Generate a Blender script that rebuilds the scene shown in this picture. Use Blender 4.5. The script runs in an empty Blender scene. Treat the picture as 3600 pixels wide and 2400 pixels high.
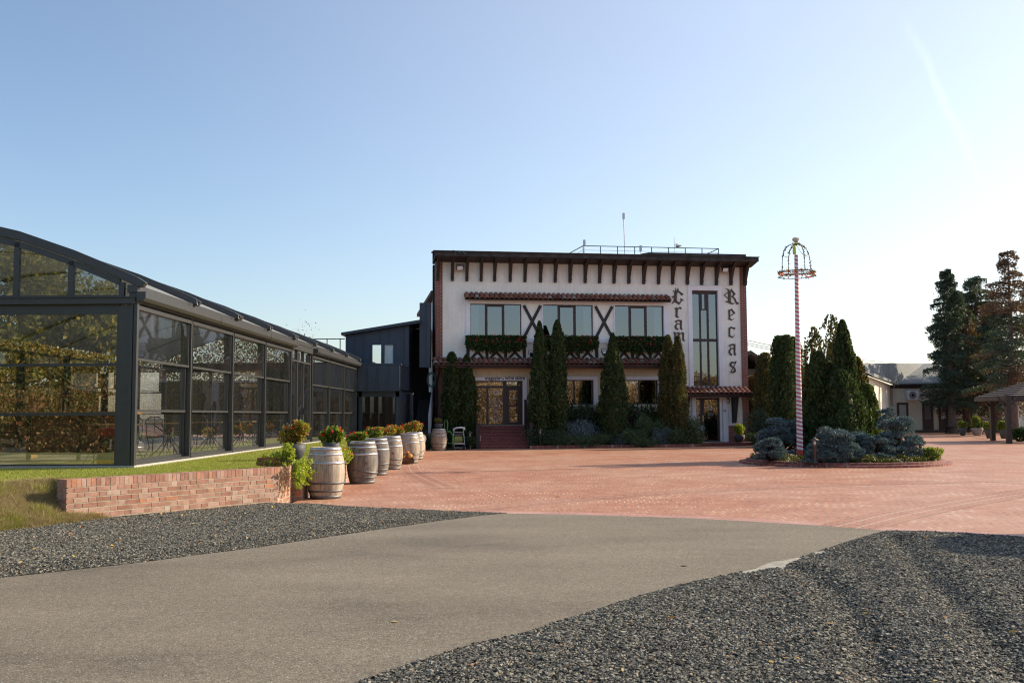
import bpy, math, random
import numpy as np
from mathutils import Vector, Matrix
rnd = random.Random(7)
R = math.radians
SC = bpy.context.scene
COL = SC.collection

# ---------------------------------------------------------------- camera
CAM_H = 1.53; PITCH = 4.21; ROLL = -0.315
cd = bpy.data.cameras.new('camera'); cam = bpy.data.objects.new('camera', cd); COL.objects.link(cam)
cd.sensor_width = 36; cd.lens = 35; cd.clip_end = 3000; cd.clip_start = 0.1
cd.dof.use_dof = True; cd.dof.focus_distance = 17; cd.dof.aperture_fstop = 7.0
CM = Matrix.Translation((0, 0, CAM_H)) @ Matrix.Rotation(R(90 + PITCH), 4, 'X') @ Matrix.Rotation(R(ROLL), 4, 'Z')
cam.matrix_world = CM
SC.camera = cam
# ---------------------------------------------------------------- sky and sun
SUN_EL = 27.0; SUN_AZ = 21.0     # azimuth measured from +X towards +Y
SUN_DIR = Vector((math.cos(R(SUN_EL)) * math.cos(R(SUN_AZ)), math.cos(R(SUN_EL)) * math.sin(R(SUN_AZ)), math.sin(R(SUN_EL))))
W = bpy.data.worlds.new('World'); SC.world = W; W.use_nodes = True
wn = W.node_tree; bg = wn.nodes['Background']
sky = wn.nodes.new('ShaderNodeTexSky'); sky.sky_type = 'NISHITA'; sky.sun_disc = False
sky.sun_elevation = R(SUN_EL); sky.sun_rotation = R(90 - SUN_AZ)
sky.air_density = 1.0; sky.dust_density = 1.3; sky.ozone_density = 2.2; sky.altitude = 120
gm = wn.nodes.new('ShaderNodeGamma'); gm.inputs[1].default_value = 1.06; wn.links.new(sky.outputs[0], gm.inputs[0]); # faint old vapour trail: a thin wandering band around a great circle
tcw = wn.nodes.new('ShaderNodeTexCoord'); nw = wn.nodes.new('ShaderNodeTexNoise'); nw.inputs['Scale'].default_value = 5; nw.inputs['Detail'].default_value = 6; wn.links.new(tcw.outputs['Generated'], nw.inputs['Vector'])
def _ray(px, py): return (CM.to_3x3() @ Vector(((px - 1800) / 3500, (1200 - py) / 3500, -1))).normalized()
def trail(a, b_, width, amt, src):
    r1, r2 = _ray(*a), _ray(*b_); n_ = r1.cross(r2).normalized(); mid = (r1 + r2).normalized(); cosr = mid.dot(r1)
    d1 = wn.nodes.new('ShaderNodeVectorMath'); d1.operation = 'DOT_PRODUCT'; d1.inputs[1].default_value = n_; wn.links.new(tcw.outputs['Generated'], d1.inputs[0])
    d2 = wn.nodes.new('ShaderNodeVectorMath'); d2.operation = 'DOT_PRODUCT'; d2.inputs[1].default_value = mid; wn.links.new(tcw.outputs['Generated'], d2.inputs[0])
    def M(op, x, y=None):
        q = wn.nodes.new('ShaderNodeMath'); q.operation = op
        for k, v in ((0, x), (1, y)):
            if v is None: continue
            if isinstance(v, (int, float)): q.inputs[k].default_value = v
            else: wn.links.new(v, q.inputs[k])
        return q.outputs[0]
    off = M('ADD', d1.outputs['Value'], M('MULTIPLY', M('SUBTRACT', nw.outputs['Fac'], .5), .085)); e_ = M('MAXIMUM', M('SUBTRACT', 1.0, M('DIVIDE', M('ABSOLUTE', off), width)), 0.0)
    f_ = M('MULTIPLY', M('MULTIPLY', e_, M('MINIMUM', M('MAXIMUM', M('MULTIPLY', M('SUBTRACT', d2.outputs['Value'], cosr), 60), 0.0), 1.0)), amt)
    mx = wn.nodes.new('ShaderNodeMix'); mx.data_type = 'RGBA'; wn.links.new(f_, mx.inputs[0]); wn.links.new(src, mx.inputs[6]); mx.inputs[7].default_value = (9.5, 9.8, 10, 1); return mx.outputs[2]
hz = wn.nodes.new('ShaderNodeMix'); hz.data_type = 'RGBA'; 
dsn = wn.nodes.new('ShaderNodeVectorMath'); dsn.operation = 'DOT_PRODUCT'; dsn.inputs[1].default_value = SUN_DIR; wn.links.new(tcw.outputs['Generated'], dsn.inputs[0])
mr = wn.nodes.new('ShaderNodeMapRange'); mr.interpolation_type = 'SMOOTHSTEP'; mr.inputs[1].default_value = .0; mr.inputs[2].default_value = .95; mr.inputs[3].default_value = .02; mr.inputs[4].default_value = .30; wn.links.new(dsn.outputs['Value'], mr.inputs[0]); wn.links.new(mr.outputs[0], hz.inputs[0])   # haze scatters light around the sun
wn.links.new(gm.outputs[0], hz.inputs[6]); hz.inputs[7].default_value = (7.0, 7.05, 7.25, 1)   # thin even veil of high haze
c_ = trail((3180, 20), (3480, 690), .0065, .34, hz.outputs[2]); c_ = trail((2640, -200), (2600, 150), .022, .22, c_)
tn = wn.nodes.new('ShaderNodeMix'); tn.data_type = 'RGBA'; tn.blend_type = 'MULTIPLY'; tn.inputs[0].default_value = 1; tn.inputs[7].default_value = (1.0, .965, .94, 1); wn.links.new(c_, tn.inputs[6]); wn.links.new(tn.outputs[2], bg.inputs[0]); bg.inputs[1].default_value = 0.097
sl = bpy.data.lights.new('sun', 'SUN'); sl.energy = 3.75; sl.angle = R(0.55); sl.color = (1.0, 0.85, 0.64)
so = bpy.data.objects.new('sun', sl); COL.objects.link(so)
so.rotation_euler = SUN_DIR.to_track_quat('Z', 'Y').to_euler()
SC.cycles.filter_width = 1.15
SC.view_settings.view_transform = 'Standard'; SC.view_settings.look = 'None'
SC.view_settings.exposure = 0.95; SC.view_settings.gamma = 1

# ---------------------------------------------------------------- pixel helpers (3600x2400 photograph -> world)
M3 = CM.to_3x3(); CP = Vector((0, 0, CAM_H))
def ray(px, py):
    return (M3 @ Vector(((px - 1800) / 3500, (1200 - py) / 3500, -1))).normalized()
def gp(px, py, z=0.0):
    d = ray(px, py); t = (z - CAM_H) / d.z; return CP + d * t
def atY(px, py, Y):
    d = ray(px, py); return CP + d * (Y / d.y)
def hor(px): return 1457.6 - 0.0055 * (px - 1800)
PHI = R(9.0); FO = Vector((-3.62, 46.75, 0))     # facade origin and rotation
FU = Vector((math.cos(PHI), math.sin(PHI), 0)); FN = Vector((math.sin(PHI), -math.cos(PHI), 0))
def fac(px, py, off=0.0):
    """photo pixel -> (u, z) on the facade plane pushed out by off metres"""
    d = ray(px, py); t = ((FO - CP).dot(FN) + off) / d.dot(FN); p = CP + d * t
    return (p - FO).dot(FU), p.z

# ---------------------------------------------------------------- mesh helpers
def link(o, parent=None):
    COL.objects.link(o)
    if parent is not None: o.parent = parent
    return o
def tag(o, label=None, cat=None, group=None, kind=None):
    if label: o['label'] = label
    if cat: o['category'] = cat
    if group: o['group'] = group
    if kind: o['kind'] = kind
    return o
def empty(name, loc=(0, 0, 0), rz=0.0, label=None, cat=None, group=None):
    o = bpy.data.objects.new(name, None); o.empty_display_size = 0.2
    o.location = loc; o.rotation_euler = (0, 0, rz); link(o); return tag(o, label, cat, group)
def kids(o): return [c for c in bpy.data.objects if c.parent == o]
def copy_tree(o, parent=None):
    c = o.copy(); COL.objects.link(c); c.parent = parent
    for ch in kids(o): copy_tree(ch, c)
    return c
class MB:
    def __init__(s): s.v = []; s.f = []; s.m = []; s.sm = []
    def add(s, vs, fs, mi=0, smooth=False):
        n = len(s.v); s.v += [tuple(p) for p in vs]
        s.f += [tuple(i + n for i in f) for f in fs]; s.m += [mi] * len(fs); s.sm += [smooth] * len(fs)
    def box(s, x0, x1, y0, y1, z0, z1, mi=0):
        x0, x1 = min(x0, x1), max(x0, x1); y0, y1 = min(y0, y1), max(y0, y1); z0, z1 = min(z0, z1), max(z0, z1)
        s.add([(x0, y0, z0), (x1, y0, z0), (x1, y1, z0), (x0, y1, z0), (x0, y0, z1), (x1, y0, z1), (x1, y1, z1), (x0, y1, z1)],
              [(0, 3, 2, 1), (4, 5, 6, 7), (0, 1, 5, 4), (1, 2, 6, 5), (2, 3, 7, 6), (3, 0, 4, 7)], mi)
    def bar(s, p, q, w, h, mi=0, up=(0, 0, 1)):
        p = Vector(p); q = Vector(q); d = (q - p).normalized(); up = Vector(up)
        a = d.cross(up)
        if a.length < 1e-4: a = d.cross(Vector((0, 1, 0)))
        a.normalize(); b = a.cross(d).normalized(); a = a * w / 2; b = b * h / 2
        s.add([p - a - b, p + a - b, p + a + b, p - a + b, q - a - b, q + a - b, q + a + b, q - a + b],
              [(0, 3, 2, 1), (4, 5, 6, 7), (0, 1, 5, 4), (1, 2, 6, 5), (2, 3, 7, 6), (3, 0, 4, 7)], mi)
    def tube(s, pts, r, n=8, mi=0, caps=True):
        pts = [Vector(p) for p in pts]; rs = r if isinstance(r, (list, tuple)) else [r] * len(pts)
        vs = []; prev = None
        for i, p in enumerate(pts):
            d = (pts[min(i + 1, len(pts) - 1)] - pts[max(i - 1, 0)]).normalized()
            a = prev if prev is not None else (Vector((0, 0, 1)) if abs(d.z) < .9 else Vector((1, 0, 0)))
            a = (a - d * a.dot(d)); a.normalize(); prev = a; b = d.cross(a)
            for k in range(n):
                t = 2 * math.pi * k / n; vs.append(p + (a * math.cos(t) + b * math.sin(t)) * rs[i])
        fs = [(i * n + k, i * n + (k + 1) % n, (i + 1) * n + (k + 1) % n, (i + 1) * n + k) for i in range(len(pts) - 1) for k in range(n)]
        s.add(vs, fs, mi, True)
        if caps:
            s.add(vs[:n][::-1], [tuple(range(n))], mi); s.add(vs[-n:], [tuple(range(n))], mi)
    def lathe(s, prof, c=(0, 0, 0), n=28, mi=0, smooth=True):
        vs = [(c[0] + r * math.cos(2 * math.pi * k / n), c[1] + r * math.sin(2 * math.pi * k / n), c[2] + z) for r, z in prof for k in range(n)]
        fs = [(i * n + k, i * n + (k + 1) % n, (i + 1) * n + (k + 1) % n, (i + 1) * n + k) for i in range(len(prof) - 1) for k in range(n)]
        s.add(vs, fs, mi, smooth)
    def prism(s, poly, fn, t0, t1, mi=0):
        """poly of (a,b); fn(a,b,t)->point"""
        n = len(poly); A = [fn(a, b, t0) for a, b in poly]; B = [fn(a, b, t1) for a, b in poly]
        s.add(A + B, [tuple(range(n))[::-1], tuple(range(n, 2 * n))] + [(i, (i + 1) % n, n + (i + 1) % n, n + i) for i in range(n)], mi)
    def build(s, name, mats, parent=None, bevel=0):
        me = bpy.data.meshes.new(name); me.from_pydata(s.v, [], s.f)
        for m in (mats if isinstance(mats, (list, tuple)) else [mats]): me.materials.append(m)
        me.polygons.foreach_set('material_index', s.m); me.polygons.foreach_set('use_smooth', s.sm)
        me.validate(); me.update()
        o = bpy.data.objects.new(name, me); link(o, parent)
        if bevel:
            b = o.modifiers.new('bevel', 'BEVEL'); b.width = bevel; b.segments = 2; b.limit_method = 'ANGLE'; b.angle_limit = R(40)
        return o
def np_obj(name, V, F, mat, parent=None, smooth=False):
    """V (n,3) float, F (m,k) int, all faces k corners"""
    me = bpy.data.meshes.new(name); V = np.asarray(V, dtype=np.float32); F = np.asarray(F, dtype=np.int32)
    me.vertices.add(len(V)); me.vertices.foreach_set('co', V.ravel())
    k = F.shape[1]; me.loops.add(F.size); me.loops.foreach_set('vertex_index', F.ravel())
    me.polygons.add(len(F)); me.polygons.foreach_set('loop_start', np.arange(0, F.size, k, dtype=np.int32))
    try: me.polygons.foreach_set('loop_total', np.full(len(F), k, dtype=np.int32))
    except Exception: pass
    me.polygons.foreach_set('use_smooth', np.full(len(F), smooth, dtype=bool))
    me.update(calc_edges=True); me.validate(); me.materials.append(mat)
    return link(bpy.data.objects.new(name, me), parent)
RG = np.random.default_rng(11)
def vnoise(x, y, seed=0):
    x = np.asarray(x, float); y = np.asarray(y, float); xi = np.floor(x).astype(int); yi = np.floor(y).astype(int); fx = x - xi; fy = y - yi
    def h(a, b):
        n = (a * 374761393 + b * 668265263 + seed * 974711) & 0x7fffffff; n = ((n ^ (n >> 13)) * 1274126177) & 0x7fffffff
        return ((n ^ (n >> 16)) & 0xffff) / 65535.0
    fx = fx * fx * (3 - 2 * fx); fy = fy * fy * (3 - 2 * fy)
    return (h(xi, yi) * (1 - fx) + h(xi + 1, yi) * fx) * (1 - fy) + (h(xi, yi + 1) * (1 - fx) + h(xi + 1, yi + 1) * fx) * fy
def inpoly(x, y, poly):
    c = np.zeros(len(x), bool); n = len(poly)
    for i in range(n):
        x0, y0 = poly[i][:2]; x1, y1 = poly[(i + 1) % n][:2]
        if y0 == y1: continue
        k = ((y0 > y) != (y1 > y)) & (x < (x1 - x0) * (y - y0) / (y1 - y0) + x0); c ^= k
    return c
def unit(v): return v / np.maximum(np.linalg.norm(v, axis=-1, keepdims=True), 1e-9)
def cards(C, D, L, Wd, flat=None):
    """diamond leaf cards: centres C, directions D, length L, width Wd; flat: preferred normal"""
    n = len(C); D = unit(D); r = unit(RG.normal(size=(n, 3)) + (0 if flat is None else flat * 1.6))
    S = unit(np.cross(D, r)); L = np.broadcast_to(L, n)[:, None]; Wd = np.broadcast_to(Wd, n)[:, None]
    V = np.stack([C - D * L / 2, C + S * Wd / 2, C + D * L / 2, C - S * Wd / 2], 1).reshape(-1, 3)
    return V, np.arange(4 * n).reshape(n, 4)

# ---------------------------------------------------------------- materials
def nm(name):
    m = bpy.data.materials.new(name); m.use_nodes = True; return m, m.node_tree.nodes, m.node_tree.links, m.node_tree.nodes['Principled BSDF']
def ramp(N, Lk, src, stops, interp='LINEAR'):
    r = N.new('ShaderNodeValToRGB'); e = r.color_ramp.elements; r.color_ramp.interpolation = interp
    e[0].position = stops[0][0]; e[0].color = (*stops[0][1], 1); e[1].position = stops[-1][0]; e[1].color = (*stops[-1][1], 1)
    for p, c in stops[1:-1]:
        q = e.new(p); q.color = (*c, 1)
    Lk.new(src, r.inputs[0]); return r.outputs[0]
def noise(N, Lk, scale, detail=4, rough=.55, vec=None, scl=None):
    t = N.new('ShaderNodeTexNoise'); t.inputs['Scale'].default_value = scale; t.inputs['Detail'].default_value = detail; t.inputs['Roughness'].default_value = rough
    if vec is None:
        c = N.new('ShaderNodeTexCoord'); vec = c.outputs['Object']
    if scl:
        mp = N.new('ShaderNodeMapping'); mp.inputs['Scale'].default_value = scl; Lk.new(vec, mp.inputs[0]); vec = mp.outputs[0]
    Lk.new(vec, t.inputs['Vector']); return t.outputs['Fac']
def mixc(N, Lk, f, a, b, mode='MIX'):
    m = N.new('ShaderNodeMix'); m.data_type = 'RGBA'; m.blend_type = mode
    for k, v in ((0, f), (6, a), (7, b)):
        if isinstance(v, (int, float)): m.inputs[k].default_value = v
        elif isinstance(v, tuple): m.inputs[k].default_value = (*v, 1)
        else: Lk.new(v, m.inputs[k])
    return m.outputs[2]
def math_(N, Lk, op, a, b=None, clamp=False):
    m = N.new('ShaderNodeMath'); m.operation = op; m.use_clamp = clamp
    for k, v in ((0, a), (1, b)):
        if v is None: continue
        if isinstance(v, (int, float)): m.inputs[k].default_value = v
        else: Lk.new(v, m.inputs[k])
    return m.outputs[0]
def bump(N, Lk, P, h, strength=.3, dist=.01):
    b = N.new('ShaderNodeBump'); b.inputs['Strength'].default_value = strength; b.inputs['Distance'].default_value = dist
    Lk.new(h, b.inputs['Height']); Lk.new(b.outputs[0], P.inputs['Normal'])
def plain(name, c, rough=.6, metal=0.0, vary=.12, scale=6, bmp=0, spec=None):
    m, N, Lk, P = nm(name); n = noise(N, Lk, scale)
    c1 = tuple(x * (1 - vary) for x in c); c2 = tuple(min(1, x * (1 + vary)) for x in c)
    Lk.new(ramp(N, Lk, n, [(.3, c1), (.7, c2)]), P.inputs['Base Color'])
    P.inputs['Roughness'].default_value = rough; P.inputs['Metallic'].default_value = metal
    if spec is not None: P.inputs['Specular IOR Level'].default_value = spec
    if bmp: bump(N, Lk, P, noise(N, Lk, scale * 8), bmp, .004)
    return m
def islands(name, stops, rough=.7, trans=0.0, spec=.3, big=None, tr_tint=(1, 1, 1)):
    """colour by Random Per Island (leaves, stones, bricks); trans = translucent share"""
    m, N, Lk, P = nm(name); g = N.new('ShaderNodeNewGeometry')
    c = ramp(N, Lk, g.outputs['Random Per Island'], stops)
    if big:
        n = noise(N, Lk, big[0], 3); c = mixc(N, Lk, ramp(N, Lk, n, [(.42, (0, 0, 0)), (.6, (1, 1, 1))]), c, big[1], 'MULTIPLY')
    Lk.new(c, P.inputs['Base Color']); P.inputs['Roughness'].default_value = rough; P.inputs['Specular IOR Level'].default_value = spec
    if trans:
        t = N.new('ShaderNodeBsdfTranslucent'); Lk.new(mixc(N, Lk, 1.0, c, tr_tint, 'MULTIPLY'), t.inputs[0])
        x = N.new('ShaderNodeMixShader'); x.inputs[0].default_value = trans
        Lk.new(P.outputs[0], x.inputs[1]); Lk.new(t.outputs[0], x.inputs[2]); Lk.new(x.outputs[0], N['Material Output'].inputs[0])
    return m
def glass(name, refl=.12, tint=(.85, .9, .9), rough=0.0, wav=0.0, dust=0.0):
    m, N, Lk, P = nm(name); N.remove(P)
    t = N.new('ShaderNodeBsdfTransparent'); t.inputs[0].default_value = (*tint, 1)
    g = N.new('ShaderNodeBsdfGlossy'); g.inputs['Roughness'].default_value = rough; g.inputs[0].default_value = (.95, .97, 1, 1)
    f = N.new('ShaderNodeFresnel'); f.inputs[0].default_value = 1.5
    gb = N.new('ShaderNodeNewGeometry'); a = math_(N, Lk, 'MULTIPLY', math_(N, Lk, 'ADD', math_(N, Lk, 'MULTIPLY', f.outputs[0], 1.3), refl, True), math_(N, Lk, 'SUBTRACT', 1.0, gb.outputs['Backfacing']))
    x = N.new('ShaderNodeMixShader'); Lk.new(a, x.inputs[0]); Lk.new(t.outputs[0], x.inputs[1]); Lk.new(g.outputs[0], x.inputs[2])
    if wav:
        b = N.new('ShaderNodeBump'); b.inputs['Strength'].default_value = wav; b.inputs['Distance'].default_value = .02
        Lk.new(noise(N, Lk, 1.3, 2), b.inputs['Height']); Lk.new(b.outputs[0], g.inputs['Normal']); Lk.new(b.outputs[0], f.inputs['Normal'])
    out = x.outputs[0]
    if dust:      # thin film of dust and rain marks on the outside
        d = N.new('ShaderNodeBsdfDiffuse'); d.inputs[0].default_value = (.55, .56, .55, 1); y = N.new('ShaderNodeMixShader')
        Lk.new(math_(N, Lk, 'MULTIPLY', ramp(N, Lk, noise(N, Lk, 2.5, 5, .7, scl=(1, 1, .25)), [(.3, (.4, .4, .4)), (.7, (1.3, 1.3, 1.3))]), dust), y.inputs[0]); Lk.new(out, y.inputs[1]); Lk.new(d.outputs[0], y.inputs[2]); out = y.outputs[0]
    Lk.new(out, N['Material Output'].inputs[0]); return m
def brickwork(name, c1, c2, mortar, bw=.22, bh=.072, ms=.01, vec='Object', rot=None, stain=None):
    m, N, Lk, P = nm(name); tc = N.new('ShaderNodeTexCoord'); mp = N.new('ShaderNodeMapping')
    if rot: mp.inputs['Rotation'].default_value = rot
    Lk.new(tc.outputs[vec], mp.inputs[0]); b = N.new('ShaderNodeTexBrick')
    b.inputs['Scale'].default_value = 1; b.inputs['Brick Width'].default_value = bw; b.inputs['Row Height'].default_value = bh; b.inputs['Mortar Size'].default_value = ms
    b.inputs['Mortar Smooth'].default_value = .2; b.inputs['Bias'].default_value = 0
    b.inputs['Color1'].default_value = (*c1, 1); b.inputs['Color2'].default_value = (*c2, 1); b.inputs['Mortar'].default_value = (*mortar, 1)
    Lk.new(mp.outputs[0], b.inputs['Vector'])
    n = noise(N, Lk, 3); c = mixc(N, Lk, .5, b.outputs[0], ramp(N, Lk, n, [(.3, (.75, .75, .75)), (.7, (1.1, 1.1, 1.1))]), 'MULTIPLY')
    Lk.new(c, P.inputs['Base Color']); P.inputs['Roughness'].default_value = .85
    bump(N, Lk, P, math_(N, Lk, 'SUBTRACT', 1.0, b.outputs['Fac']), .5, .006)
    return m
HX = R(90)
MT = {}
MT['frame'] = plain('anthracite_aluminium', (.072, .073, .073), .40, .50, .06)
MT['navy'] = plain('navy_cladding', (.035, .05, .075), .45, .2, .1, 2)
MT['pane'] = glass('pavilion_glass', .09, (.93, .95, .95), 0, .03, dust=.010)
MT['pane_front'] = glass('pavilion_front_glass', .25, (.86, .87, .83), 0, .06, dust=.004)
MT['pane_dark'] = glass('shop_glass', .50, (.35, .36, .36), 0, .02)
MT['pane_sky'] = glass('upper_glass', .20, (.62, .68, .72), 0, .03)
MT['dark_wood'] = plain('dark_brown_wood', (.030, .017, .013), .6, 0, .35, 9, .3)
MT['brown_frame'] = plain('brown_window_frame', (.040, .022, .024), .45, 0, .15)
MT['black_timber'] = plain('black_timber', (.022, .020, .022), .6, 0, .3, 7)
MT['black'] = plain('black_metal', (.012, .012, .014), .45)
MT['rubber'] = plain('black_rubber', (.015, .015, .015), .8)
MT['steel'] = plain('galvanised_steel', (.42, .43, .45), .38, .85, .18, 12)
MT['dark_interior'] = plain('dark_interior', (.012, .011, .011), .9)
MT['white'] = plain('white_paint', (.72, .72, .76), .6, 0, .05)
MT['curtain'] = plain('white_curtain', (.55, .62, .62), .9)
# ================================================================ SETTING: ground surfaces
def sheet(name, pts, z, mat, kind='structure'):
    b = MB(); b.add([(p[0], p[1], z) for p in pts], [tuple(range(len(pts)))])
    o = b.build(name, mat); me = o.data
    if sum((me.vertices[f.vertices[0]].co.z) for f in me.polygons) is not None and me.polygons[0].normal.z < 0:
        me.flip_normals()
    return tag(o, kind=kind)
def P2(l, z=0.0): return [tuple(gp(x * 1.5306, y * 1.5306, z)[:2]) for x, y in l]

# asphalt
def m_asphalt():
    m, N, Lk, P = nm('worn_asphalt')
    f = noise(N, Lk, 75, 3, .8); g = noise(N, Lk, 28, 3, .7); big = noise(N, Lk, .55, 5, .6, scl=(.6, 1.3, 1)); sp = noise(N, Lk, 95, 0)
    c = ramp(N, Lk, big, [(.32, (.135, .117, .089)), (.47, (.180, .156, .119)), (.56, (.195, .170, .130)), (.70, (.222, .194, .150))])
    c = mixc(N, Lk, .85, c, ramp(N, Lk, f, [(.36, (.35, .36, .38)), (.48, (.95, .95, .95)), (.60, (1.45, 1.42, 1.38))]), 'MULTIPLY')
    c = mixc(N, Lk, .55, c, ramp(N, Lk, g, [(.35, (.55, .55, .55)), (.6, (1.15, 1.15, 1.15))]), 'MULTIPLY')
    c = mixc(N, Lk, ramp(N, Lk, sp, [(.74, (0, 0, 0)), (.78, (1, 1, 1))]), c, (.42, .40, .36))
    Lk.new(c, P.inputs['Base Color']); P.inputs['Roughness'].default_value = .85; P.inputs['Specular IOR Level'].default_value = .25
    bump(N, Lk, P, f, .6, .006); return m
def m_plaza(name, rot, c1, c2, light, bw=.235, bh=.115, uv=False, ms=.008, lightj=False):
    m, N, Lk, P = nm(name); tc = N.new('ShaderNodeTexCoord'); mp = N.new('ShaderNodeMapping'); mp.inputs['Rotation'].default_value = (0, 0, rot)
    src = tc.outputs['UV' if uv else 'Object']
    # gentle warp: hand-laid rows wander
    wn_ = N.new('ShaderNodeTexNoise'); wn_.inputs['Scale'].default_value = .35; Lk.new(tc.outputs['Object'], wn_.inputs['Vector'])
    va = N.new('ShaderNodeVectorMath'); va.operation = 'MULTIPLY_ADD'; Lk.new(wn_.outputs['Color'], va.inputs[0]); va.inputs[1].default_value = (.35, .35, 0) if not uv else (.02, .02, 0); Lk.new(src, va.inputs[2])
    Lk.new(va.outputs[0], mp.inputs[0]); b = N.new('ShaderNodeTexBrick')
    b.inputs['Scale'].default_value = 1; b.inputs['Brick Width'].default_value = bw; b.inputs['Row Height'].default_value = bh; b.inputs['Mortar Size'].default_value = ms; b.inputs['Mortar Smooth'].default_value = .1
    b.inputs['Color1'].default_value = (*c1, 1); b.inputs['Color2'].default_value = (*c2, 1); b.inputs['Mortar'].default_value = (0, 0, 0, 1)
    Lk.new(mp.outputs[0], b.inputs['Vector'])
    patch = noise(N, Lk, .22, 4, .6); fine = noise(N, Lk, 14, 4, .7); jn = noise(N, Lk, 1.1, 3, .7)
    c = mixc(N, Lk, ramp(N, Lk, patch, [(.42, (0, 0, 0)), (.62, (.6, .6, .6))]), b.outputs[0], light)
    c = mixc(N, Lk, .8, c, ramp(N, Lk, fine, [(.3, (.72, .72, .72)), (.7, (1.2, 1.2, 1.2))]), 'MULTIPLY')
    joint = ramp(N, Lk, jn, [(.38, (.15, .075, .05)), (.50, (.36, .21, .15)), (.64, (.64, .53, .43))])
    if lightj:     # two lengthwise seams filled with pale sand
        sv = N.new('ShaderNodeSeparateXYZ'); Lk.new(va.outputs[0], sv.inputs[0]); fr_ = math_(N, Lk, 'FRACT', math_(N, Lk, 'DIVIDE', sv.outputs[1], .27)); ln = math_(N, Lk, 'LESS_THAN', fr_, .085); c = mixc(N, Lk, math_(N, Lk, 'MULTIPLY', ln, .7), c, (.60, .50, .41)); c = mixc(N, Lk, math_(N, Lk, 'MULTIPLY', b.outputs['Fac'], .12), c, (.30, .18, .13))
    else: c = mixc(N, Lk, b.outputs['Fac'], c, joint)
    Lk.new(c, P.inputs['Base Color']); P.inputs['Roughness'].default_value = .62; P.inputs['Specular IOR Level'].default_value = .45
    h = math_(N, Lk, 'ADD', math_(N, Lk, 'MULTIPLY', b.outputs['Fac'], -1.0), math_(N, Lk, 'MULTIPLY', fine, .5))
    bump(N, Lk, P, h, .45, .008); return m
m_soil = plain('dry_soil', (.16, .13, .09), .95, 0, .25, 1.5, .4)
sheet('ground', [(-900, -900), (900, -900), (900, 900), (-900, 900)], -.06, m_soil)

edge_top = P2([(-120, 1347), (0, 1330), (300, 1297), (600, 1258), (800, 1228), (1000, 1199), (1120, 1184), (1165, 1181)])
edge_pl = P2([(1165, 1181), (1300, 1183), (1600, 1192), (1900, 1210), (2040, 1221)])
edge_right = P2([(2040, 1221), (1985, 1236), (1900, 1263), (1830, 1287), (1690, 1320), (1568, 1345), (1450, 1379), (1317, 1422), (1211, 1457), (1084, 1486), (984, 1518), (901, 1545), (827, 1571), (600, 1645)])
pl_left = P2([(655, 1159.5), (780, 1164), (900, 1170), (1030, 1176), (1165, 1181)])
pl_right = P2([(2040, 1221), (2180, 1227), (2352, 1238), (2600, 1256), (3000, 1275)])
def jitter(poly, amp=.012, step=.12, seed=3):
    out = []; r = random.Random(seed)
    for a, b in zip(poly, poly[1:]):
        L = math.dist(a, b); n = max(1, int(L / step))
        for k in range(n):
            t = k / n; j = min(amp, L * .1)
            out.append((a[0] + (b[0] - a[0]) * t + r.uniform(-j, j), a[1] + (b[1] - a[1]) * t + r.uniform(-j, j)))
    out.append(poly[-1]); return out
plaza_near = pl_left + edge_pl[1:] + pl_right[1:]
plaza_poly = plaza_near + [(60, 14), (120, 160), (-30, 160), (-30, 46.0), (-3.9, 45.6), (-3.9, 17.5)]
MPL = m_plaza('red_clinker_paving', R(3), (.43, .185, .098), (.355, .142, .077), (.47, .275, .180), .15, .30, ms=.010)
sheet('plaza', plaza_poly, 0.0, MPL)
# pale border course along the near edge and bands of header bricks crossing the court
def strip(name, line, w, z, mat, side=1):
    line = [Vector((p[0], p[1], 0)) for p in line]; vs = []; fs = []; uv = []; s = 0
    for i, p in enumerate(line):
        d = (line[min(i + 1, len(line) - 1)] - line[max(i - 1, 0)]).normalized(); n = Vector((-d.y, d.x, 0)) * side
        if i: s += (p - line[i - 1]).length
        q = p + n * w; vs += [(p.x, p.y, z), (q.x, q.y, z)]; uv += [(s, 0), (s, w)]
    for i in range(len(line) - 1): fs.append((2 * i, 2 * i + 2, 2 * i + 3, 2 * i + 1))
    b = MB(); b.add(vs, fs); o = b.build(name, mat)
    if o.data.polygons[0].normal.z < 0: o.data.flip_normals()
    l = o.data.uv_layers.new(name='UVMap')
    for lp in o.data.loops: l.data[lp.index].uv = uv[lp.vertex_index]
    return tag(o, kind='structure')
MB_BORDER = m_plaza('pale_border_paving', 0, (.47, .24, .185), (.41, .20, .15), (.52, .31, .25), .235, .115, True)
strip('plaza_border', [plaza_near[3]] + plaza_near[4:], .52, .0018, MB_BORDER, 1)
MBAND = m_plaza('header_course_paving', R(90), (.43, .180, .096), (.37, .145, .078), (.47, .265, .175), .26, .13, True, .012, lightj=True)
def band(name, l, w=.5): strip(name, P2(l), w, .004, MBAND)
def curve_pts(l, n=8):
    out = []
    l = [Vector((x, y, 0)) for x, y in l]
    for i in range(len(l) - 1):
        p0 = l[max(i - 1, 0)]; p1 = l[i]; p2 = l[i + 1]; p3 = l[min(i + 2, len(l) - 1)]
        for k in range(n):
            t = k / n; out.append(tuple((.5 * ((2 * p1) + (-p0 + p2) * t + (2 * p0 - 5 * p1 + 4 * p2 - p3) * t * t + (-p0 + 3 * p1 - 3 * p2 + p3) * t ** 3))[:2]))
    out.append(tuple(l[-1][:2])); return out
def gband(name, pts, w=.5, z=.0036): strip(name, curve_pts(pts), w, z, MBAND)
Z3 = lambda x, y: tuple(gp(900 + x * .34014, 1350 + y * .34014)[:2])
gband('paving_band', [(-3.45, 30.6), (-2.9, 26.5), (-1.7, 21.1)], .57)
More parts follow.
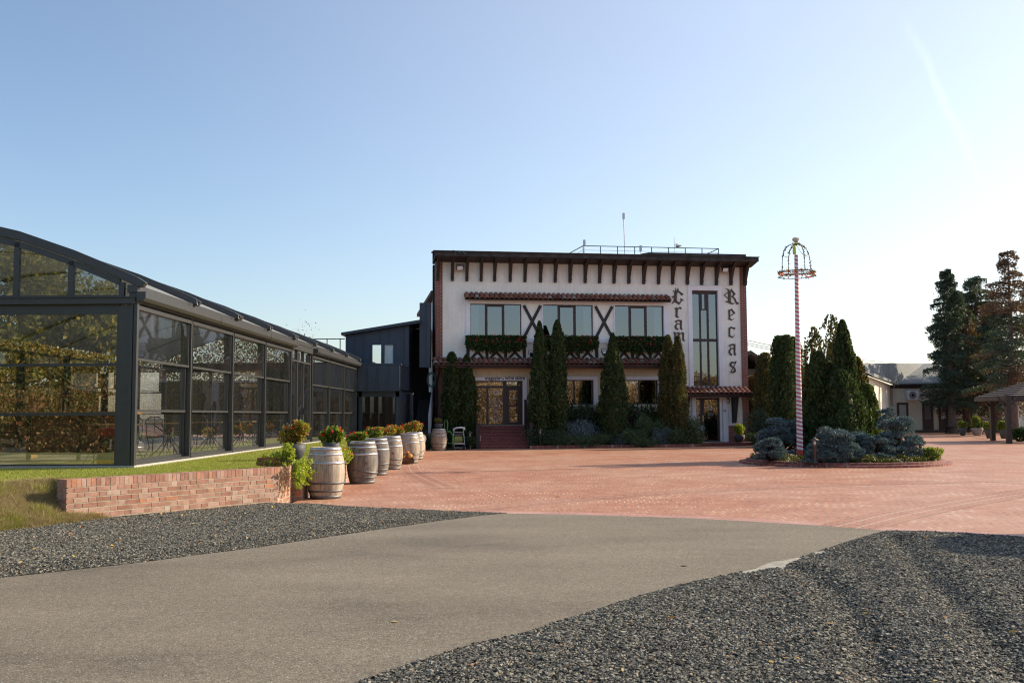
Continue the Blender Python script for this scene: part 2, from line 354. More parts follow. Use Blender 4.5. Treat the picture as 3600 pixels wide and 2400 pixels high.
gband('paving_band', [tuple(gp(1600, 1812)[:2]), tuple(gp(1760, 1788)[:2]), tuple(gp(2080, 1757)[:2]), tuple(gp(2500, 1728)[:2]), tuple(gp(3000, 1706)[:2]), tuple(gp(3700, 1690)[:2])], .5)
gband('paving_band', [tuple(gp(3060, 1868)[:2]), tuple(gp(3300, 1804)[:2]), tuple(gp(3600, 1748)[:2]), tuple(gp(3900, 1705)[:2])], .8, .0054)

asphalt_poly = jitter(edge_top, .015, .15) + edge_pl[1:] + jitter(edge_right, .03, .10, 5)[1:] + [(-1.0, -30), (-60, -30), (-60, edge_top[0][1] - 20)]
sheet('road', asphalt_poly, .016, m_asphalt())
m_conc = plain('pale_concrete', (.30, .285, .24), .9, 0, .3, 14, .4)
CONC1 = jitter([tuple(gp(x, y)[:2]) for x, y in [(2575, 2034), (2680, 1992), (2745, 1976), (2812, 1964), (2805, 1982), (2735, 2004), (2640, 2028), (2575, 2034)]], .03, .12)
sheet('concrete_edging', CONC1, .022, m_conc)
CONC2 = jitter([tuple(gp(x, y)[:2]) for x, y in [(2862, 1948), (2900, 1942), (2908, 1950), (2872, 1954), (2862, 1948)]], .02, .12)
sheet('concrete_patch', CONC2, .022, m_conc)

# gravel beds: base sheet + real stones
m_gbase = plain('gravel_bed', (.055, .054, .047), .9, 0, .8, 45, 1.0)
gl_poly = [(-40, 12), (-7.2, 12.0)] + [(-6.7, 13.0), (-6.3, 14.2), (-4.02, 17.16)] + pl_left + edge_top[::-1] + [(-40, 6)]
gr_poly = [pl_right[0]] + pl_right[1:] + [(40, 2), (20, -4), (3, -4)] + edge_right[::-1]
sheet('gravel', gl_poly, .002, m_gbase); sheet('gravel', gr_poly, .002, m_gbase)
MS = islands('crushed_basalt', [(0, (.024, .024, .021)), (.3, (.074, .072, .061)), (.65, (.16, .155, .129)), (.92, (.31, .295, .24)), (.985, (.30, .26, .20)), (1, (.38, .20, .10))], .85, 0, .2)
RUTS = [[tuple(gp(*p)[:2]) for p in l] for l in ([(2700, 1985), (2818, 2021), (2929, 2102), (2996, 2191), (3063, 2303), (3110, 2440)], [(3150, 1905), (3210, 1990), (3330, 2110), (3470, 2260), (3600, 2420)])]
def gheight(x, y):
    h = .030 + .022 * vnoise(x * .9, y * .9, 3) + .015 * vnoise(x * 2.7 + 5, y * 2.7, 4) + .008 * vnoise(x * 7, y * 7, 5)
    for l in RUTS:
        d = np.full(np.shape(x), 9.0)
        for a, b in zip(l, l[1:]):
            L2 = (b[0] - a[0]) ** 2 + (b[1] - a[1]) ** 2; t = np.clip(((x - a[0]) * (b[0] - a[0]) + (y - a[1]) * (b[1] - a[1])) / L2, 0, 1); d = np.minimum(d, np.hypot(x - a[0] - t * (b[0] - a[0]), y - a[1] - t * (b[1] - a[1])))
        h = h - .045 * np.exp(-(d / .14) ** 2) + .014 * np.exp(-((d - .30) / .14) ** 2)
    return np.maximum(h, .002)
def stones(name, poly, n, x0, x1, y0, y1, smin, smax, edges, label):
    x = RG.uniform(x0, x1, n); y = RG.uniform(y0, y1, n); k = inpoly(x, y, poly) & (np.abs(x) < y * .66 + .8) & ~inpoly(x, y, CONC1) & ~inpoly(x, y, CONC2); x = x[k]; y = y[k]
    de = np.full(len(x), 9.0)
    for line in edges:
        for a, b in zip(line, line[1:]):
            ax, ay, bx, by = a[0], a[1], b[0], b[1]; L2 = (bx - ax) ** 2 + (by - ay) ** 2
            t = np.clip(((x - ax) * (bx - ax) + (y - ay) * (by - ay)) / L2, 0, 1); de = np.minimum(de, np.hypot(x - ax - t * (bx - ax), y - ay - t * (by - ay)))
    n = len(x); s = RG.uniform(smin, smax, n) * (1 + .5 * (RG.random(n) > .93))
    cn = np.array([(i, j, l) for i in (-1, 1) for j in (-1, 1) for l in (-1, 1)], float)
    V = cn[None] * (s[:, None, None] * RG.uniform(.32, .62, (n, 1, 3))) ; V = V * RG.uniform(.5, 1.05, (n, 8, 1))
    q = unit(RG.normal(size=(n, 4))); a, b_, c, d = q.T
    M = np.stack([1 - 2 * (c * c + d * d), 2 * (b_ * c - d * a), 2 * (b_ * d + c * a), 2 * (b_ * c + d * a), 1 - 2 * (b_ * b_ + d * d), 2 * (c * d - b_ * a), 2 * (b_ * d - c * a), 2 * (c * d + b_ * a), 1 - 2 * (b_ * b_ + c * c)], 1).reshape(n, 3, 3)
    V = np.einsum('nij,nkj->nki', M, V); V[:, :, 2] *= .50
    z = .012 + gheight(x, y) * np.clip(de / .4, .15, 1) + RG.uniform(-.15, .30, n) * s
    V += np.stack([x, y, z], 1)[:, None]
    F = np.array([(0, 1, 3, 2), (4, 6, 7, 5), (0, 4, 5, 1), (2, 3, 7, 6), (0, 2, 6, 4), (1, 5, 7, 3)])
    F = (F[None] + (np.arange(n) * 8)[:, None, None]).reshape(-1, 4)
    o = np_obj(name, V.reshape(-1, 3), F, MS); return tag(o, label, 'gravel', kind='stuff')
print('stones')
stones('gravel_stones', gr_poly, 830000, -3, 10, 4.6, 13.4, .010, .023, [edge_right, pl_right], 'dark crushed gravel to the right of the asphalt drive')
stones('gravel_stones', gl_poly, 660000, -11, 0, 8.6, 17.6, .010, .021, [edge_top, pl_left], 'dark crushed gravel between the asphalt drive and the low brick wall')
# strays on the asphalt near its edges, fallen leaves
ML = islands('autumn_leaf', [(0, (.45, .14, .03)), (.4, (.50, .24, .05)), (.7, (.55, .42, .10)), (1, (.50, .40, .28))], .7, .2)
def litter(name, n, x0, x1, y0, y1, poly, label, z=.045, s=(.02, .055)):
    x = RG.uniform(x0, x1, n); y = RG.uniform(y0, y1, n); k = inpoly(x, y, poly); x = x[k]; y = y[k]; n = len(x)
    D = RG.normal(size=(n, 3)) * [1, 1, .25]; L = RG.uniform(*s, n)
    V, F = cards(np.stack([x, y, z + gheight(x, y)], 1), D, L, L * .6, np.array([0, 0, 2.0])); o = np_obj(name, V, F, ML); return tag(o, label, 'leaf litter', kind='stuff')
def strays(name, edge, n, label, w=.10):
    pts = np.array(edge); i = RG.integers(0, len(pts) - 1, n); t = RG.random(n); p = pts[i] * (1 - t)[:, None] + pts[i + 1] * t[:, None]; d = unit(pts[i + 1] - pts[i]); nrm = np.stack([-d[:, 1], d[:, 0]], 1); o = RG.exponential(w, n); a = p + nrm * o[:, None]; b = p - nrm * o[:, None]
    k = inpoly(a[:, 0], a[:, 1], asphalt_poly); q = np.where(k[:, None], a, b); s = RG.uniform(.004, .011, n) * np.exp(-o * .8)
    cn = np.array([(i_, j, l) for i_ in (-1, 1) for j in (-1, 1) for l in (-1, 1)], float); V = cn[None] * (s[:, None, None] * RG.uniform(.5, 1.1, (n, 1, 3))) * RG.uniform(.5, 1, (n, 8, 1)); V[:, :, :2] += q[:, None, :]; V[:, :, 2] = V[:, :, 2] * .7 + .009
    F = np.array([(0, 1, 3, 2), (4, 6, 7, 5), (0, 4, 5, 1), (2, 3, 7, 6), (0, 2, 6, 4), (1, 5, 7, 3)]); F = (F[None] + (np.arange(n) * 8)[:, None, None]).reshape(-1, 4); tag(np_obj(name, V.reshape(-1, 3), F, MS), label, 'gravel', kind='stuff')
strays('loose_chippings', edge_right, 9000, 'loose chippings strewn along the right edge of the asphalt drive', .085)
strays('loose_chippings', edge_top, 3500, 'loose chippings strewn along the left edge of the asphalt drive', .03)
litter('fallen_leaves', 420, -9, 0, 9, 17.5, gl_poly, 'small orange leaves scattered on the left gravel')
litter('fallen_leaves', 150, -3, 8, 5.2, 13, gr_poly, 'few orange leaves scattered on the right gravel')
def rock(px, py, s, c, label, cat='stone', z=.03):
    p = gp(px, py, z); b = MB(); r = random.Random(int(px)); vs = []; n = 7
    prof = [(.0, 1), (.55, .85), (.95, .35), (1, -.1), (.7, -.5), (0, -.55)]
    b.lathe([(max(a, .01) * s * .5, q * s * .33) for a, q in prof], n=9, smooth=False)
    b.v = [(x * (1 + r.uniform(-.15, .2)), y * (.7 + r.uniform(-.12, .15)), zz * (1 + r.uniform(-.2, .2))) for x, y, zz in b.v]
    o = b.build('stone', plain('pale_stone', c, .85, 0, .2, 30, .3)); o.location = p; o.rotation_euler = (0, 0, r.uniform(0, 6)); return tag(o, label, cat)
rock(1724, 2350, .088, (.20, .185, .165), 'larger grey broken stone lying in the gravel near the bottom edge')
rock(3210, 2156, .040, (.55, .52, .45), 'cream pebble in the middle of the right gravel')
rock(2807, 2290, .042, (.50, .46, .40), 'cream oval pebble at lower left of the right gravel')
rock(3215, 2331, .040, (.55, .48, .42), 'pinkish oval pebble near the bottom of the right gravel')
def leaf1(px, py, L, c, label, ang=0.3):
    p = gp(px, py, .012); m = plain('fallen_leaf', c, .7)
    b = MB(); w = L * .28
    pts = [(-L / 2, 0, 0), (-L * .2, w * .8, .006), (L * .15, w, .012), (L / 2, 0, .004), (L * .15, -w, .010), (-L * .2, -w * .8, .012)]
    b.add(pts + [(0, 0, .0)], [(6, 1, 0), (6, 2, 1), (6, 3, 2), (6, 4, 3), (6, 5, 4), (6, 0, 5)]); o = b.build('fallen_leaf', m); o.location = p; o.rotation_euler = (0, 0, ang)
    return tag(o, label, 'leaf')
leaf1(1383, 2188, .085, (.55, .42, .20), 'pale yellow leaf lying alone on the asphalt')
leaf1(2403, 1990, .11, (.20, .13, .08), 'thin brown leaf on the asphalt near its right edge')
leaf1(1963, 1743, .14, (.60, .50, .05), 'yellow leaf lying on the red brick paving')
leaf1(3262, 1932, .12, (.60, .42, .03), 'bright yellow leaf on the upper part of the right gravel').location.z = .05
leaf1(2263, 2290, .06, (.50, .45, .08), 'yellow green leaf on the gravel below the drive').location.z = .055
leaf1(412, 1914, .09, (.60, .22, .02), 'bright orange leaf in the middle of the left gravel').location.z = .06

# lawn: a height field behind the low brick wall
WA = Vector((-6.27, 14.1, 0)); WB = Vector((-4.02, 17.16, 0)); WD = (WB - WA).normalized(); WNb = Vector((-WD.y, WD.x, 0))
def lawn_h(x, y):
    d = (x + 6.7) * -.91 + (y - 13.0) * .42
    a = (x - WA.x) * WD.x + (y - WA.y) * WD.y; ws = (x - WA.x) * WNb.x + (y - WA.y) * WNb.y
    h = .60 * np.clip((d + .12 + .12 * (vnoise(x * 2.2, y * 2.2, 12) - .5)) / 1.15, 0, 1) ** .8
    s = np.clip(a / .35, 0, 1); h = np.where(ws > .12, np.maximum(h, .59 * s * s * (3 - 2 * s)), h)
    return h + (.05 * (vnoise(x * 1.7, y * 1.7, 8) - .5) + .04 * (vnoise(x * 5, y * 5, 9) - .5)) * (h < .58) * (h > .02) - .03 * (d < -.10) * (ws < .12)
gx, gy = np.meshgrid(np.concatenate([np.linspace(-60, -12, 13), np.arange(-11.8, -8.0, .15), np.arange(-7.98, -3.9, .055)]), np.concatenate([np.arange(9.6, 12.6, .2), np.arange(12.62, 19, .055), np.arange(19.1, 20, .2), np.linspace(20.2, 46, 40)]), indexing='ij')
gz = lawn_h(gx, gy); nx, ny = gx.shape
wallside = (gx - WA.x) * WNb.x + (gy - WA.y) * WNb.y
cut = ((wallside < .10) & (((gx + 6.7) * -.91 + (gy - 13.0) * .42) < -.16)) | (gx > -4.0)
idx = np.arange(nx * ny).reshape(nx, ny); F = np.stack([idx[:-1, :-1], idx[1:, :-1], idx[1:, 1:], idx[:-1, 1:]], -1).reshape(-1, 4)
keep = ~cut.ravel()[F].any(1)
dd = ((gx + 6.7) * -.91 + (gy - 13.0) * .42).ravel()[F].max(1) > -.25
def m_lawn():
    m, N, Lk, P = nm('lawn_turf'); n = noise(N, Lk, 1.2, 5); f = noise(N, Lk, 45, 3)
    c = ramp(N, Lk, n, [(.35, (.15, .17, .03)), (.55, (.22, .23, .045)), (.7, (.32, .27, .10))]); c = mixc(N, Lk, .8, c, ramp(N, Lk, f, [(.3, (.5, .5, .5)), (.7, (1.3, 1.3, 1.3))]), 'MULTIPLY')
    Lk.new(c, P.inputs['Base Color']); P.inputs['Roughness'].default_value = .9; bump(N, Lk, P, f, .8, .02); return m
tag(np_obj('lawn', np.stack([gx, gy, gz], -1).reshape(-1, 3), F[keep], m_lawn(), smooth=True), kind='structure')
def blades(name, x, y, z, hmin, hmax, w, mat, label, lean=.35):
    n = len(x); h = RG.uniform(hmin, hmax, n); a = RG.uniform(0, 6.283, n); l = RG.normal(size=(n, 2)) * lean
    B = np.stack([x, y, z], 1); s = np.stack([np.cos(a), np.sin(a), 0 * a], 1) * w / 2; T = B + np.stack([l[:, 0] * h, l[:, 1] * h, h], 1)
    o = np_obj(name, np.stack([B - s, B + s, T], 1).reshape(-1, 3), np.arange(3 * n).reshape(n, 3), mat); return tag(o, label, 'grass', kind='stuff')
MG = islands('grass_blade', [(0, (.19, .25, .025)), (.6, (.30, .35, .045)), (.85, (.44, .42, .10)), (1, (.58, .48, .22))], .6, .35)
MGD = islands('dry_grass_blade', [(0, (.16, .17, .04)), (.3, (.34, .27, .11)), (.75, (.50, .39, .21)), (1, (.60, .50, .31))], .7, .3)
def lawn_pts(n, x0, x1, y0, y1, f):
    x = RG.uniform(x0, x1, n); y = RG.uniform(y0, y1, n); ws = (x - WA.x) * WNb.x + (y - WA.y) * WNb.y; al = (x - WA.x) * WD.x + (y - WA.y) * WD.y
    d = (x + 6.7) * -.91 + (y - 13.0) * .42; k = ~((ws < .26) & (ws > -.01) & (al > -.01)) & (x < -4.2) & ((d > -.12) | ((ws > .2) & (al > 0))) & (x > -y * .56 - .5) & f(x, y, d, al); return x[k], y[k], lawn_h(x[k], y[k])
inside = lambda x, y: (x < -6.93 + .0057 * y - .0) & (y > 17.98)
a = lawn_pts(300000, -11, -4, 12.5, 24, lambda x, y, d, al: (lawn_h(x, y) > .56) & ~inside(x, y)); blades('grass', *a, .02, .05, .008, MG, 'short mown green grass in front of the glass pavilion')
a = lawn_pts(60000, -7, -4, 24, 43, lambda x, y, d, al: ~inside(x, y)); blades('grass', *a, .03, .06, .016, MG, 'short grass strip along the side of the pavilion')
a = lawn_pts(330000, -8.2, -5.4, 12.4, 16.0, lambda x, y, d, al: (lawn_h(x, y) < .585) & (vnoise(x * 3, y * 3, 21) > .08)); blades('dry_grass', *a, .03, .10, .007, MGD, 'yellowed dry grass on the slope left of the low brick wall', .7)
a = lawn_pts(170000, -8.2, -5.4, 12.4, 16.0, lambda x, y, d, al: (lawn_h(x, y) < .60) & (vnoise(x * 1.8, y * 1.8, 5) + .30 * (lawn_h(x, y) > .42) > .66)); blades('weeds', *a, .03, .085, .014, MG, 'green weeds growing in the dry grass slope', .6)
nt = 110; tx = RG.uniform(-8.0, -5.9, nt); ty = RG.uniform(12.8, 15.2, nt); hh_ = lawn_h(tx, ty); k = (hh_ > .02) & (hh_ < .58) & (((tx - WA.x) * WD.x + (ty - WA.y) * WD.y) < -.05); tx, ty = tx[k], ty[k]
for nm_, sel, mt_, lb_ in (('dry_grass', np.arange(len(tx)) % 3 != 0, MGD, 'taller straw coloured tufts on the slope at the wall end'), ('weeds', np.arange(len(tx)) % 3 == 0, MG, 'taller green tufts on the slope at the wall end')):
    cx_, cy_ = np.repeat(tx[sel], 150), np.repeat(ty[sel], 150); bx_ = cx_ + RG.normal(size=len(cx_)) * .045; by_ = cy_ + RG.normal(size=len(cx_)) * .045
    blades(nm_, bx_, by_, lawn_h(bx_, by_), .06, .15, .009, mt_, lb_, .55)
# ================================================================ low brick wall: real bricks
MBR = islands('weathered_brick', [(0, (.30, .145, .105)), (.35, (.365, .195, .145)), (.65, (.405, .24, .185)), (.88, (.44, .30, .24)), (.95, (.45, .18, .09)), (1, (.47, .37, .32))], .85, 0, .3, (7, (.80, .78, .76)))
MMO = plain('lime_mortar', (.40, .365, .26), .95, 0, .2, 25, .3)
def brick_run(b, mo, p, q, h, th, rng, capdepth=.25):
    """bricks on the right-hand face of the run p->q, solid mortar core behind, rowlock cap on top"""
    p = Vector(p); q = Vector(q); d = (q - p).normalized(); n = Vector((d.y, -d.x, 0)); L = (q - p).length
    mo.bar(p + d * .02 - n * (th / 2 + .0) + Vector((0, 0, (h - .115) / 2 - .10)), q - d * .02 - n * (th / 2 + .0) + Vector((0, 0, (h - .115) / 2 - .10)), th - .009, h - .115 + .20)
    mo.bar(p + d * .02 - n * (th / 2) + Vector((0, 0, h - .06)), q - d * .02 - n * (th / 2) + Vector((0, 0, h - .06)), th - .009, .106)
    def one(s0, s1, z0, z1, dep):
        j = rng.uniform(-.002, .002); a0 = p + d * s0 + n * j; a1 = p + d * s1 + n * j; bk = -n * dep
        b.add([a0 + Vector((0, 0, z0)), a1 + Vector((0, 0, z0)), a1 + bk + Vector((0, 0, z0)), a0 + bk + Vector((0, 0, z0)), a0 + Vector((0, 0, z1)), a1 + Vector((0, 0, z1)), a1 + bk + Vector((0, 0, z1)), a0 + bk + Vector((0, 0, z1))],
              [(0, 3, 2, 1), (4, 5, 6, 7), (0, 1, 5, 4), (1, 2, 6, 5), (2, 3, 7, 6), (3, 0, 4, 7)])
    nb = round(L / .0745); w = L / nb
    for k in range(nb): one(k * w + (.004 if k else 0), (k + 1) * w - (.004 if k < nb - 1 else 0), h - .112, h - rng.uniform(0, .003), th if L > .3 else .06)
    z = h - .122; row = 0
    while z > -.02:
        s = 0; k = row % 2; off = [0, .06, .02, .09, .04][row % 5]; first = True
        while s < L - .001:
            ln = (.225 if k % 2 else .115); ln = ln - off if first and ln > .2 else ln; first = False
            e = min(L, s + ln); e = L if L - e < .03 else e
            one(s, e - (.012 if e < L else 0), z - .0615, z, .1); s = e; k += 1
        z -= .0745; row += 1
def wall(name, runs, h, th, label):
    t = empty(name, runs[0][0], 0, label, 'wall'); o0 = Vector(runs[0][0]); b = MB(); mo = MB(); r = random.Random(5)
    for p, q in runs: brick_run(b, mo, Vector(p) - o0, Vector(q) - o0, h, th, r)
    b.build('bricks', MBR, t); mo.build('mortar', MMO, t); return t
A = tuple(WA); B = tuple(WB); A0 = tuple(WA + WNb * .25)
wall('brick_retaining_wall', [(A0, A), (A, B), (B, (-4.03, 18.28, 0))], .655, .25, 'low weathered brick wall with upright capping bricks between lawn and gravel')
wall('brick_retaining_wall', [((-4.04, 18.30, 0), (-3.86, 18.30, 0)), ((-3.86, 18.30, 0), (-3.72, 42.7, 0)), ((-3.72, 42.7, 0), (-3.9, 42.8, 0))], .64, .25, 'long low brick wall behind the row of wine barrels')
# ================================================================ GLASS PAVILION
PX, PY, PZ = -6.93 + .0057 * 18, 18.0, .63
pav = empty('glass_pavilion', (PX, PY, PZ), -.0057, 'long anthracite framed glass pavilion with curved roof standing on the lawn', 'pavilion')
BAY = 3.11; NB = 8; PL = BAY * NB; PW = 8.4
def m_floor():
    m, N, Lk, P = nm('pavilion_floor'); Lk.new(ramp(N, Lk, noise(N, Lk, 2), [(.3, (.28, .24, .19)), (.7, (.36, .31, .25))]), P.inputs['Base Color']); P.inputs['Roughness'].default_value = .5; return m
b = MB(); b.box(-PW - .02, -.06, .04, PL, -.45, .012); b.build('floor', m_floor(), pav)
b = MB(); b.box(-PW, .05, -.05, 0.03, -.35, .03); b.box(-.05, .05, .031, PL, -.35, .03); b.build('plinth', plain('light_concrete', (.40, .38, .35), .85), pav)
# posts
def post(x, y, w=.20, d=.14, h=2.96, mir=1):
    b = MB(); b.box(-d, 0.0, -.05, .05, 0.03, h); b.box(-d - .08, -d, -.04, .04, .03, h); b.box(-.03, .012, -.062, -.050, .03, h); b.box(-.03, .012, .050, .062, .03, h)
    o = b.build('post', MT['frame'], pav); o.location = (x, y, 0); o.scale.x = mir; return o
for k in range(1, NB): post(0, k * BAY)
post(0, PL - .06)
b = MB(); b.box(-.30, -.02, -.02, .10, .03, 2.92); b.box(-.02, .04, -.05, .05, .03, 2.96); b.box(-.297, -.303, .0, .08, .03, 2.92); b.box(-.10, -.04, -.045, -.02, .03, 2.92); b.build('corner_post', MT['frame'], pav)
# sliding sash bays: three panes each set deeper than the one above
def bay(y0, x=0.0, mir=1):
    b = MB(); w0, w1 = .062, BAY - .062
    b.box(-.20, .0, w0, w0 + .035, .03, 2.90); b.box(-.20, -.10, w1 - .035, w1, .03, 2.90)
    b.box(-.20, .01, w0, w1, 2.86, 2.94); b.box(-.20, .01, w0, w1, .03, .075); b.box(-.22, -.20, w0, w1, .075, .13)
    fr = b.build('window', MT['frame'], pav); fr.location = (x, y0, 0); fr.scale.x = mir
    for z0, z1, dx in ((1.93, 2.86, -.035), (.99, 1.96, -.095), (.075, 1.02, -.155)):
        p = MB(); p.box(dx - .008, dx, w0 + .03, w1 - .03, z0 + .02, z1 - .02); p.build('pane', MT['pane'], fr)
        r = MB(); r.box(dx - .025, dx + .02, w0 + .035, w1 - .036, z0, z0 + .045)
        r.box(dx - .02, dx + .01, w0 + .036, w0 + .06, z0 + .045, z1); r.box(dx - .02, dx + .01, w1 - .06, w1 - .037, z0 + .045, z1); r.build('sash', MT['frame'], fr)
    return fr
w0_ = None
for k in range(NB):
    if k == 4: continue
    if w0_ is None: w0_ = bay(0)
    else:
        c = copy_tree(w0_, pav); c.location = (0, k * BAY, 0)
for k in range(NB):
    c = copy_tree(w0_, pav); c.location = (-PW - .0, k * BAY, 0); c.scale.x = -1
    p = post(-PW, k * BAY + .01, mir=-1)
# door bay: narrow side light and double door
dr = empty('door', (0, 4 * BAY, 0)); dr.parent = pav
b = MB()
for y in (.07, .92, 1.86, 2.9): b.box(-.12, -.02, y, y + .07, .04, 3.05)
b.box(-.12, -.02, .14, 2.90, 2.98, 3.05); b.box(-.12, -.02, .14, 2.9, .04, .12); b.box(-.12, -.02, .14, 2.9, 2.60, 2.655); b.build('door_frame', MT['frame'], dr)
for y0, y1 in ((.14, .92), (.99, 1.86), (1.93, 2.90)):
    b = MB(); b.box(-.075, -.067, y0, y1, .12, 2.98); b.build('pane', MT['pane'], dr)
b = MB(); b.box(-.02, .01, 1.80, 1.84, .95, 1.15); b.box(.01, .05, 1.81, 1.83, 1.04, 1.06); b.box(.035, .055, 1.70, 1.83, 1.04, 1.06); b.build('handle', MT['black'], dr)
# fascia and gutters
b = MB(); b.box(-.15, .045, -.06, PL + .05, 3.15, 3.29); b.box(-.12, .03, -.04, PL + .04, 2.965, 3.15); b.build('fascia', MT['frame'], pav, .006)
for y0, y1 in ((-.06, 4 * BAY + .1), (5 * BAY + .02, PL + .12)):
    b = MB(); b.prism([(.031, 3.0), (.15, 3.0), (.19, 3.05), (.19, 3.165), (.175, 3.165), (.031, 3.165)], lambda a, c, t: (a, t, c), y0, y1)
    b.build('gutter', MT['frame'], pav)
b = MB()
for k in range(1, 5): b.box(.188, .194, k * 4.6 - .01 if k < 3 else k * 4.6 + 2, k * 4.6 + .01 if k < 3 else k * 4.6 + 2.02, 3.0, 3.166)
b.build('gutter_joint', MT['black'], pav)
MPOLY = islands('translucent_roof_sheet', [(0, (.40, .42, .42)), (1, (.42, .44, .44))], .5, .5, .4)
# roof: curved ribs with rounded ends over panels
prof_pts = [(.19, 3.35), (.03, 3.43), (-.12, 3.50), (-.6, 3.71), (-1.15, 3.94), (-2.15, 4.29), (-3.2, 4.54), (-4.2, 4.62)]
full = prof_pts + [(-8.4 - a, c) for a, c in prof_pts[::-1][1:]]
def rib(y, w=.13):
    b = MB(); n = len(full)
    top = [(a, c + (.0 if 0 < i < n - 1 else -.02)) for i, (a, c) in enumerate(full)]; bot = [(a + (-.06 if i == 0 else (.06 if i == n - 1 else 0)), c - .175 + (.07 if i in (0, n - 1) else 0)) for i, (a, c) in enumerate(full)]
    b.prism(top + bot[::-1], lambda a, c, t: (a, t, c), -w / 2, w / 2)
    o = b.build('roof_rib', MT['frame'], pav, .015); o.location = (0, y, 0); return o
r0 = rib(-.0)
for k in range(1, NB + 1):
    c = r0.copy(); COL.objects.link(c); c.parent = pav; c.location = (0, k * BAY - (.05 if k == NB else 0), 0)
for k in range(1, NB):   # paired ribs where two roof fields meet
    if k in (2, 4): c = r0.copy(); COL.objects.link(c); c.parent = pav; c.location = (0, k * BAY + .15, 0)
for k in range(NB):
    b = MB(); pr = [(a, c - .150) for a, c in full[1:-1]]; pr2 = [(a, c - .172) for a, c in full[1:-1]]
    b.prism(pr + pr2[::-1], lambda a, c, t: (a, t, c), k * BAY + .066, (k + 1) * BAY - .066 - (.05 if k == NB - 1 else 0)); b.build('roof_panel', MPOLY, pav)
for k in range(NB):      # little spouts under the ribs
    b = MB(); b.tube([(.10, 0, 3.06), (.10, 0, 3.0), (.12, 0, 2.95)], .02, 6); o = b.build('gutter_hook', MT['frame'], pav); o.location = (.08, k * BAY + BAY - .3, .28)
# front gable wall
def roofz(x):
    for (a, c), (a2, c2) in zip(full, full[1:]):
        if a2 <= x <= a: return c + (c2 - c) * (x - a) / (a2 - a)
    return 3.2
b = MB(); b.box(-PW, -.0, -.10, .02, 2.94, 3.07); b.box(-PW, -.02, -.13, -.10, 3.05, 3.075); b.build('transom', MT['frame'], pav, .004)
b = MB(); b.box(-PW, -.30, .0, .06, 2.76, 2.94); b.box(-PW, -.30, .0, .05, .03, .06); b.box(-PW, -.30, -.01, .05, 1.82, 1.87); b.box(-PW, -.30, -.01, .05, .93, .985)
b.box(-.34, -.30, .0, .05, .06, 2.76); b.build('front_window_frame', MT['frame'], pav)
for x in (-3.11, -5.9): 
    b = MB(); b.box(x - .10, x + .10, -.02, .08, .03, 2.94); b.build('post', MT['frame'], pav)
for z0, z1 in ((.06, .93), (.985, 1.82), (1.87, 2.76)):
    for x0, x1 in ((-3.01, -.34), (-5.8, -3.21), (-8.3, -6.0)):
        b = MB(); b.box(x0, x1, .018, .026, z0, z1); b.build('pane', MT['pane_front'], pav)
b = MB(); xs = [(-.30 - i * .25) for i in range(0, 32)]
b.prism([(x, roofz(x) - .181) for x in xs] + [(x, roofz(x) - .30) for x in xs[::-1]], lambda a, c, t: (a, t, c), -.02, .05)
for x in (-.27, -1.20, -2.20, -3.3, -4.4, -5.5, -6.6): b.box(x - .05, x + .05, -.02, .05, 3.07, roofz(x) - .22)
b.box(-8.2, -.3, -.015, .045, 3.07, 3.11); b.build('gable_frame', MT['frame'], pav)
for x0, x1 in ((-1.15, -.32), (-2.15, -1.25), (-3.25, -2.25), (-4.35, -3.35), (-5.45, -4.45), (-6.55, -5.55)):
    b = MB(); b.prism([(x0, 3.11), (x1, 3.11), (x1, roofz(x1) - .25), (x0, roofz(x0) - .25)], lambda a, c, t: (a, t, c), .015, .023); b.build('gable_pane', MT['pane_front'], pav)
b = MB(); b.box(-PW, 0, PL - .04, PL + .02, 2.8, 3.2); b.box(-PW, 0, PL - .03, PL + .01, 1.9, 1.95)
for x in (-.06, -2.1, -4.2, -6.3, -8.3): b.box(x - .06, x + .06, PL - .05, PL + .03, .02, 2.8)
b.build('rear_wall_frame', MT['frame'], pav)
# furniture inside
MW = plain('oak_board', (.36, .20, .08), .5, 0, .25, 8); MRED = plain('red_lacquer', (.30, .015, .015), .35); MBW = plain('brown_slat', (.22, .11, .055), .6, 0, .3, 4)
t = empty('bar_counter', (PX - 2.3, PY + 3.0, PZ), 0, 'wooden bar counter with cable rail front just inside the front glass', 'bar counter')
b = MB(); b.box(-5, 1.25, -.25, .25, .96, 1.02); b.box(-5, -1.4, 1.0, 1.5, 1.27, 1.33); b.box(-1.62, -1.5, 1.1, 1.4, 0.0, 1.27); b.build('counter_top', MW, t)
b = MB(); b.box(-1.0, 1.05, .05, .09, .12, .95); b.build('front_panel', MBW, t)
b = MB(); [b.box(x - .03, x + .03, -.10, -.04, .0, .955) for x in (-1.0, .05, 1.05)]; [b.tube([(-1.0, -.07, .14 + .12 * k), (1.05, -.07, .14 + .12 * k)], .007, 6) for k in range(7)]; b.build('cable_rail', MT['black'], t)
t = empty('drinks_cooler', (PX - .60, PY + .46, PZ), 0, 'small red drinks cooler just inside the pavilion corner post', 'cooler')
b = MB(); b.box(-.17, .17, -.2, .2, .05, .70); b.build('body', MRED, t, .02); b = MB(); b.box(-.13, .13, -.212, -.201, .12, .55); b.build('door', MT['black'], t); b = MB(); b.box(.09, .11, -.25, -.215, .3, .5); b.build('handle', MT['steel'], t)
def table():
    t = empty('bistro_table', (0, 0, 0), 0); b = MB(); b.box(-.4, .4, -.4, .4, .72, .75); b.build('tabletop', MW, t, .004)
    b = MB()
    for sx in (-1, 1):
        for sy in (-1, 1): b.tube([(sx * .33, sy * .3, .0), (sx * .22, sy * .2, .12), (sx * .05, sy * .05, .36), (sx * .10, sy * .1, .55), (sx * .28, sy * .26, .715)], .014, 6)
    b.build('base', MT['black'], t); return t
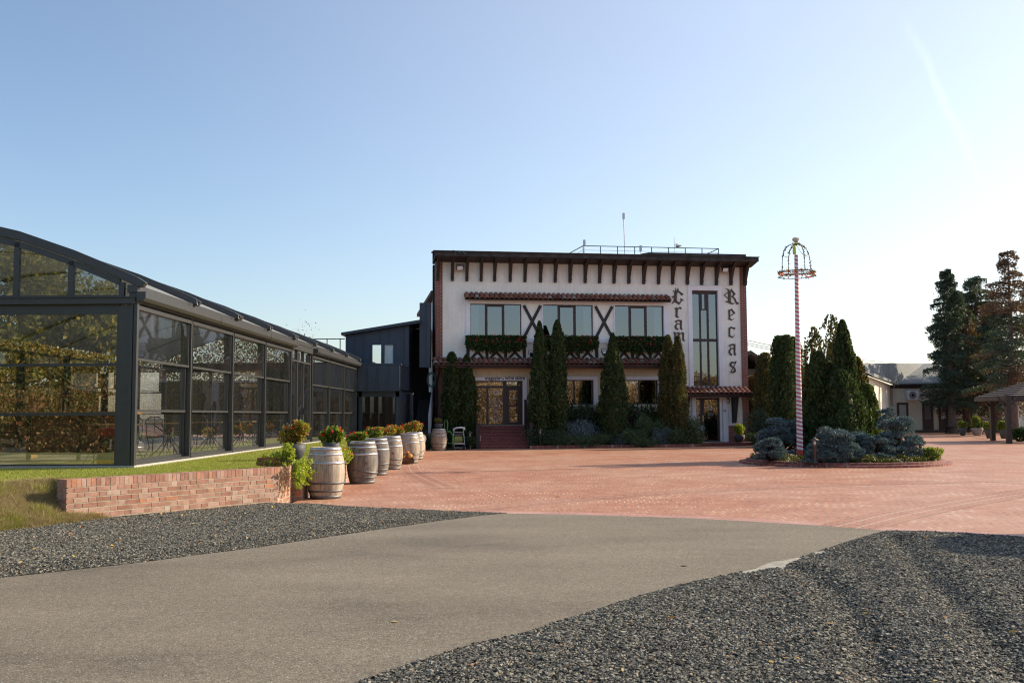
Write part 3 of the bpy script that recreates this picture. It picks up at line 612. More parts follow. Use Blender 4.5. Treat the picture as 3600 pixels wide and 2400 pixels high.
def chair():
    t = empty('garden_chair', (0, 0, 0), 0); b = MB(); b.box(-.2, .2, -.2, .2, .44, .465); b.build('seat', MT['black'], t, .004)
    b = MB(); b.tube([(-.19, .2, .46), (-.19, .26, .8), (-.1, .27, .88), (.1, .27, .88), (.19, .26, .8), (.19, .2, .46)], .012, 6); b.tube([(0, .21, .46), (0, .27, .88)], .008, 6); b.build('backrest', MT['black'], t)
    for sx in (-1, 1):
        for sy in (-1, 1):
            b = MB(); b.tube([(sx * .18, sy * .18, .44), (sx * .16, sy * .10, .22), (sx * .22, sy * .24, 0)], .012, 6); b.build('leg', MT['black'], t)
    return t
t0 = table(); c0 = chair(); ords = ['nearest', 'second', 'third', 'fourth', 'farthest']
for i, y in enumerate((1.7, 4.8, 7.9, 10.9, 17.2)):
    t = t0 if i == 0 else copy_tree(t0); t.location = (PX - 1.0, PY + y, PZ + .012)
    tag(t, '%s table with curved black legs behind the side glass of the pavilion' % ords[i], 'table', 'tables inside the pavilion')
    for j, s in enumerate((-1, 1)):
        c = c0 if (i == 0 and j == 0) else copy_tree(c0); c.location = (PX - 1.0, PY + y + s * .7, PZ + .012); c.rotation_euler = (0, 0, math.pi if s < 0 else 0)
        tag(c, 'black curved-leg garden chair on the %s side of the %s pavilion table' % ('near' if s < 0 else 'far', ords[i]), 'chair', 'chairs inside the pavilion')

# ================================================================ DARK BLUE ANNEX
def vseams(b, x0, x1, y, z0f, z1f, step, d=.03, axis='x'):
    n = int((x1 - x0) / step)
    for k in range(1, n + 1):
        x = x0 + k * step
        if axis == 'x': b.box(x - .012, x + .012, y - d, y, z0f(x), z1f(x))
        else: b.box(y, y + d, x - .012, x + .012, z0f(x), z1f(x))
an = empty('annex', (-4.85, 42.9, 0), 0, 'dark navy seam-clad annex with balcony between pavilion and half-timbered building', 'building')
b = MB(); b.box(-6, 0, 0, .10, 2.66, 3.72); b.box(-.10, 0, .101, 6.9, 2.66, 3.70); b.box(-6.05, .05, -.04, .13, 3.721, 3.77); b.box(-.13, .05, .131, 6.9, 3.701, 3.755); b.box(-6, .03, -.03, .14, 2.58, 2.66); b.box(-6, -.101, .101, 6.9, 2.60, 2.72)
vseams(b, -6, 0, 0, lambda x: 2.66, lambda x: 3.72, .46); vseams(b, 0, 6.9, 0, lambda x: 2.66, lambda x: 3.70, .14, axis='y'); b.build('balcony', MT['navy'], an)
# ground floor glazing
b = MB()
for x in (-6, -4.6, -3.1, -1.75, -.14): b.box(x - .07, x + .07, .35, .47, .0, 2.58)
b.box(-6, -.07, .35, .47, 2.35, 2.579); b.box(-6, -.07, .36, .46, 0, .12); b.build('glazing_frame', MT['navy'], an)
for x0, x1 in ((-5.93, -4.67), (-4.53, -3.17), (-3.03, -1.82), (-1.68, -.21)):
    b = MB(); b.box(x0, x1, .40, .41, .12, 2.35); b.build('pane', glass('annex_glass', .05, (.4, .42, .45)) if x0 == -5.93 else bpy.data.materials['annex_glass'], an)
b = MB(); b.box(-.12, -.06, .47, 6.8, .0, 2.58); b.box(-6, -.13, 3.0, 3.1, 0, 2.58); b.build('inner_wall', MT['navy'], an)
b = MB(); b.box(-.059, -.03, 1.2, 2.6, .1, 2.2); b.build('door', MT['frame'], an)
# upper storey set back, window, sloping roof
Y1 = 3.2; e = lambda px, py: (atY(px, py, 42.9 + Y1).x + 4.85, atY(px, py, 42.9 + Y1).z)
xl, zl = e(1215, 1178); xr, zr = e(1437, 1143)
wx0, wz1 = e(1304, 1207); wx1, wz0 = e(1388, 1283); lx = lambda x: zl + (zr - zl) * (x - xl) / (xr - xl)
b = MB()
for a0, a1 in ((xl, wx0), (wx1, xr)): b.prism([(a0, 2.7), (a1, 2.7), (a1, lx(a1)), (a0, lx(a0))], lambda a, c, t: (a, t, c), Y1, Y1 + .15)
b.prism([(wx0, wz1), (wx1, wz1), (wx1, lx(wx1)), (wx0, lx(wx0))], lambda a, c, t: (a, t, c), Y1, Y1 + .15)
b.prism([(wx0, 2.7), (wx1, 2.7), (wx1, wz0 - .3), (wx0, wz0 - .3)], lambda a, c, t: (a, t, c), Y1, Y1 + .15)
b.box(xr - .12, xr, Y1 + .151, Y1 + 4, 2.7, zr + .1); vseams(b, xl, wx0 - .1, Y1, lambda x: 2.7, lx, .42); vseams(b, wx1, xr, Y1, lambda x: 2.7, lx, .42); vseams(b, wx0, wx1, Y1, lambda x: wz1 + .08, lx, .42); b.build('wall', MT['navy'], an)
b = MB(); x_end = e(1478, 1136)[0]; f2 = lambda x: lx(x)
b.prism([(xl - .15, f2(xl - .15)), (x_end, f2(x_end)), (x_end, f2(x_end) + .14), (xl - .15, f2(xl - .15) + .12)], lambda a, c, t: (a, t, c), Y1 - .35, Y1 + 7); b.build('roof', MT['navy'], an)
fw = empty('window', (0, 0, 0)); fw.parent = an
b = MB(); b.box(wx0, wx0 + .07, Y1 - .03, Y1 + .1, wz0 - .3, wz1); b.box(wx1 - .07, wx1, Y1 - .03, Y1 + .1, wz0 - .3, wz1); b.box(wx0 + .07, wx1 - .07, Y1 - .03, Y1 + .1, wz1 - .07, wz1); wm = (wx0 + wx1) / 2; b.box(wm - .08, wm + .08, Y1 - .03, Y1 + .1, wz0 - .3, wz1 - .07); b.build('frame', MT['navy'], fw)
for a0, a1, mm in ((wx0 + .07, wm - .08, glass('annex_window_glass', .75, (.3, .3, .3))), (wm + .08, wx1 - .07, MT['curtain'])):
    b = MB(); b.box(a0, a1, Y1 + .02, Y1 + .03, wz0 - .3, wz1 - .07); b.build('pane', mm, fw)
b = MB(); b.box(wx0, wx1, Y1 + .9, Y1 + .95, 2.5, wz1 + .2); b.box(xr, x_end + .2, Y1 + 2.2, Y1 + 2.3, 0, zr); b.build('shade_backing', MT['dark_interior'], an)  # near-black sheets: shade of the unlit room and side gap put into the colour
# dark shaft beside the main building
px0, pz1 = atY(1475, 1064, 46.2).x, atY(1475, 1064, 46.2).z; px1 = atY(1511, 1064, 46.2).x; pz0 = atY(1475, 1291, 46.2).z
b = MB(); b.box(px0 + 4.85, px1 + 4.85, 3.3, 4.0, pz0, pz1); vseams(b, px0 + 4.85, px1 + 4.85, 3.3, lambda x: pz0, lambda x: pz1, .3); b.build('shaft', MT['navy'], an)
t = empty('roof_railing', (-9.5, 47, 5.4), 0, 'thin black railing on the flat roof left of the navy annex', 'railing')
q0 = atY(1100, 1191, 47); q1 = atY(1212, 1191, 47); b = MB(); z0 = 5.4; zz = q1.z - z0
b.bar((q0.x + 9.5, 0, zz), (q1.x + 9.5, 0, zz), .04, .04); b.build('handrail', MT['black'], t); 
for px in (1105, 1150, 1196):
    x_ = atY(px, 1191, 47).x + 9.5; b = MB(); b.box(x_ - .02, x_ + .02, -.02, .02, -1.5, zz - .021); b.build('post', MT['black'], t)
# outside stair between annex and main building
t = empty('outside_stair', (-3.9, 44.6, 0), 0, 'dark outside stair rising between the annex and the half-timbered building', 'stair')
b = MB()
for k in range(14): b.box(-.62, .10, .3 + k * .29, .3 + (k + 1) * .29 + .0, 0, .19 * (k + 1))
b.build('steps', plain('dark_stair_stone', (.035, .035, .038), .8), t)
b = MB(); b.prism([(.3, .35), (.3, 1.5), (4.4, 4.1), (4.4, 3.0)], lambda a, c, t_: (t_, a, c), .11, .17); b.build('balustrade', plain('pale_stair_cheek', (.30, .33, .38), .7), t)
# ================================================================ HALF-TIMBERED MAIN BUILDING
bld = empty('winery_building', FO, PHI, 'white half-timbered building with brick corner pillars and blackletter writing', 'building')
def m_stucco(name, c):
    m, N, Lk, P = nm(name); n = noise(N, Lk, .9, 6, .65); f = noise(N, Lk, 26, 5, .7); s = noise(N, Lk, 2.0, 4, .7, scl=(3, 3, .35))
    a = ramp(N, Lk, n, [(.35, tuple(x * .92 for x in c)), (.65, tuple(min(1, x * 1.05) for x in c))])
    a = mixc(N, Lk, .5, a, ramp(N, Lk, s, [(.3, (.74, .73, .69)), (.5, (1, 1, 1))]), 'MULTIPLY')
    Lk.new(a, P.inputs['Base Color']); P.inputs['Roughness'].default_value = .9; bump(N, Lk, P, f, .55, .02); return m
MWALL = m_stucco('white_stucco', (.87, .855, .795)); MCREAM = m_stucco('cream_stucco', (.66, .58, .43)); MTRIM = plain('white_trim_paint', (.79, .79, .84), .7, 0, .04, 3)
MPIL = brickwork('pillar_brick', (.23, .075, .055), (.17, .055, .045), (.36, .25, .21), .25, .085, .012, rot=(HX, 0, 0))
MSTEP = brickwork('red_step_brick', (.20, .055, .045), (.16, .045, .04), (.26, .13, .11), .30, .13, .008, rot=(HX, 0, 0))
def U(px, py=1300, off=0): return fac(px, py, off)[0]
def Z(px, py, off=0): return fac(px, py, off)[1]
uL, uR = U(1531, 1200), U(2627, 1200)
zE = Z(1800, 927)
def ebox(b, px0, px1, py0, py1, y0, y1, mi=0, ref=None):
    """box from photo pixels measured on the facade plane"""
    mx, my = (px0 + px1) / 2, (py0 + py1) / 2
    b.box(U(px0, my), U(px1, my), y0, y1, Z(mx, py1), Z(mx, py0), mi)
def rect(px0, px1, py0, py1):
    mx, my = (px0 + px1) / 2, (py0 + py1) / 2; return U(px0, my), U(px1, my), Z(mx, py1), Z(mx, py0)
upw = [rect(1653, 1833, 1068, 1186), rect(1909, 2085, 1068, 1186), rect(2161, 2334, 1068, 1186)]
for i in range(3): upw[i] = (*upw[i][:2], upw[0][2], upw[0][3])
tall = rect(2435, 2526, 1021, 1357)
shop = rect(1655, 1838, 1338, 1494); gwin = [rect(1930, 2087, 1335, 1421.5), rect(2152, 2314, 1333, 1421)]; entry = rect(2446, 2532, 1398, 1552)
gwin = [(*g[:2], gwin[0][2], gwin[0][3]) for g in gwin]
def holes_wall(name, u0, u1, z0, z1, holes, y0, y1, mat):
    us = sorted({u0, u1} | {h[0] for h in holes} | {h[1] for h in holes}); b = MB()
    for a, c in zip(us, us[1:]):
        m = (a + c) / 2; zz = [z0]
        for h in sorted([h for h in holes if h[0] < m < h[1]], key=lambda h: h[2]): zz += [h[2], h[3]]
        zz.append(z1)
        for k in range(0, len(zz), 2):
            if zz[k + 1] - zz[k] > .01: b.box(a, c, y0, y1, zz[k], zz[k + 1])
    return b.build(name, mat, bld)
zP = Z(1900, 1290)     # pent roof line splits cream ground floor from white upper floor
uS = U(2405, 1350)
holes_wall('wall', uL + .33, uR - .33, zP, zE + .15, upw + [(tall[0], tall[1], zP, tall[3])], 0, .30, MWALL)
zc2 = Z(2500, 1372)
holes_wall('ground_floor_wall', uL + .33, uS, 0, zP, [shop] + gwin, 0, .30, MCREAM)
holes_wall('wall', uS, uR - .33, 0, zP, [entry, (tall[0], tall[1], tall[2], zP)], 0, .30, MWALL)
b = MB(); b.box(uL, uL + .33, -.03, .5, 0, zE + .1); b.build('brick_pillar', MPIL, bld)
b = MB(); b.box(uR - .33, uR, -.03, .5, 0, zE + .1); b.build('brick_pillar', MPIL, bld)
b = MB(); a_, c_, z_, zz_ = rect(2555, 2616, 1495, 1552); b.box(a_, uR - .331, -.04, -.001, 0, zz_); b.box(uL + .331, uL + .6, -.02, -.001, 0, 2.2); b.build('brick_plinth', MPIL, bld)
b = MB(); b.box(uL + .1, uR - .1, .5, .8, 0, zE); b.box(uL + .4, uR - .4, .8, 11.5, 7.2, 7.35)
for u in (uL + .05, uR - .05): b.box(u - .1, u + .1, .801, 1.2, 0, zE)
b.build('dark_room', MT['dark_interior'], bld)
MREAR = m_stucco('rear_wing_stucco', (.55, .55, .56))
b = MB(); b.box(uL + .12, uL + .35, 1.2, 12, 0, 7.3); b.box(uR - .30, uR + .12, 1.9, 12, 0, 6.3); b.box(uL + .35, uR - .35, 11.6, 12, 0, 7); b.build('rear_wing', MREAR, bld)
b = MB(); b.box(uL - .12, uR - .2, 1.21, 12.3, 7.36, 7.55); b.prism([(uR - .1, 6.95), (uR + .45, 6.35), (uR + .45, 6.2), (uR - .1, 6.3)], lambda a, c, t: (a, t, c), 1.9, 12.3); b.build('rear_roof', plain('old_roof_tiles', (.10, .05, .04), .8, 0, .4, 5, .5), bld)
b = MB(); b.box(uL + 7.2, uR - 1.0, 3, 10, 7.56, 9.0); b.build('roof_terrace', MREAR, bld)
# eaves: sloping soffit, fascia boards, brackets
MDW = MT['dark_wood']; OV = .85
MROOF = plain('weathered_shingle', (.045, .038, .036), .85, 0, .5, 3, .6)
b = MB(); zf = zE + .18
b.prism([(0.0, zE + .02), (-OV, zf), (-OV, zf + .06), (0, zE + .12)], lambda a, c, t: (t, a, c), uL - .10, uR + .28); b.build('soffit', MDW, bld)
r = random.Random(4); b = MB(); u = uL - .12
while u < uR + .30:
    w = r.uniform(1.6, 2.6); u2 = min(uR + .32, u + w); d = r.uniform(-.012, .012)
    b.box(u, u2 - .004, -OV - .06, -OV, zf + d, zf + .20 + d); u = u2
b.build('fascia', MROOF, bld)
b = MB(); b.prism([(-OV - .10, zf + .20), (.55, zf + .34), (.55, zf + .40), (-OV - .10, zf + .245)], lambda a, c, t: (t, a, c), uL - .16, uR + .34); b.box(uL - .1, uR + .1, .35, .6, zE, zf + .33); b.build('roof', MROOF, bld)
b = MB(); ua, ub = U(2280, 893, OV), U(2622, 893, OV); b.prism([(-OV - .02, zf + .25), (.4, zf + .42), (.4, zf + .50), (-OV - .02, zf + .36)], lambda a, c, t: (t, a, c), ua, ub); b.build('raised_roof_layer', MROOF, bld)
bxs = [1538, 1589, 1640, 1690, 1737.5, 1792, 1844, 1898.5, 1950, 2002, 2055, 2106, 2156.5, 2208.5, 2261, 2312.5, 2362, 2413.5, 2464, 2515.6, 2566.6, 2616]
zb = Z(1900, 993)
def bracket_mb():
    b = MB(); w = .065
    b.prism([(-.002, zE + .06), (-OV * .92, zf + .0), (-OV * .92, zf - .08), (-OV * .62, zf - .20), (-.34, zE - .28), (-.16, zb + .26), (-.13, zb + .20), (-.002, zb + .2)], lambda a, c, t: (t, a, c), -w, w)
    b.box(-w - .008, w + .008, -.17, -.002, zb + .12, zb + .20); b.box(-w, w, -.14, -.002, zb, zb + .12); return b
bk = bracket_mb().build('bracket', MDW, bld)
for i, p in enumerate(bxs):
    o = bk if i == 0 else bk.copy()
    if i: COL.objects.link(o); o.parent = bld
    o.location = (U(p, 970) + .01, -.03 if i in (0, 21) else 0, 0)
# white raised band around the upper windows and half-timber panel
f0 = rect(1638, 2352, 1050, 1262)
b = MB(); t_ = .05; zt = upw[0][3]; z1203 = Z(1900, 1203); z1190 = Z(1900, 1189.5)
b.box(f0[0], upw[0][0], -t_, -.001, z1203, f0[3]); b.box(upw[2][1], f0[1] , -t_, -.001, z1203, f0[3]); b.box(upw[0][0], upw[2][1], -t_, -.001, zt, f0[3])
b.box(upw[0][0], upw[2][1], -t_ - .02, -.001, z1203 - .02, z1190)
for h, h2 in ((upw[0], upw[1]), (upw[1], upw[2])): b.box(h[1], h[1] + .04, -t_, -.001, z1190, zt); b.box(h2[0] - .04, h2[0], -t_, -.001, z1190, zt)
b.build('white_band', MTRIM, bld)
s0, s1 = U(2420, 1150), U(2538, 1150); zs = Z(2480, 1006)
b = MB(); b.box(s0, tall[0], -t_, -.001, zc2 + .05, zs); b.box(tall[1], s1, -t_, -.001, zc2 + .05, zs); b.box(tall[0], tall[1], -t_, -.001, tall[3], zs); b.box(s0 - .02, s1 + .02, -t_ - .03, -.001, zs, zs + .03); b.build('window_surround', MTRIM, bld)
# diagonal crosses between upper windows
def cross(b, u0, u1, z0, z1, w, y=-.035, d=.03):
    def dg(p, q, yy):
        dx, dz = q[0] - p[0], q[1] - p[1]; L = math.hypot(dx, dz); nx_, nz_ = -dz / L * w / 2, dx / L * w / 2
        pts = [(p[0] + nx_, p[1] + nz_), (q[0] + nx_, q[1] + nz_), (q[0] - nx_, q[1] - nz_), (p[0] - nx_, p[1] - nz_)]
        b.prism(pts, lambda a, c, t: (a, t, c), yy, -.001)
    dg((u0, z1), (u1, z0), y); dg((u0, z0), (u1, z1), y - .004)
for h, h2 in ((upw[0], upw[1]), (upw[1], upw[2])):
    b = MB(); cross(b, h[1] + .12, h2[0] - .12, z1190 + .04, zt - .06, .14); b.build('timber_cross', MT['black_timber'], bld)
zlo = Z(1900, 1264)
for grp in ([1645, 1711.5, 1777, 1843], [1911, 1972.5, 2034.5, 2097.5], [2163, 2223, 2285.5, 2344]):
    us = [U(p, 1235) for p in grp]
    for u in us:
        b = MB(); w = .07 if u not in (us[0], us[-1]) else .075; b.box(u - w, u + w, -.045, -.001, zlo, z1203 - .025); b.build('timber_post', MT['black_timber'], bld)
    for a, c in zip(us, us[1:]):
        b = MB(); cross(b, a + .09, c - .09, zlo - .02, z1203 - .10, .12); b.build('timber_cross', MT['black_timber'], bld)
# windows
def window(u0, u1, z0, z1, muls, pane, fw=.055, yy=.12, extra=(), back=None, name='window'):
    b = MB(); d = .07
    b.box(u0, u0 + fw, yy, yy + d, z0, z1); b.box(u1 - fw, u1, yy, yy + d, z0, z1); b.box(u0 + fw, u1 - fw, yy, yy + d, z1 - fw, z1); b.box(u0 + fw, u1 - fw, yy, yy + d, z0, z0 + fw)
    for m, w in muls: b.box(m - w / 2, m + w / 2, yy - .01, yy + d + .01, z0 + fw, z1 - fw)
    for x in extra: b.box(x[0], x[1], yy - .012, yy + d - .005, x[2], x[3])
    fr = b.build(name, MT['brown_frame'], bld)
    e_ = [u0 + fw] + [v for m, w in muls for v in (m - w / 2, m + w / 2)] + [u1 - fw]
    for k in range(0, len(e_), 2):
        p = MB(); p.box(e_[k], e_[k + 1], yy + .03, yy + .04, z0 + fw, z1 - fw); p.build('pane', pane, fr)
    return fr
for i, (w, ms) in enumerate(zip(upw, ((1710.5, 1770), (1967, 2022), (2217, 2272)))):
    m1, m2 = U(ms[0], 1120), U(ms[1], 1120)
    fr = window(*w, [(m1, .12), (m2, .12)], MT['pane_sky'], .035, extra=[(m1 + .06, m2 - .06, w[3] - .12, w[3] - .04)])
    b = MB(); n = 24; ca, cb = ((w[0] + .04, w[0] + .45) if i == 0 else (w[1] - .42, w[1] - .05))
    vs = []; 
    for k in range(n + 1):
        x = ca + (cb - ca) * k / n; y = .27 + .03 * math.sin(k * 1.9); vs += [(x, y, w[2]), (x, y, w[3] - .05)]
    b.add(vs, [(2 * k, 2 * k + 2, 2 * k + 3, 2 * k + 1) for k in range(n)], smooth=True); b.build('curtain', MT['curtain'], fr)
tm = [U(2465, 1150), U(2492, 1150)]; zt1, zt2 = Z(2480, 1200), Z(2480, 1190); zq = Z(2480, 1085)
window(*tall, [(tm[0], .08), (tm[1], .09)], MT['pane_sky'], .05, extra=[(tall[0] + .05, tall[1] - .05, zt1, zt2), (tall[0], tall[1], tall[3] - .17, tall[3]), (tm[0], tm[1], zq - .06, zq), (tm[0] + .04, tm[0] + .10, zq, tall[3] - .17), (tm[1] - .14, tm[1] - .04, zq, tall[3] - .17)])
for g, muls in ((gwin[0], (1966, 2021)), (gwin[1], (2190, 2250))):
    window(*g, [(U(m, 1380), .07) for m in muls], MT['pane_dark'], .05, .16)
# ground floor frames
def frame3(r_, w, mat, y=-.05, sides=(1, 1), zb_=None):
    b = MB(); z0 = r_[2] if zb_ is None else zb_
    if sides[0]: b.box(r_[0] - w, r_[0], y, -.001, z0, r_[3])
    if sides[1]: b.box(r_[1], r_[1] + w, y, -.001, z0, r_[3])
    b.box(r_[0] - w * sides[0], r_[1] + w * sides[1], y, -.001, r_[3], r_[3] + w * .85); b.build('window_surround', mat, bld)
frame3(shop, .20, MTRIM); [frame3(g, .20, MTRIM) for g in gwin]
# shop front: three-part glazing with door
def sfr():
    z0, z1 = shop[2], shop[3]; ztr = Z(1760, 1359); m1, m2 = U(1715, 1420), U(1780, 1420)
    b = MB(); y0, y1 = .14, .21
    b.box(shop[0], shop[0] + .06, y0, y1, z0, z1); b.box(shop[1] - .12, shop[1], y0, y1, z0, z1); b.box(shop[0] + .06, shop[1] - .12, y0, y1, z1 - .05, z1); b.box(shop[0] + .06, shop[1] - .12, y0, y1, z0, z0 + .06)
    b.box(m1 - .05, m1 + .05, y0 - .005, y1, z0 + .06, ztr - .06); b.box(m2 - .14, m2 + .04, y0 - .006, y1, z0 + .06, z1 - .05); b.box(shop[0] + .06, shop[1] - .12, y0 + .002, y1, ztr - .06, ztr + .05)
    f = b.build('shop_window', MT['brown_frame'], bld)
    for a, c, q, w in ((shop[0] + .06, m1 - .05, z0 + .06, ztr - .06), (m1 + .05, m2 - .14, z0 + .06, ztr - .06), (shop[0] + .06, m2 - .14, ztr + .05, z1 - .05), (m2 + .04, shop[1] - .12, ztr + .05, z1 - .05)):
        p = MB(); p.box(a, c, .17, .18, q, w); p.build('pane', MT['pane_dark'], f)
    d = empty('shop_door', (0, 0, 0)); d.parent = bld; a, c = m2 + .045, shop[1] - .125; zr_ = Z(1810, 1426); b = MB()
    b.box(a, a + .12, .12, .19, z0 + .02, ztr - .065); b.box(c - .12, c, .12, .19, z0 + .02, ztr - .065); b.box(a + .12, c - .12, .12, .19, ztr - .165, ztr - .065); b.box(a + .12, c - .12, .12, .19, z0 + .02, z0 + .14); b.box(a + .12, c - .12, .12, .19, zr_ - .04, zr_ + .04); b.build('door_leaf', MT['brown_frame'], d)
    for q, w in ((z0 + .14, zr_ - .04), (zr_ + .04, ztr - .165)):
        p = MB(); p.box(a + .12, c - .12, .15, .16, q, w); p.build('pane', MT['pane_dark'], d)
    h = MB(); h.tube([(a + .06, .12, 2.0), (a + .06, .06, 2.0), (a + .06, .06, 2.1), (a + .06, .12, 2.1)], .012, 6); h.build('handle', MT['steel'], d)
    return f, d, m1, m2, ztr
shopf, shopd, sm1, sm2, sztr = sfr()
# entrance door on the right
dz = rect(2431, 2446, 1398, 1552)
b = MB(); b.box(entry[0] - .20, entry[0], -.10, -.001, .12, zc2 - .02); b.box(entry[1] + .10, entry[1] + .36, -.14, -.001, .12, zc2 - .02); b.box(entry[0], entry[1] + .1, -.06, -.001, entry[3], zc2 - .02); b.build('door_surround', MTRIM, bld)
ed = empty('entrance_door', (0, 0, 0)); ed.parent = bld; z0, z1 = .16, entry[3]; um = U(2472, 1480)
b = MB(); b.box(entry[0], entry[1] + .1, .10, .17, z1 - .09, z1); b.box(entry[0], entry[0] + .03, .10, .17, z0, z1 - .09); b.box(um - .09, um + .09, .09, .17, z0, z1 - .09); b.box(entry[1] - .08, entry[1] + .1, .10, .17, z0, z1 - .09); b.box(entry[0] + .03, entry[1] - .08, .10, .17, z0, z0 + .10); b.build('door_frame', MT['brown_frame'], ed)
for a, c in ((entry[0] + .03, um - .09), (um + .09, entry[1] - .08)):
    b = MB(); b.box(a, c, .13, .14, z0 + .10, z1 - .09); b.build('pane', MT['pane_dark'], ed)
b = MB(); b.box(um + .0, um + .05, .07, .09, 1.15, 1.45); b.tube([(um + .03, .07, 1.3), (um + .03, .03, 1.3), (um + .15, .03, 1.3)], .012, 6); b.build('handle', plain('brass_handle', (.55, .4, .2), .35, 1), ed)
# tiled pent roofs with half-round tiles
MTL = islands('clay_roof_tile', [(0, (.13, .06, .045)), (.4, (.24, .10, .07)), (.7, (.33, .14, .095)), (.9, (.18, .12, .10)), (1, (.32, .28, .26))], .75, 0, .4)
def tile_roof(name, u0, u1, yi, zi, yo, zo, rows, pitch=.235):
    b = MB(); L = math.hypot(yo - yi, zo - zi); sy, sz = (yo - yi) / rows, (zo - zi) / rows; n = round((u1 - u0) / pitch); p = (u1 - u0) / n; r = random.Random(9)
    nyv, nzv = -(zo - zi) / L, (yo - yi) / L
    if nzv < 0: nyv, nzv = -nyv, -nzv
    for q in range(rows):
        for k in range(n):
            uc = u0 + (k + .5) * p; r0_, r1_ = p * .40, p * .47; lift = .012 + r.uniform(0, .008); vs = []
            for e2, rr, yy, zz, ad in ((0, r0_, yi + sy * (q - .12 if q else q), zi + sz * (q - .12 if q else q), .0), (1, r1_, yi + sy * (q + 1), zi + sz * (q + 1), lift)):
                for s in range(9):
                    a = math.pi * s / 8; x = uc + math.cos(a) * rr; h = math.sin(a) * rr * .95 + ad; vs.append((x, yy + nyv * h, zz + nzv * h))
                for s in range(9):
                    a = math.pi * s / 8; x = uc + math.cos(a) * (rr - .016); h = math.sin(a) * (rr * .75 - .018) + ad; vs.append((x, yy + nyv * h, zz + nzv * h))
            fs = [(s, s + 1, 18 + s + 1, 18 + s) for s in range(8)] + [(9 + s, 27 + s, 27 + s + 1, 9 + s + 1) for s in range(8)] + [(18 + s, 18 + s + 1, 27 + s + 1, 27 + s) for s in range(8)]
            b.add(vs, fs)
            # concave pan between tiles
            um_ = uc + p / 2; y0_, z0_, y1_, z1_ = yi + sy * q, zi + sz * q, yi + sy * (q + 1), zi + sz * (q + 1)
            vs = []
            for yy, zz in ((y0_, z0_), (y1_, z1_ + .01)):
                for s in range(5):
                    a = math.pi * s / 4; h = .03 - math.sin(a) * .035; vs.append((um_ - math.cos(a) * p * .22, yy + nyv * h, zz + nzv * h))
            b.add(vs, [(s, s + 1, 6 + s, 5 + s) for s in range(4)])
    b.prism([(yi, zi - .02), (yo, zo - .02), (yo, zo - .07), (yi, zi - .10)], lambda a, c, t: (t, a, c), u0, u1, 1)
    return b.build(name, [MTL, MDW], bld)
tile_roof('window_tile_canopy', U(1634, 1040, .3), U(2356, 1040, .3), 0, Z(1900, 1034), -.38, Z(1900, 1056, .38) + .05, 2)
pl0, pl1 = U(1522, 1275, .6), U(2352, 1275, .6); zpi = Z(1900, 1262); zpo = Z(1900, 1281, .9)
tile_roof('pent_tile_roof', pl0, pl1, 0, zpi, -.9, zpo, 3)
cr0, cr1 = U(2404, 1370, .5), U(2637, 1370, .5); zci, zco = Z(2520, 1362), Z(2520, 1385, .8)
tile_roof('door_tile_canopy', cr0, cr1, 0, zci, -.8, zco, 3)
def gutter(u0, u1, y, z):
    b = MB(); b.prism([(y + .07, z + .02), (y + .055, z - .04), (y, z - .065), (y - .055, z - .04), (y - .07, z + .025), (y - .055, z + .025), (y - .04, z - .03), (y, z - .05), (y + .04, z - .03), (y + .055, z + .02)], lambda a, c, t: (t, a, c), u0, u1); b.box(u0 + .05, u1 - .05, y + .08, y + .14, z - .12, z + .01); b.build('gutter', MT['brown_frame'], bld)
gutter(pl0 + .05, pl1, -.98, zpo - .03); gutter(cr0, cr1, -.88, zco - .03)
b = MB(); b.box(pl0 + .1, pl1 - .02, -.88, -.001, zpo - .16, zpo - .10); b.build('pent_soffit', plain('pent_soffit_board', (.14, .09, .06), .7), bld)
b = MB(); b.tube([(pl0 + .28, -.95, zpo - .1), (pl0 + .28, -.7, zpo - .4), (pl0 + .22, -.1, zpo - .8), (pl0 + .22, -.08, .15)], .05, 8); b.build('downpipe', MT['brown_frame'], bld)
# wedge brackets under the door canopy and flared wall edge
def wedge(pa, pb, pc, pd, y0, y1, mat, name):
    b = MB(); pts = [fac(*p) for p in (pa, pb, pc, pd)]; b.prism(pts, lambda a, c, t: (a, t, c), y0, y1); b.build(name, mat, bld)
wedge((2570, 1391), (2590, 1391), (2581.5, 1486), (2573, 1486), -.30, -.001, MT['black_timber'], 'wedge_bracket')
wedge((2400, 1391), (2420, 1391), (2411, 1486), (2403, 1486), -.30, -.001, MT['black_timber'], 'wedge_bracket')
b = MB(); mb_ = rect(2540, 2546, 1439, 1446); b.box(mb_[0], mb_[1] + .03, -.17, -.141, mb_[2], mb_[3]); b.build('door_bell', MT['black'], bld)
b = MB(); b.box(mb_[0] + .01, mb_[1] + .0, -.175, -.171, mb_[2] + .02, mb_[3] - .01); b.build('bell_button', MT['white'], bld)

# ---------------------------------------------------------------- lettering
MLET = plain('brown_letter', (.075, .050, .042), .6, 0, .1)
zm = lambda pts: [(2330 + x * .2232, 980 + y * .2232) for x, y in pts]
def letter(name, polys, y=-.0):
    b = MB()
    for i, p in enumerate(polys):
        q = [fac(*c) for c in zm(p)]; b.prism(q, lambda a, c, t: (a, t, c), -.028 - .0017 * i, -.002)
    b.build(name, MLET, bld)
Cg = [[(150, 185), (188, 195), (203, 140), (211, 190), (208, 345), (180, 362), (166, 330), (178, 300), (180, 215)], [(206, 215), (238, 140), (252, 188), (328, 245), (292, 265), (250, 212), (206, 240)],
      [(142, 400), (160, 352), (178, 342), (208, 342), (262, 375), (282, 345), (274, 303), (332, 338), (300, 350), (255, 410), (225, 386), (178, 366)], [(138, 285), (178, 262), (172, 300), (150, 302)], [(217, 225), (223, 225), (223, 350), (217, 350)]]
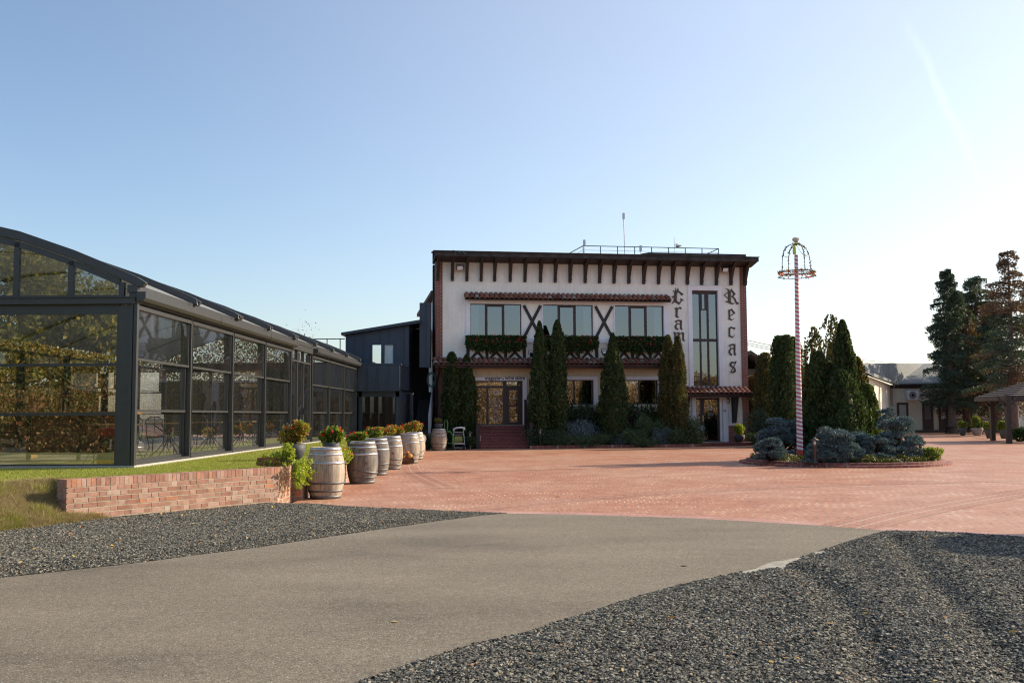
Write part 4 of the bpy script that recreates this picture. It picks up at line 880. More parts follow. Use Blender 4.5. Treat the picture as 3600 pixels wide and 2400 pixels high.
rg = [[(178, 462), (190, 465), (215, 443), (235, 465), (232, 582), (256, 605), (235, 617), (190, 592), (200, 575), (200, 482)], [(233, 466), (270, 438), (299, 464), (280, 482), (262, 464), (233, 488)]]
ag = [[(183, 666), (235, 645), (300, 648), (298, 772), (313, 790), (290, 808), (270, 782), (270, 672), (238, 668), (198, 682)], [(270, 718), (240, 712), (216, 735), (216, 765), (250, 795), (235, 808), (205, 795), (183, 765), (187, 735), (215, 706), (270, 700)], [(196, 678), (206, 676), (238, 706), (228, 710)]]
mg = [[(160, 845), (185, 830), (202, 850), (202, 975), (180, 960), (180, 858)], [(235, 852), (262, 833), (265, 975), (242, 960), (240, 864)], [(200, 862), (235, 836), (246, 850), (202, 878)], [(262, 864), (300, 836), (334, 850), (332, 955), (352, 968), (330, 986), (307, 960), (305, 867), (285, 862), (264, 880)]]
Rg = [[(980, 150), (1040, 163), (1058, 200), (1056, 362), (1025, 348), (1025, 192), (1008, 165)], [(1058, 193), (1078, 155), (1147, 240), (1100, 290), (1083, 290), (1076, 280), (1110, 245), (1071, 190), (1058, 215)], [(1085, 284), (1110, 282), (1142, 310), (1166, 368), (1200, 376), (1180, 410), (1148, 390), (1124, 330), (1105, 305)],
      [(975, 362), (1010, 348), (1060, 362), (1100, 385), (1132, 376), (1100, 407), (1060, 393), (1015, 371)], [(1026, 202), (1026, 214), (977, 258), (1026, 302), (1024, 312), (960, 258)], [(1066, 205), (1071, 205), (1071, 362), (1066, 362)]]
eg = [[(1030, 490), (1060, 484), (1060, 620), (1090, 641), (1128, 620), (1085, 657), (1022, 635), (1036, 620)], [(1056, 488), (1085, 468), (1142, 540), (1060, 592), (1060, 579), (1110, 545), (1078, 496), (1056, 508)]]
cg = [[(1033, 772), (1060, 765), (1062, 885), (1095, 913), (1136, 878), (1100, 932), (1026, 905), (1036, 890)], [(1046, 774), (1075, 749), (1115, 768), (1144, 764), (1130, 800), (1105, 786), (1080, 776), (1058, 790)]]
tr = lambda polys, x0, y0, x1, y1, X0, Y0, X1, Y1_: [[(X0 + (x - x0) * (X1 - X0) / (x1 - x0), Y0 + (y - y0) * (Y1_ - Y0) / (y1 - y0)) for x, y in p] for p in polys]
ag2 = tr(ag, 183, 645, 313, 808, 1032, 1022, 1156, 1210)
sg = [[(1048, 1330), (1085, 1300), (1130, 1310), (1150, 1291), (1162, 1300), (1145, 1328), (1085, 1326), (1080, 1360), (1140, 1400), (1152, 1460), (1110, 1486), (1056, 1472), (1070, 1458), (1110, 1462), (1122, 1432), (1116, 1407), (1053, 1372)], [(1148, 1308), (1157, 1314), (1078, 1465), (1068, 1460)]]
for n_, g_ in (('letter', Cg), ('letter', rg), ('letter', ag), ('letter', mg), ('letter', tr(ag, 183, 645, 313, 808, 190, 1020, 320, 1190)), ('letter', Rg), ('letter', eg), ('letter', cg), ('letter', ag2), ('letter', sg)): letter(n_, g_)
def text(s, size, parent, loc, mat, rot=(HX, 0, 0), ext=.003, align='CENTER', sx=1, name='lettering', sp=1.0, bold=0.0):
    c = bpy.data.curves.new('t', 'FONT'); c.body = s; c.size = size; c.extrude = ext; c.align_x = align; c.align_y = 'CENTER'; c.space_character = sp; c.offset = bold
    o = bpy.data.objects.new('t', c); COL.objects.link(o); dg = bpy.context.evaluated_depsgraph_get(); me = bpy.data.meshes.new_from_object(o.evaluated_get(dg)); bpy.data.objects.remove(o)
    me.materials.clear(); me.materials.append(mat); q = bpy.data.objects.new(name, me); link(q, parent); q.location = loc; q.rotation_euler = rot; q.scale = (sx, 1, 1); return q
u_, z_ = fac(1731, 1329.5); text('magazin', .25, bld, (u_, -.056, z_), MT['black'], bold=.005, sx=.92)
u_, z_ = fac(1810, 1328.5); text('wine store', .25, bld, (u_, -.056, z_), MT['black'], bold=.005, sx=.88)
u_, z_ = fac(1765, 1330); b = MB(); b.tube([(u_ - .11, -.058, z_ + .01), (u_ - .06, -.058, z_ + .035), (u_ + .0, -.058, z_ - .01), (u_ + .06, -.058, z_ - .035), (u_ + .09, -.058, z_ + .0), (u_ + .06, -.058, z_ + .02)], [.006, .018, .014, .02, .014, .006], 6); b.build('lettering', MT['black'], bld)
MDEC = plain('white_decal', (.62, .62, .64), .6, 0, .03)
def ringlogo(u, z, y, r, par):
    b = MB(); n = 32
    for ra, rb in ((r, r * .72),):
        vs = [(u + math.cos(2 * math.pi * k / n) * q, y, z + math.sin(2 * math.pi * k / n) * q) for k in range(n) for q in (ra, rb)]
        b.add(vs, [(2 * k, 2 * k + 1, (2 * k + 3) % (2 * n), (2 * k + 2) % (2 * n)) for k in range(n)])
    b.build('emblem', MDEC, par); text('CR', r * .8, par, (u, y, z), MDEC, ext=0, name='emblem')
u_, z_ = fac(1746, 1379.5); ringlogo(u_, z_, .163, .13, shopf)
for i, s in enumerate(['RIESLING ITALIAN', 'FETEASCA REGALA', 'SAUVIGNON BLANC', 'PINOT GRIGIO', 'CHARDONNAY', 'MUSCAT OTTONEL', 'FURMINT', 'TRAMINER', 'PINOT NOIR', 'MERLOT', 'CABERNET SAUVIGNON', 'FETEASCA NEAGRA', 'SYRAH']):
    u_, z_ = fac(1746, 1401 + i * 6.65); text(s, .062, shopf, (u_, .166, z_), MDEC, ext=0)
u_, z_ = fac(1812, 1401); text('RECAS', .125, shopd, (u_, .146, z_), MDEC, ext=0); text('CRAMELE', .05, shopd, (u_, .146, z_ + .09), MDEC, ext=0)
u_, z_ = fac(1688, 1389); b = MB(); b.box(u_ - .09, u_ + .09, .162, .166, z_ - .015, z_ + .015); b.build('sticker', MDEC, shopf); text('OPEN', .05, shopf, (u_, .166, z_ + .07), MDEC, ext=0); text('10-18', .05, shopf, (u_, .166, z_ - .07), MDEC, ext=0)
u_, z_ = fac(2500, 1434); ringlogo(u_, z_, .122, .115, ed); u_, z_ = fac(2500.5, 1456); text('CRAMELE', .055, ed, (u_, .126, z_ + .04), MDEC, ext=0); text('RECAS', .08, ed, (u_, .126, z_ - .04), MDEC, ext=0)
u_, z_ = fac(2455, 1470); text('CRAMELE RECAS', .165, ed, (u_ + .01, .126, z_), MDEC, rot=(HX, -HX, 0), ext=0)
# entrance steps
b = MB(); n = 6; zt_ = shop[2] - .02; sa, sb = U(1684, 1540, 1.2), U(1853, 1540, 1.2)
for k in range(n): b.box(sa, sb, -.35 - (n - 1 - k) * .27, -.001, 0 + k * zt_ / n + (.001 if k else 0), (k + 1) * zt_ / n)
b.build('steps', MSTEP, bld)
for x in (sa - .11, sb + .11):
    b = MB(); b.box(x - .085, x + .085, -1.75, -1.58, 0, 1.12); b.box(x - .10, x + .10, -1.765, -1.565, 1.12, 1.16); b.build('newel_post', MT['dark_wood'], bld)
    b = MB(); b.bar((x, -1.6, 1.0), (x, -.15, 2.15), .06, .09); b.bar((x, -1.6, .45), (x, -.15, 1.5), .05, .05); b.box(x - .05, x + .05, -.2, -.1, .2, 2.25)
    for k in range(1, 8): b.box(x - .015, x + .015, -1.6 + k * .18, -1.57 + k * .18, .45 + k * .14, 1.0 + k * .14)
    b.build('handrail', MT['dark_wood'], bld)
b = MB(); b.box(U(2462, 1560, 1), uR + .3, -1.25, -.001, 0, .155); b.box(U(2440, 1560, 1), uR + .4, -1.55, -1.251, 0, .08); b.build('entrance_step', MSTEP, bld)

# ---------------------------------------------------------------- things fixed to the building (each its own thing)
def floc(px, py, off): 
    u, z = fac(px, py, off); p = FO + FU * u + FN * off; return (p.x, p.y, z)
def floodlight(px, py, off, label, tilt=35, s=1.0, dark=False):
    t = empty('floodlight', floc(px, py, off), PHI, label, 'floodlight', 'floodlights on the building')
    m = Matrix.Rotation(R(tilt), 3, 'X')
    def T(b): b.v = [tuple(m @ Vector(v) * s) for v in b.v]; return b
    b = MB(); b.box(-.16, .16, -.03, .05, -.13, .13); [b.box(-.14 + k * .05, -.13 + k * .05, .05, .09, -.11, .11) for k in range(6)]; T(b).build('housing', MT['black'], t)
    b = MB(); b.box(-.13, .13, -.038, -.031, -.10, .10); T(b).build('lens', MT['white'] if not dark else MT['pane_sky'], t)
    b = MB(); b.bar((-.18, .0, 0), (-.18, .02, .2), .02, .03); b.bar((.18, .0, 0), (.18, .02, .2), .02, .03); b.box(-.19, .19, .0, .04, .20, .22); b.build('mounting_arm', MT['black'], t)
floodlight(1617, 941, .35, 'square white-faced floodlight under the left end of the eaves'); floodlight(2550, 948, .35, 'square white-faced floodlight under the right end of the eaves')
floodlight(1872, 1247, .35, 'dark floodlight above the tiled roof beside the two tall thujas', -20, .8, True); floodlight(2127, 1240, .35, 'tilted floodlight above the tiled roof right of the middle window', -50, .9)
def lantern(px, py, label):
    t = empty('wall_lantern', floc(px, py, .16), PHI, label, 'lantern', 'black wall lanterns'); b = MB()
    b.box(-.012, .012, .02, .16, .12, .145); b.box(-.04, .04, .14, .158, .0, .2); b.lathe([(.0, .17), (.03, .15), (.085, .10), (.09, .085)], n=6, smooth=False); b.lathe([(.065, -.11), (.05, -.13), (.0, -.14)], n=6, smooth=False)
    for k in range(6):
        a = k * math.pi / 3; b.bar((.07 * math.cos(a), .07 * math.sin(a), -.11), (.085 * math.cos(a), .085 * math.sin(a), .09), .01, .01)
    b.build('cage', MT['black'], t); b = MB(); b.lathe([(.055, -.10), (.068, .08)], n=6, smooth=False); b.build('lantern_glass', MT['pane'], t)
    b = MB(); b.lathe([(0, -.08), (.02, -.06), (.02, .02), (0, .04)], n=8); b.build('bulb', MT['white'], t)
lantern(1865, 1346, 'black wall lantern right of the wine store door'); lantern(2420, 1409, 'black wall lantern left of the right entrance'); lantern(2560, 1408, 'black wall lantern right of the right entrance')
# roof railing, mast, antennas
t = empty('roof_railing', FO + FU * 7 - FN * 3.2 + Vector((0, 0, 9.0)), PHI, 'green metal railing around the roof terrace of the half-timbered building', 'railing')
MGR = plain('green_railing_paint', (.03, .10, .08), .5); YR = 50.6
def rp(px, py, Y): 
    p = atY(px, py, Y); return Matrix.Rotation(-PHI, 3, 'Z') @ (p - t.location)
tl, trr = rp(2050, 864, 50.0), rp(2514, 856, 51.6); dpt = Vector((0, -2.4, 0))
b = MB(); ztop = tl.z; tr2 = Vector((trr.x, tl.y, ztop)); tl = Vector((tl.x, tl.y, ztop))
for zz in (0, -.22, -.42, -.62, -.82):
    w = .036 if zz == 0 else .012
    for p, q in ((tl, tr2), (tl, tl + Vector((-.2, 2.6, 0))), (tr2, tr2 + Vector((.0, 2.6, 0)))): b.bar(p + Vector((0, 0, zz)), q + Vector((0, 0, zz)), w, w)
b.build('rails', MGR, t); n = 8
for k in range(n + 1):
    b = MB(); p = tl.lerp(tr2, k / n); b.box(p.x - .018, p.x + .018, p.y - .018, p.y + .018, -.6, ztop); b.build('post', MGR, t)
pass
def mast(px, pt, pb, Y, r_, label, name='antenna', cat='antenna', lean=0, extra=None):
    p = atY(px, pt, Y); q = atY(px + lean, pb, Y); t = empty(name, q, 0, label, cat); b = MB(); d = p - q
    b.tube([(0, 0, -.4), tuple(d)], r_, 6); b.build('pole', MT['steel'] if r_ < .03 else MT['steel'], t)
    if extra: extra(t, d)
    return t
def ex1(t, d): b = MB(); b.box(d.x - .06, d.x + .06, -.04, .04, d.z - .32, d.z - .02); b.build('aerial_head', MT['white'], t)
mast(2192, 748, 890, 50.5, .022, 'tall thin antenna mast rising above the roof terrace', lean=5, extra=ex1)
mast(2054, 842, 872, 49.9, .015, 'short panel antenna at the left corner of the roof railing', extra=ex1)
mast(2252, 862, 884, 49.8, .015, 'short panel antenna in the middle of the roof railing', extra=ex1)
def ex2(t, d):
    b = MB(); z = d.z - .45; b.tube([(.05, 0, z), (.12, 0, z), (.34, 0, z)], [.13, .11, .012], 10); b.build('horn', MT['steel'], t)
mast(2370, 833, 885, 49.8, .012, 'thin rod antenna carrying a cone horn on the roof terrace', lean=3, extra=ex2)
t = empty('roof_sensor', atY(1600, 893, 45.8), PHI, 'small black aerial and twin spot lamps on the left roof edge', 'aerial'); b = MB(); b.bar((-.12, 0, .18), (.12, 0, .12), .03, .015); b.tube([(0, 0, -.05), (0, 0, .15)], .015, 6); b.build('aerial', MT['black'], t)
for x in (.12, .30):
    b = MB(); b.tube([(x, 0, 0), (x + .02, -.02, .12), (x + .06, -.03, .10)], .012, 6); b.tube([(x + .02, -.03, .10), (x + .16, -.06, -.03)], [.03, .055], 10); b.build('spot_lamp', MT['black'], t)
t = empty('power_lines', (0, 0, 0), 0, 'three thin power lines sagging behind the right end of the building', 'cable')
for dy in (0, 9, 16):
    b = MB(); pts = []
    for k in range(9):
        px = 2600 + k * 75; pts.append(tuple(atY(px, 1190 + dy + k * 17 - k * k * .7, 62 + k * 3)))
    b.tube(pts, .02, 5); b.build('power_cable', MT['black'], t)
t = empty('hose_coil', floc(1514, 1336, -.3), PHI, 'green garden hose coiled on the corner of the side wall', 'hose'); b = MB()
for k in range(4):
    rr = .36 - .03 * k; b.tube([(rr * .6 * math.cos(a * math.pi / 12), -.5 - .02 * k, rr * math.sin(a * math.pi / 12)) for a in range(25)], .012, 6)
b.build('coil', plain('green_hose', (.03, .12, .10), .5), t)
b = MB(); b.box(-.03, .03, -.48, -.2, .2, .24); b.build('hook', MT['steel'], t)

# ================================================================ BARRELS
def m_barrel():
    m, N, Lk, P = nm('oak_barrel_staves'); tc = N.new('ShaderNodeTexCoord'); oi = N.new('ShaderNodeObjectInfo')
    sx = N.new('ShaderNodeSeparateXYZ'); Lk.new(tc.outputs['Object'], sx.inputs[0]); ang = math_(N, Lk, 'ARCTAN2', sx.outputs[1], sx.outputs[0])
    an_ = math_(N, Lk, 'MULTIPLY', ang, 30 / (2 * math.pi)); fr = math_(N, Lk, 'FRACT', an_); fl = math_(N, Lk, 'FLOOR', an_)
    wn2 = N.new('ShaderNodeTexWhiteNoise'); wn2.noise_dimensions = '2D'; cx = N.new('ShaderNodeCombineXYZ'); Lk.new(fl, cx.inputs[0]); Lk.new(oi.outputs['Random'], cx.inputs[1]); Lk.new(cx.outputs[0], wn2.inputs['Vector'])
    mp = N.new('ShaderNodeMapping'); mp.inputs['Scale'].default_value = (9, 9, 1.2); ad = N.new('ShaderNodeVectorMath'); ad.operation = 'ADD'; Lk.new(tc.outputs['Object'], ad.inputs[0]); Lk.new(oi.outputs['Random'], ad.inputs[1]); Lk.new(ad.outputs[0], mp.inputs[0])
    g = N.new('ShaderNodeTexNoise'); g.inputs['Scale'].default_value = 3; g.inputs['Detail'].default_value = 6; Lk.new(mp.outputs[0], g.inputs['Vector'])
    bl = noise(N, Lk, 3.2, 4, .6, ad.outputs[0])
    warm = ramp(N, Lk, wn2.outputs['Value'], [(0, (.32, .26, .19)), (.5, (.375, .31, .235)), (1, (.44, .375, .295))]); grey = ramp(N, Lk, wn2.outputs['Value'], [(0, (.085, .078, .072)), (1, (.16, .148, .135))])
    at = N.new('ShaderNodeAttribute'); at.attribute_type = 'OBJECT'; at.attribute_name = 'greyness'
    w = math_(N, Lk, 'ADD', at.outputs['Fac'], math_(N, Lk, 'MULTIPLY', math_(N, Lk, 'SUBTRACT', bl, .5), 1.6), True)
    c = mixc(N, Lk, w, warm, grey); c = mixc(N, Lk, .85, c, ramp(N, Lk, g.outputs['Fac'], [(.32, (.55, .5, .46)), (.5, (1, 1, 1)), (.7, (1.15, 1.13, 1.1))]), 'MULTIPLY')
    seam = ramp(N, Lk, math_(N, Lk, 'ABSOLUTE', math_(N, Lk, 'SUBTRACT', fr, .5)), [(.455, (1, 1, 1)), (.49, (.35, .3, .27))]); c = mixc(N, Lk, .55, c, seam, 'MULTIPLY')
    Lk.new(c, P.inputs['Base Color']); P.inputs['Roughness'].default_value = .75; bump(N, Lk, P, seam, .4, .004); return m
MBAR = m_barrel()
def m_hoop():
    m, N, Lk, P = nm('galvanised_hoop'); n = noise(N, Lk, 6, 4, .7, scl=(1, 1, 3)); Lk.new(ramp(N, Lk, n, [(.3, (.30, .31, .33)), (.55, (.50, .52, .55)), (.75, (.40, .33, .25))]), P.inputs['Base Color']); P.inputs['Metallic'].default_value = .8; P.inputs['Roughness'].default_value = .42; return m
MHOOP = m_hoop(); MHOOPD = plain('dull_hoop', (.16, .155, .155), .55, .6, .2, 8)
def brad(z): return .355 - .082 * ((z - .475) / .475) ** 2
def barrel(slip=False):
    t = empty('wine_barrel', (0, 0, 0), 0); b = MB(); n = 60
    pr = [(brad(.95 * k / 24), .95 * k / 24) for k in range(25)]; b.lathe(pr + [(brad(.95) - .02, .95), (brad(.95) - .025, .915)], n=n); s = b.build('staves', MBAR, t)
    b = MB(); b.lathe([(brad(.9) - .027, .915), (.0, .915)], n=n, smooth=False); b.build('barrel_head', MBAR, t)
    for z0, z1, mm in ((.895, .945, MHOOP), (.80, .84, MHOOP), (.64, .685, MHOOP), (.27, .31, MHOOPD), (.125, .16, MHOOPD), (.0, .06, MHOOPD)):
        b = MB(); b.lathe([(brad(z0) + .001, z0), (brad(z0) + .005, z0), (brad((z0 + z1) / 2) + .0055, (z0 + z1) / 2), (brad(z1) + .005, z1), (brad(z1) + .001, z1)], n=n)
        if slip and z0 == .27: b.v = [(x, y, z - .06 * x / .35) for x, y, z in b.v]
        o = b.build('hoop', mm, t)
    for a in (-2.0,):
        b = MB()
        for z in (.92, .82, .66, .285, .14):
            for d in (-.035, .035): b = MB(); b.lathe([(0, .012), (.006, .01), (.008, 0)], (0, 0, 0), 6); k = 3 * 6; b.v[-k:] = [((brad(z) + .004 + vz) * math.cos(a + d) - vy * math.sin(a), (brad(z) + .004 + vz) * math.sin(a + d) + vy * math.cos(a), z + vx) for vx, vy, vz in b.v[-k:]]; b.build('rivet', MT['steel'], t)
    b = MB(); a = -1.35; b.tube([(.34 * math.cos(a), .34 * math.sin(a), .47), (.385 * math.cos(a), .385 * math.sin(a), .47)], .028, 12); b.build('bung', plain('wooden_bung', (.14, .10, .07), .8) if 'wooden_bung' not in bpy.data.materials else bpy.data.materials['wooden_bung'], t)
    return t
bar0 = barrel(); barS = barrel(True)
def place_barrel(src, first, px, D, rz, grey, label, z=0):
    t = src if first else copy_tree(src); t.location = ((px - 1800) / 3500 * D, D, z); t.rotation_euler = (0, 0, rz); tag(t, label, 'barrel', 'wine barrels standing on the paving')
    for c in kids(t): c['greyness'] = grey
    return t
place_barrel(bar0, True, 1147, 18.75, 1.9, .05, 'nearest wine barrel with clean bright hoops at the near end of the row')
place_barrel(barS, True, 1275, 22.8, .15, .75, 'second wine barrel with a crooked slipped hoop and orange stain')
place_barrel(bar0, False, 1322, 25.9, 2.4, .85, 'third wine barrel, darkest grey, partly hidden behind the one with the slipped hoop')
place_barrel(bar0, False, 1373, 28.6, .1, .25, 'fourth wine barrel with its bung facing the camera, beside the basket')
place_barrel(bar0, False, 1437, 32.3, 2.0, -.25, 'fifth wine barrel, warm honey wood, right of the pumpkin basket')
place_barrel(bar0, False, 1457, 34.9, 3.3, -.3, 'sixth wine barrel at the far end of the row, mostly hidden')
place_barrel(bar0, False, 1542, 43.4, 1.5, .2, 'lone wine barrel in the shade in front of the building carrying a grey pot')

# ================================================================ PLANTS
def leafmat(name, cols, trans=.35, rough=.55, big=None, tint=(1.3, 1.35, .6)): return islands(name, cols, rough, trans, .35, big, tint)
ML_GER = leafmat('geranium_leaf', [(0, (.06, .12, .02)), (.4, (.14, .22, .035)), (.75, (.25, .32, .05)), (.9, (.36, .32, .06)), (1, (.40, .20, .05))])
ML_GERR = leafmat('reddish_geranium_leaf', [(0, (.08, .13, .02)), (.35, (.20, .24, .04)), (.65, (.38, .27, .06)), (.85, (.46, .18, .06)), (1, (.40, .32, .07))])
ML_FL = islands('red_petal', [(0, (.60, .01, .01)), (.7, (.75, .03, .03)), (1, (.80, .12, .12))], .5, .3)
ML_WH = islands('white_petal', [(0, (.55, .52, .42)), (1, (.75, .73, .62))], .6, .3)
ML_TRL = leafmat('trailing_leaf', [(0, (.14, .20, .02)), (.5, (.28, .35, .04)), (1, (.42, .44, .07))])
ML_DK = leafmat('dark_box_leaf', [(0, (.018, .042, .014)), (.6, (.038, .078, .024)), (1, (.07, .115, .035))], .2)
MPOT = plain('grey_plastic_pot', (.055, .058, .066), .65, 0, .12, 9); MTER = plain('terracotta', (.36, .13, .07), .8)
def blob(n, c, r_, up=0, shell=.5, seed=None, lump=.25, f=3.0):
    """points spread through an uneven lump"""
    d = unit(RG.normal(size=(n, 3))); k = 1 + lump * (vnoise(np.arctan2(d[:, 1], d[:, 0]) * f + 7, d[:, 2] * f * 1.3 + 3, int(abs(c[0]) * 97) % 999) - .5) * 2
    rad = (shell + (1 - shell) * RG.random(n)) ** .6 * k
    P = d * rad[:, None] * np.array(r_)[None]; return P + np.array(c)[None], d
def foliage(name, parts, mat, parent=None, L=(.04, .07), ar=.8, up=.3, tilt=1.0):
    Cs, Ds = [], []
    for P, d in parts: Cs.append(P); Ds.append(unit(d * tilt + RG.normal(size=d.shape) * .6 + np.array([0, 0, up])))
    Cc = np.concatenate(Cs); Dd = np.concatenate(Ds); l = RG.uniform(L[0], L[1], len(Cc)); V, F = cards(Cc, Dd, l, l * ar, Dd); o = np_obj(name, V, F, mat, parent)
    if name == 'flowers': o['kind'] = 'stuff'
    return o
def potted(px, D, z, pr, ph, spread, h, label, mat=None, red=12, n=900, name='potted_geranium', potless=False, cat='potted plant', L=(.045, .085), pot=None, leans=((0, 0),)):
    t = empty(name, ((px - 1800) / 3500 * D, D, z), 0, label, cat)
    b = MB(); h *= .80; b.lathe([(.0, 0), (pr * .5, 0), (pr * .80, ph * .22), (pr * .97, ph * .55), (pr * 1.02, ph), (pr * .95, ph), (pr * .9, ph * .9), (0, ph * .88)], n=24); b.build('pot', pot or MPOT, t)
    parts = []
    for k, (lx_, lz) in enumerate(leans):
        for j in range(5):
            a = rnd.uniform(0, 6.28); q = spread * rnd.uniform(.2, .62); parts.append(blob(n // (5 * len(leans)), (lx_ + math.cos(a) * q, math.sin(a) * q * .7, ph + h * rnd.uniform(.35, .7) + lz), (spread * .45, spread * .4, h * .42), lump=.5))
    foliage('leaves', parts, mat or ML_GER, t, L)
    b = MB()
    for k in range(7):
        a = rnd.uniform(0, 6.28); b.tube([(0, 0, ph * .8), (math.cos(a) * spread * .3, math.sin(a) * spread * .3, ph + h * .4), (math.cos(a) * spread * .6, math.sin(a) * spread * .5, ph + h * .8)], .006, 5)
    b.build('stems', MT['dark_wood'], t)
    if red:
        Pp = []; 
        for k in range(red):
            a = rnd.uniform(0, 6.28); q = spread * rnd.uniform(.3, 1.0); Pp.append(blob(24, (math.cos(a) * q, math.sin(a) * q * .8, ph + h * rnd.uniform(.5, 1.1)), (.028, .028, .022)))
        foliage('flowers', Pp, ML_FL, t, (.02, .035), 1)
    return t
potted(1036, 20.9, .62, .225, .33, .27, .42, 'dark grey bowl with reddish geraniums on the lawn left of the nearest barrel', ML_GERR, 8, 1500, leans=((-.08, 0), (-.05, .02), (.16, .16)))
potted(1165, 23.6, .64, .20, .27, .34, .42, 'dark grey bowl with bright green geraniums rising behind the nearest barrel', ML_GER, 8, 1700)
potted(1246, 26.6, .64, .19, .22, .36, .30, 'low green geraniums behind the barrel with the slipped hoop', ML_GER, 8, 1400)
potted(1308, 29.4, .64, .19, .22, .34, .38, 'green geraniums with few red blooms behind the third barrel', ML_GER, 8, 1400)
potted(1360, 32.2, .64, .19, .22, .34, .34, 'yellow green geraniums with red blooms behind the fourth barrel', ML_GERR, 9, 1200)
potted(1395, 34.6, .64, .19, .22, .34, .40, 'geraniums with red and orange blooms left of the fifth barrel', ML_GERR, 12, 1200)
potted(1442, 37.6, .64, .20, .24, .38, .50, 'tall geraniums with red blooms behind the fifth barrel', ML_GERR, 12, 1400)
potted(1464, 40.2, .64, .19, .22, .30, .42, 'farthest geraniums with large red blooms at the end of the low wall', ML_GERR, 14, 1000)
potted(1541, 43.4, .915, .185, .25, .20, .30, 'grey pot with a small conifer standing on the lone barrel', leafmat('golden_conifer', [(0, (.10, .11, .03)), (1, (.26, .20, .08))]), 0, 900, 'potted_conifer', L=(.03, .06))
def trailing(px, D, z, label, n, down, wide, mat, name='trailing_plant', pot=True, L=(.03, .055), hang=None):
    t = empty(name, ((px - 1800) / 3500 * D, D, z), 0, label, 'plant')
    parts = [blob(n // 3, (0, 0, .08), (wide, .22, .13), lump=.5), blob(n // 5, (wide * .7, .0, .22), (wide * .35, .15, .16), lump=.5)]
    c = np.zeros((n // 2, 3)); k = RG.integers(0, 14, n // 2); tt = RG.random(n // 2) ** .8; ang = np.linspace(-1, 1, 14)[k]
    c[:, 0] = wide * .55 + .22 + RG.normal(size=n // 2) * .03 + .10 * np.abs(ang) + .05 * np.sin(tt * 9 + k); c[:, 1] = ang * .45 + RG.normal(size=n // 2) * .03; c[:, 2] = .10 - tt * down * (.5 + .5 * ((k * 37) % 10) / 10)
    parts.append((c, unit(RG.normal(size=c.shape) + np.array([1, 0, -.6])))); foliage('leaves', parts, mat, t, L, 1.0)
    if pot: b = MB(); b.box(-wide - .02, wide * .4, -.12, .12, .0, .14); b.build('pot', MTER, t)
    b = MB()
    for q in range(9): a = -.45 + q * .11; b.tube([(wide * .3, a * .4, .1), (wide * .55 + .2, a, .08), (wide * .55 + .28, a, -down * .5)], .004, 5)
    b.build('stems', MT['dark_wood'], t); return t
trailing(975, 17.75, .66, 'bright green trailing plant in a terracotta trough spilling over the wall corner', 2600, .55, .30, ML_TRL)
def bush(name, px, D, z, r_, label, mat, n, L, group=None, cat='shrub', lump=.35, up=.3, ar=.6, clumps=9, seed=1, red=0, fl=None):
    X = (px - 1800) / 3500 * D; t = empty(name, (X, D, z), 0, label, cat, group); parts = []; rr = random.Random(seed)
    for k in range(clumps):
        a = rr.uniform(0, 6.28); q = rr.uniform(.1, .62); h = rr.uniform(.25, .72)
        parts.append(blob(n // clumps, (math.cos(a) * q * r_[0], math.sin(a) * q * r_[1], h * r_[2]), (r_[0] * .42, r_[1] * .42, r_[2] * .30), lump=lump))
    foliage('foliage', parts, mat, t, L, ar, up)
    b = MB()
    for k in range(6): a = rr.uniform(0, 6.28); b.tube([(0, 0, 0), (math.cos(a) * r_[0] * .3, math.sin(a) * r_[1] * .3, r_[2] * .35), (math.cos(a) * r_[0] * .55, math.sin(a) * r_[1] * .55, r_[2] * .6)], [.03, .02, .008], 5)
    b.build('stems', MT['dark_wood'], t)
    if red:
        Pp = []
        for k in range(red):
            d = unit(RG.normal(size=(1, 3)))[0]; Pp.append(blob(9, (d[0] * r_[0] * .85, -abs(d[1]) * r_[1] * .9, r_[2] * (.45 + .42 * abs(d[2]))), (.035, .035, .03)))
        foliage('flowers', Pp, fl or ML_FL, t, (.03, .045), 1)
    return t
bush('flowering_shrub', 1212, 22.2, .0 + .45, (.20, .9, .42), 'bright green bushy plant between the nearest two barrels on the wall', ML_TRL, 1400, (.035, .06), cat='plant', red=8)
bush('flowering_shrub', 1126, 19.6, .50, (.20, .5, .38), 'green plant squeezed between the grey bowl and the nearest barrel', ML_TRL, 900, (.035, .06), cat='plant')
bush('white_flowers', 1484, 38.6, .35, (.16, .5, .50), 'white flowering plant spilling over the wall beside the far barrel', ML_WH, 900, (.03, .05), cat='plant')
bush('flowering_shrub', 1500, 44.3, .0, (.40, .4, .85), 'dark green shrub with purple flowers behind the wall end left of the lone barrel', ML_DK, 1500, (.04, .07), red=8, fl=islands('purple_petal', [(0, (.25, .05, .3)), (1, (.4, .12, .45))], .6, .2))
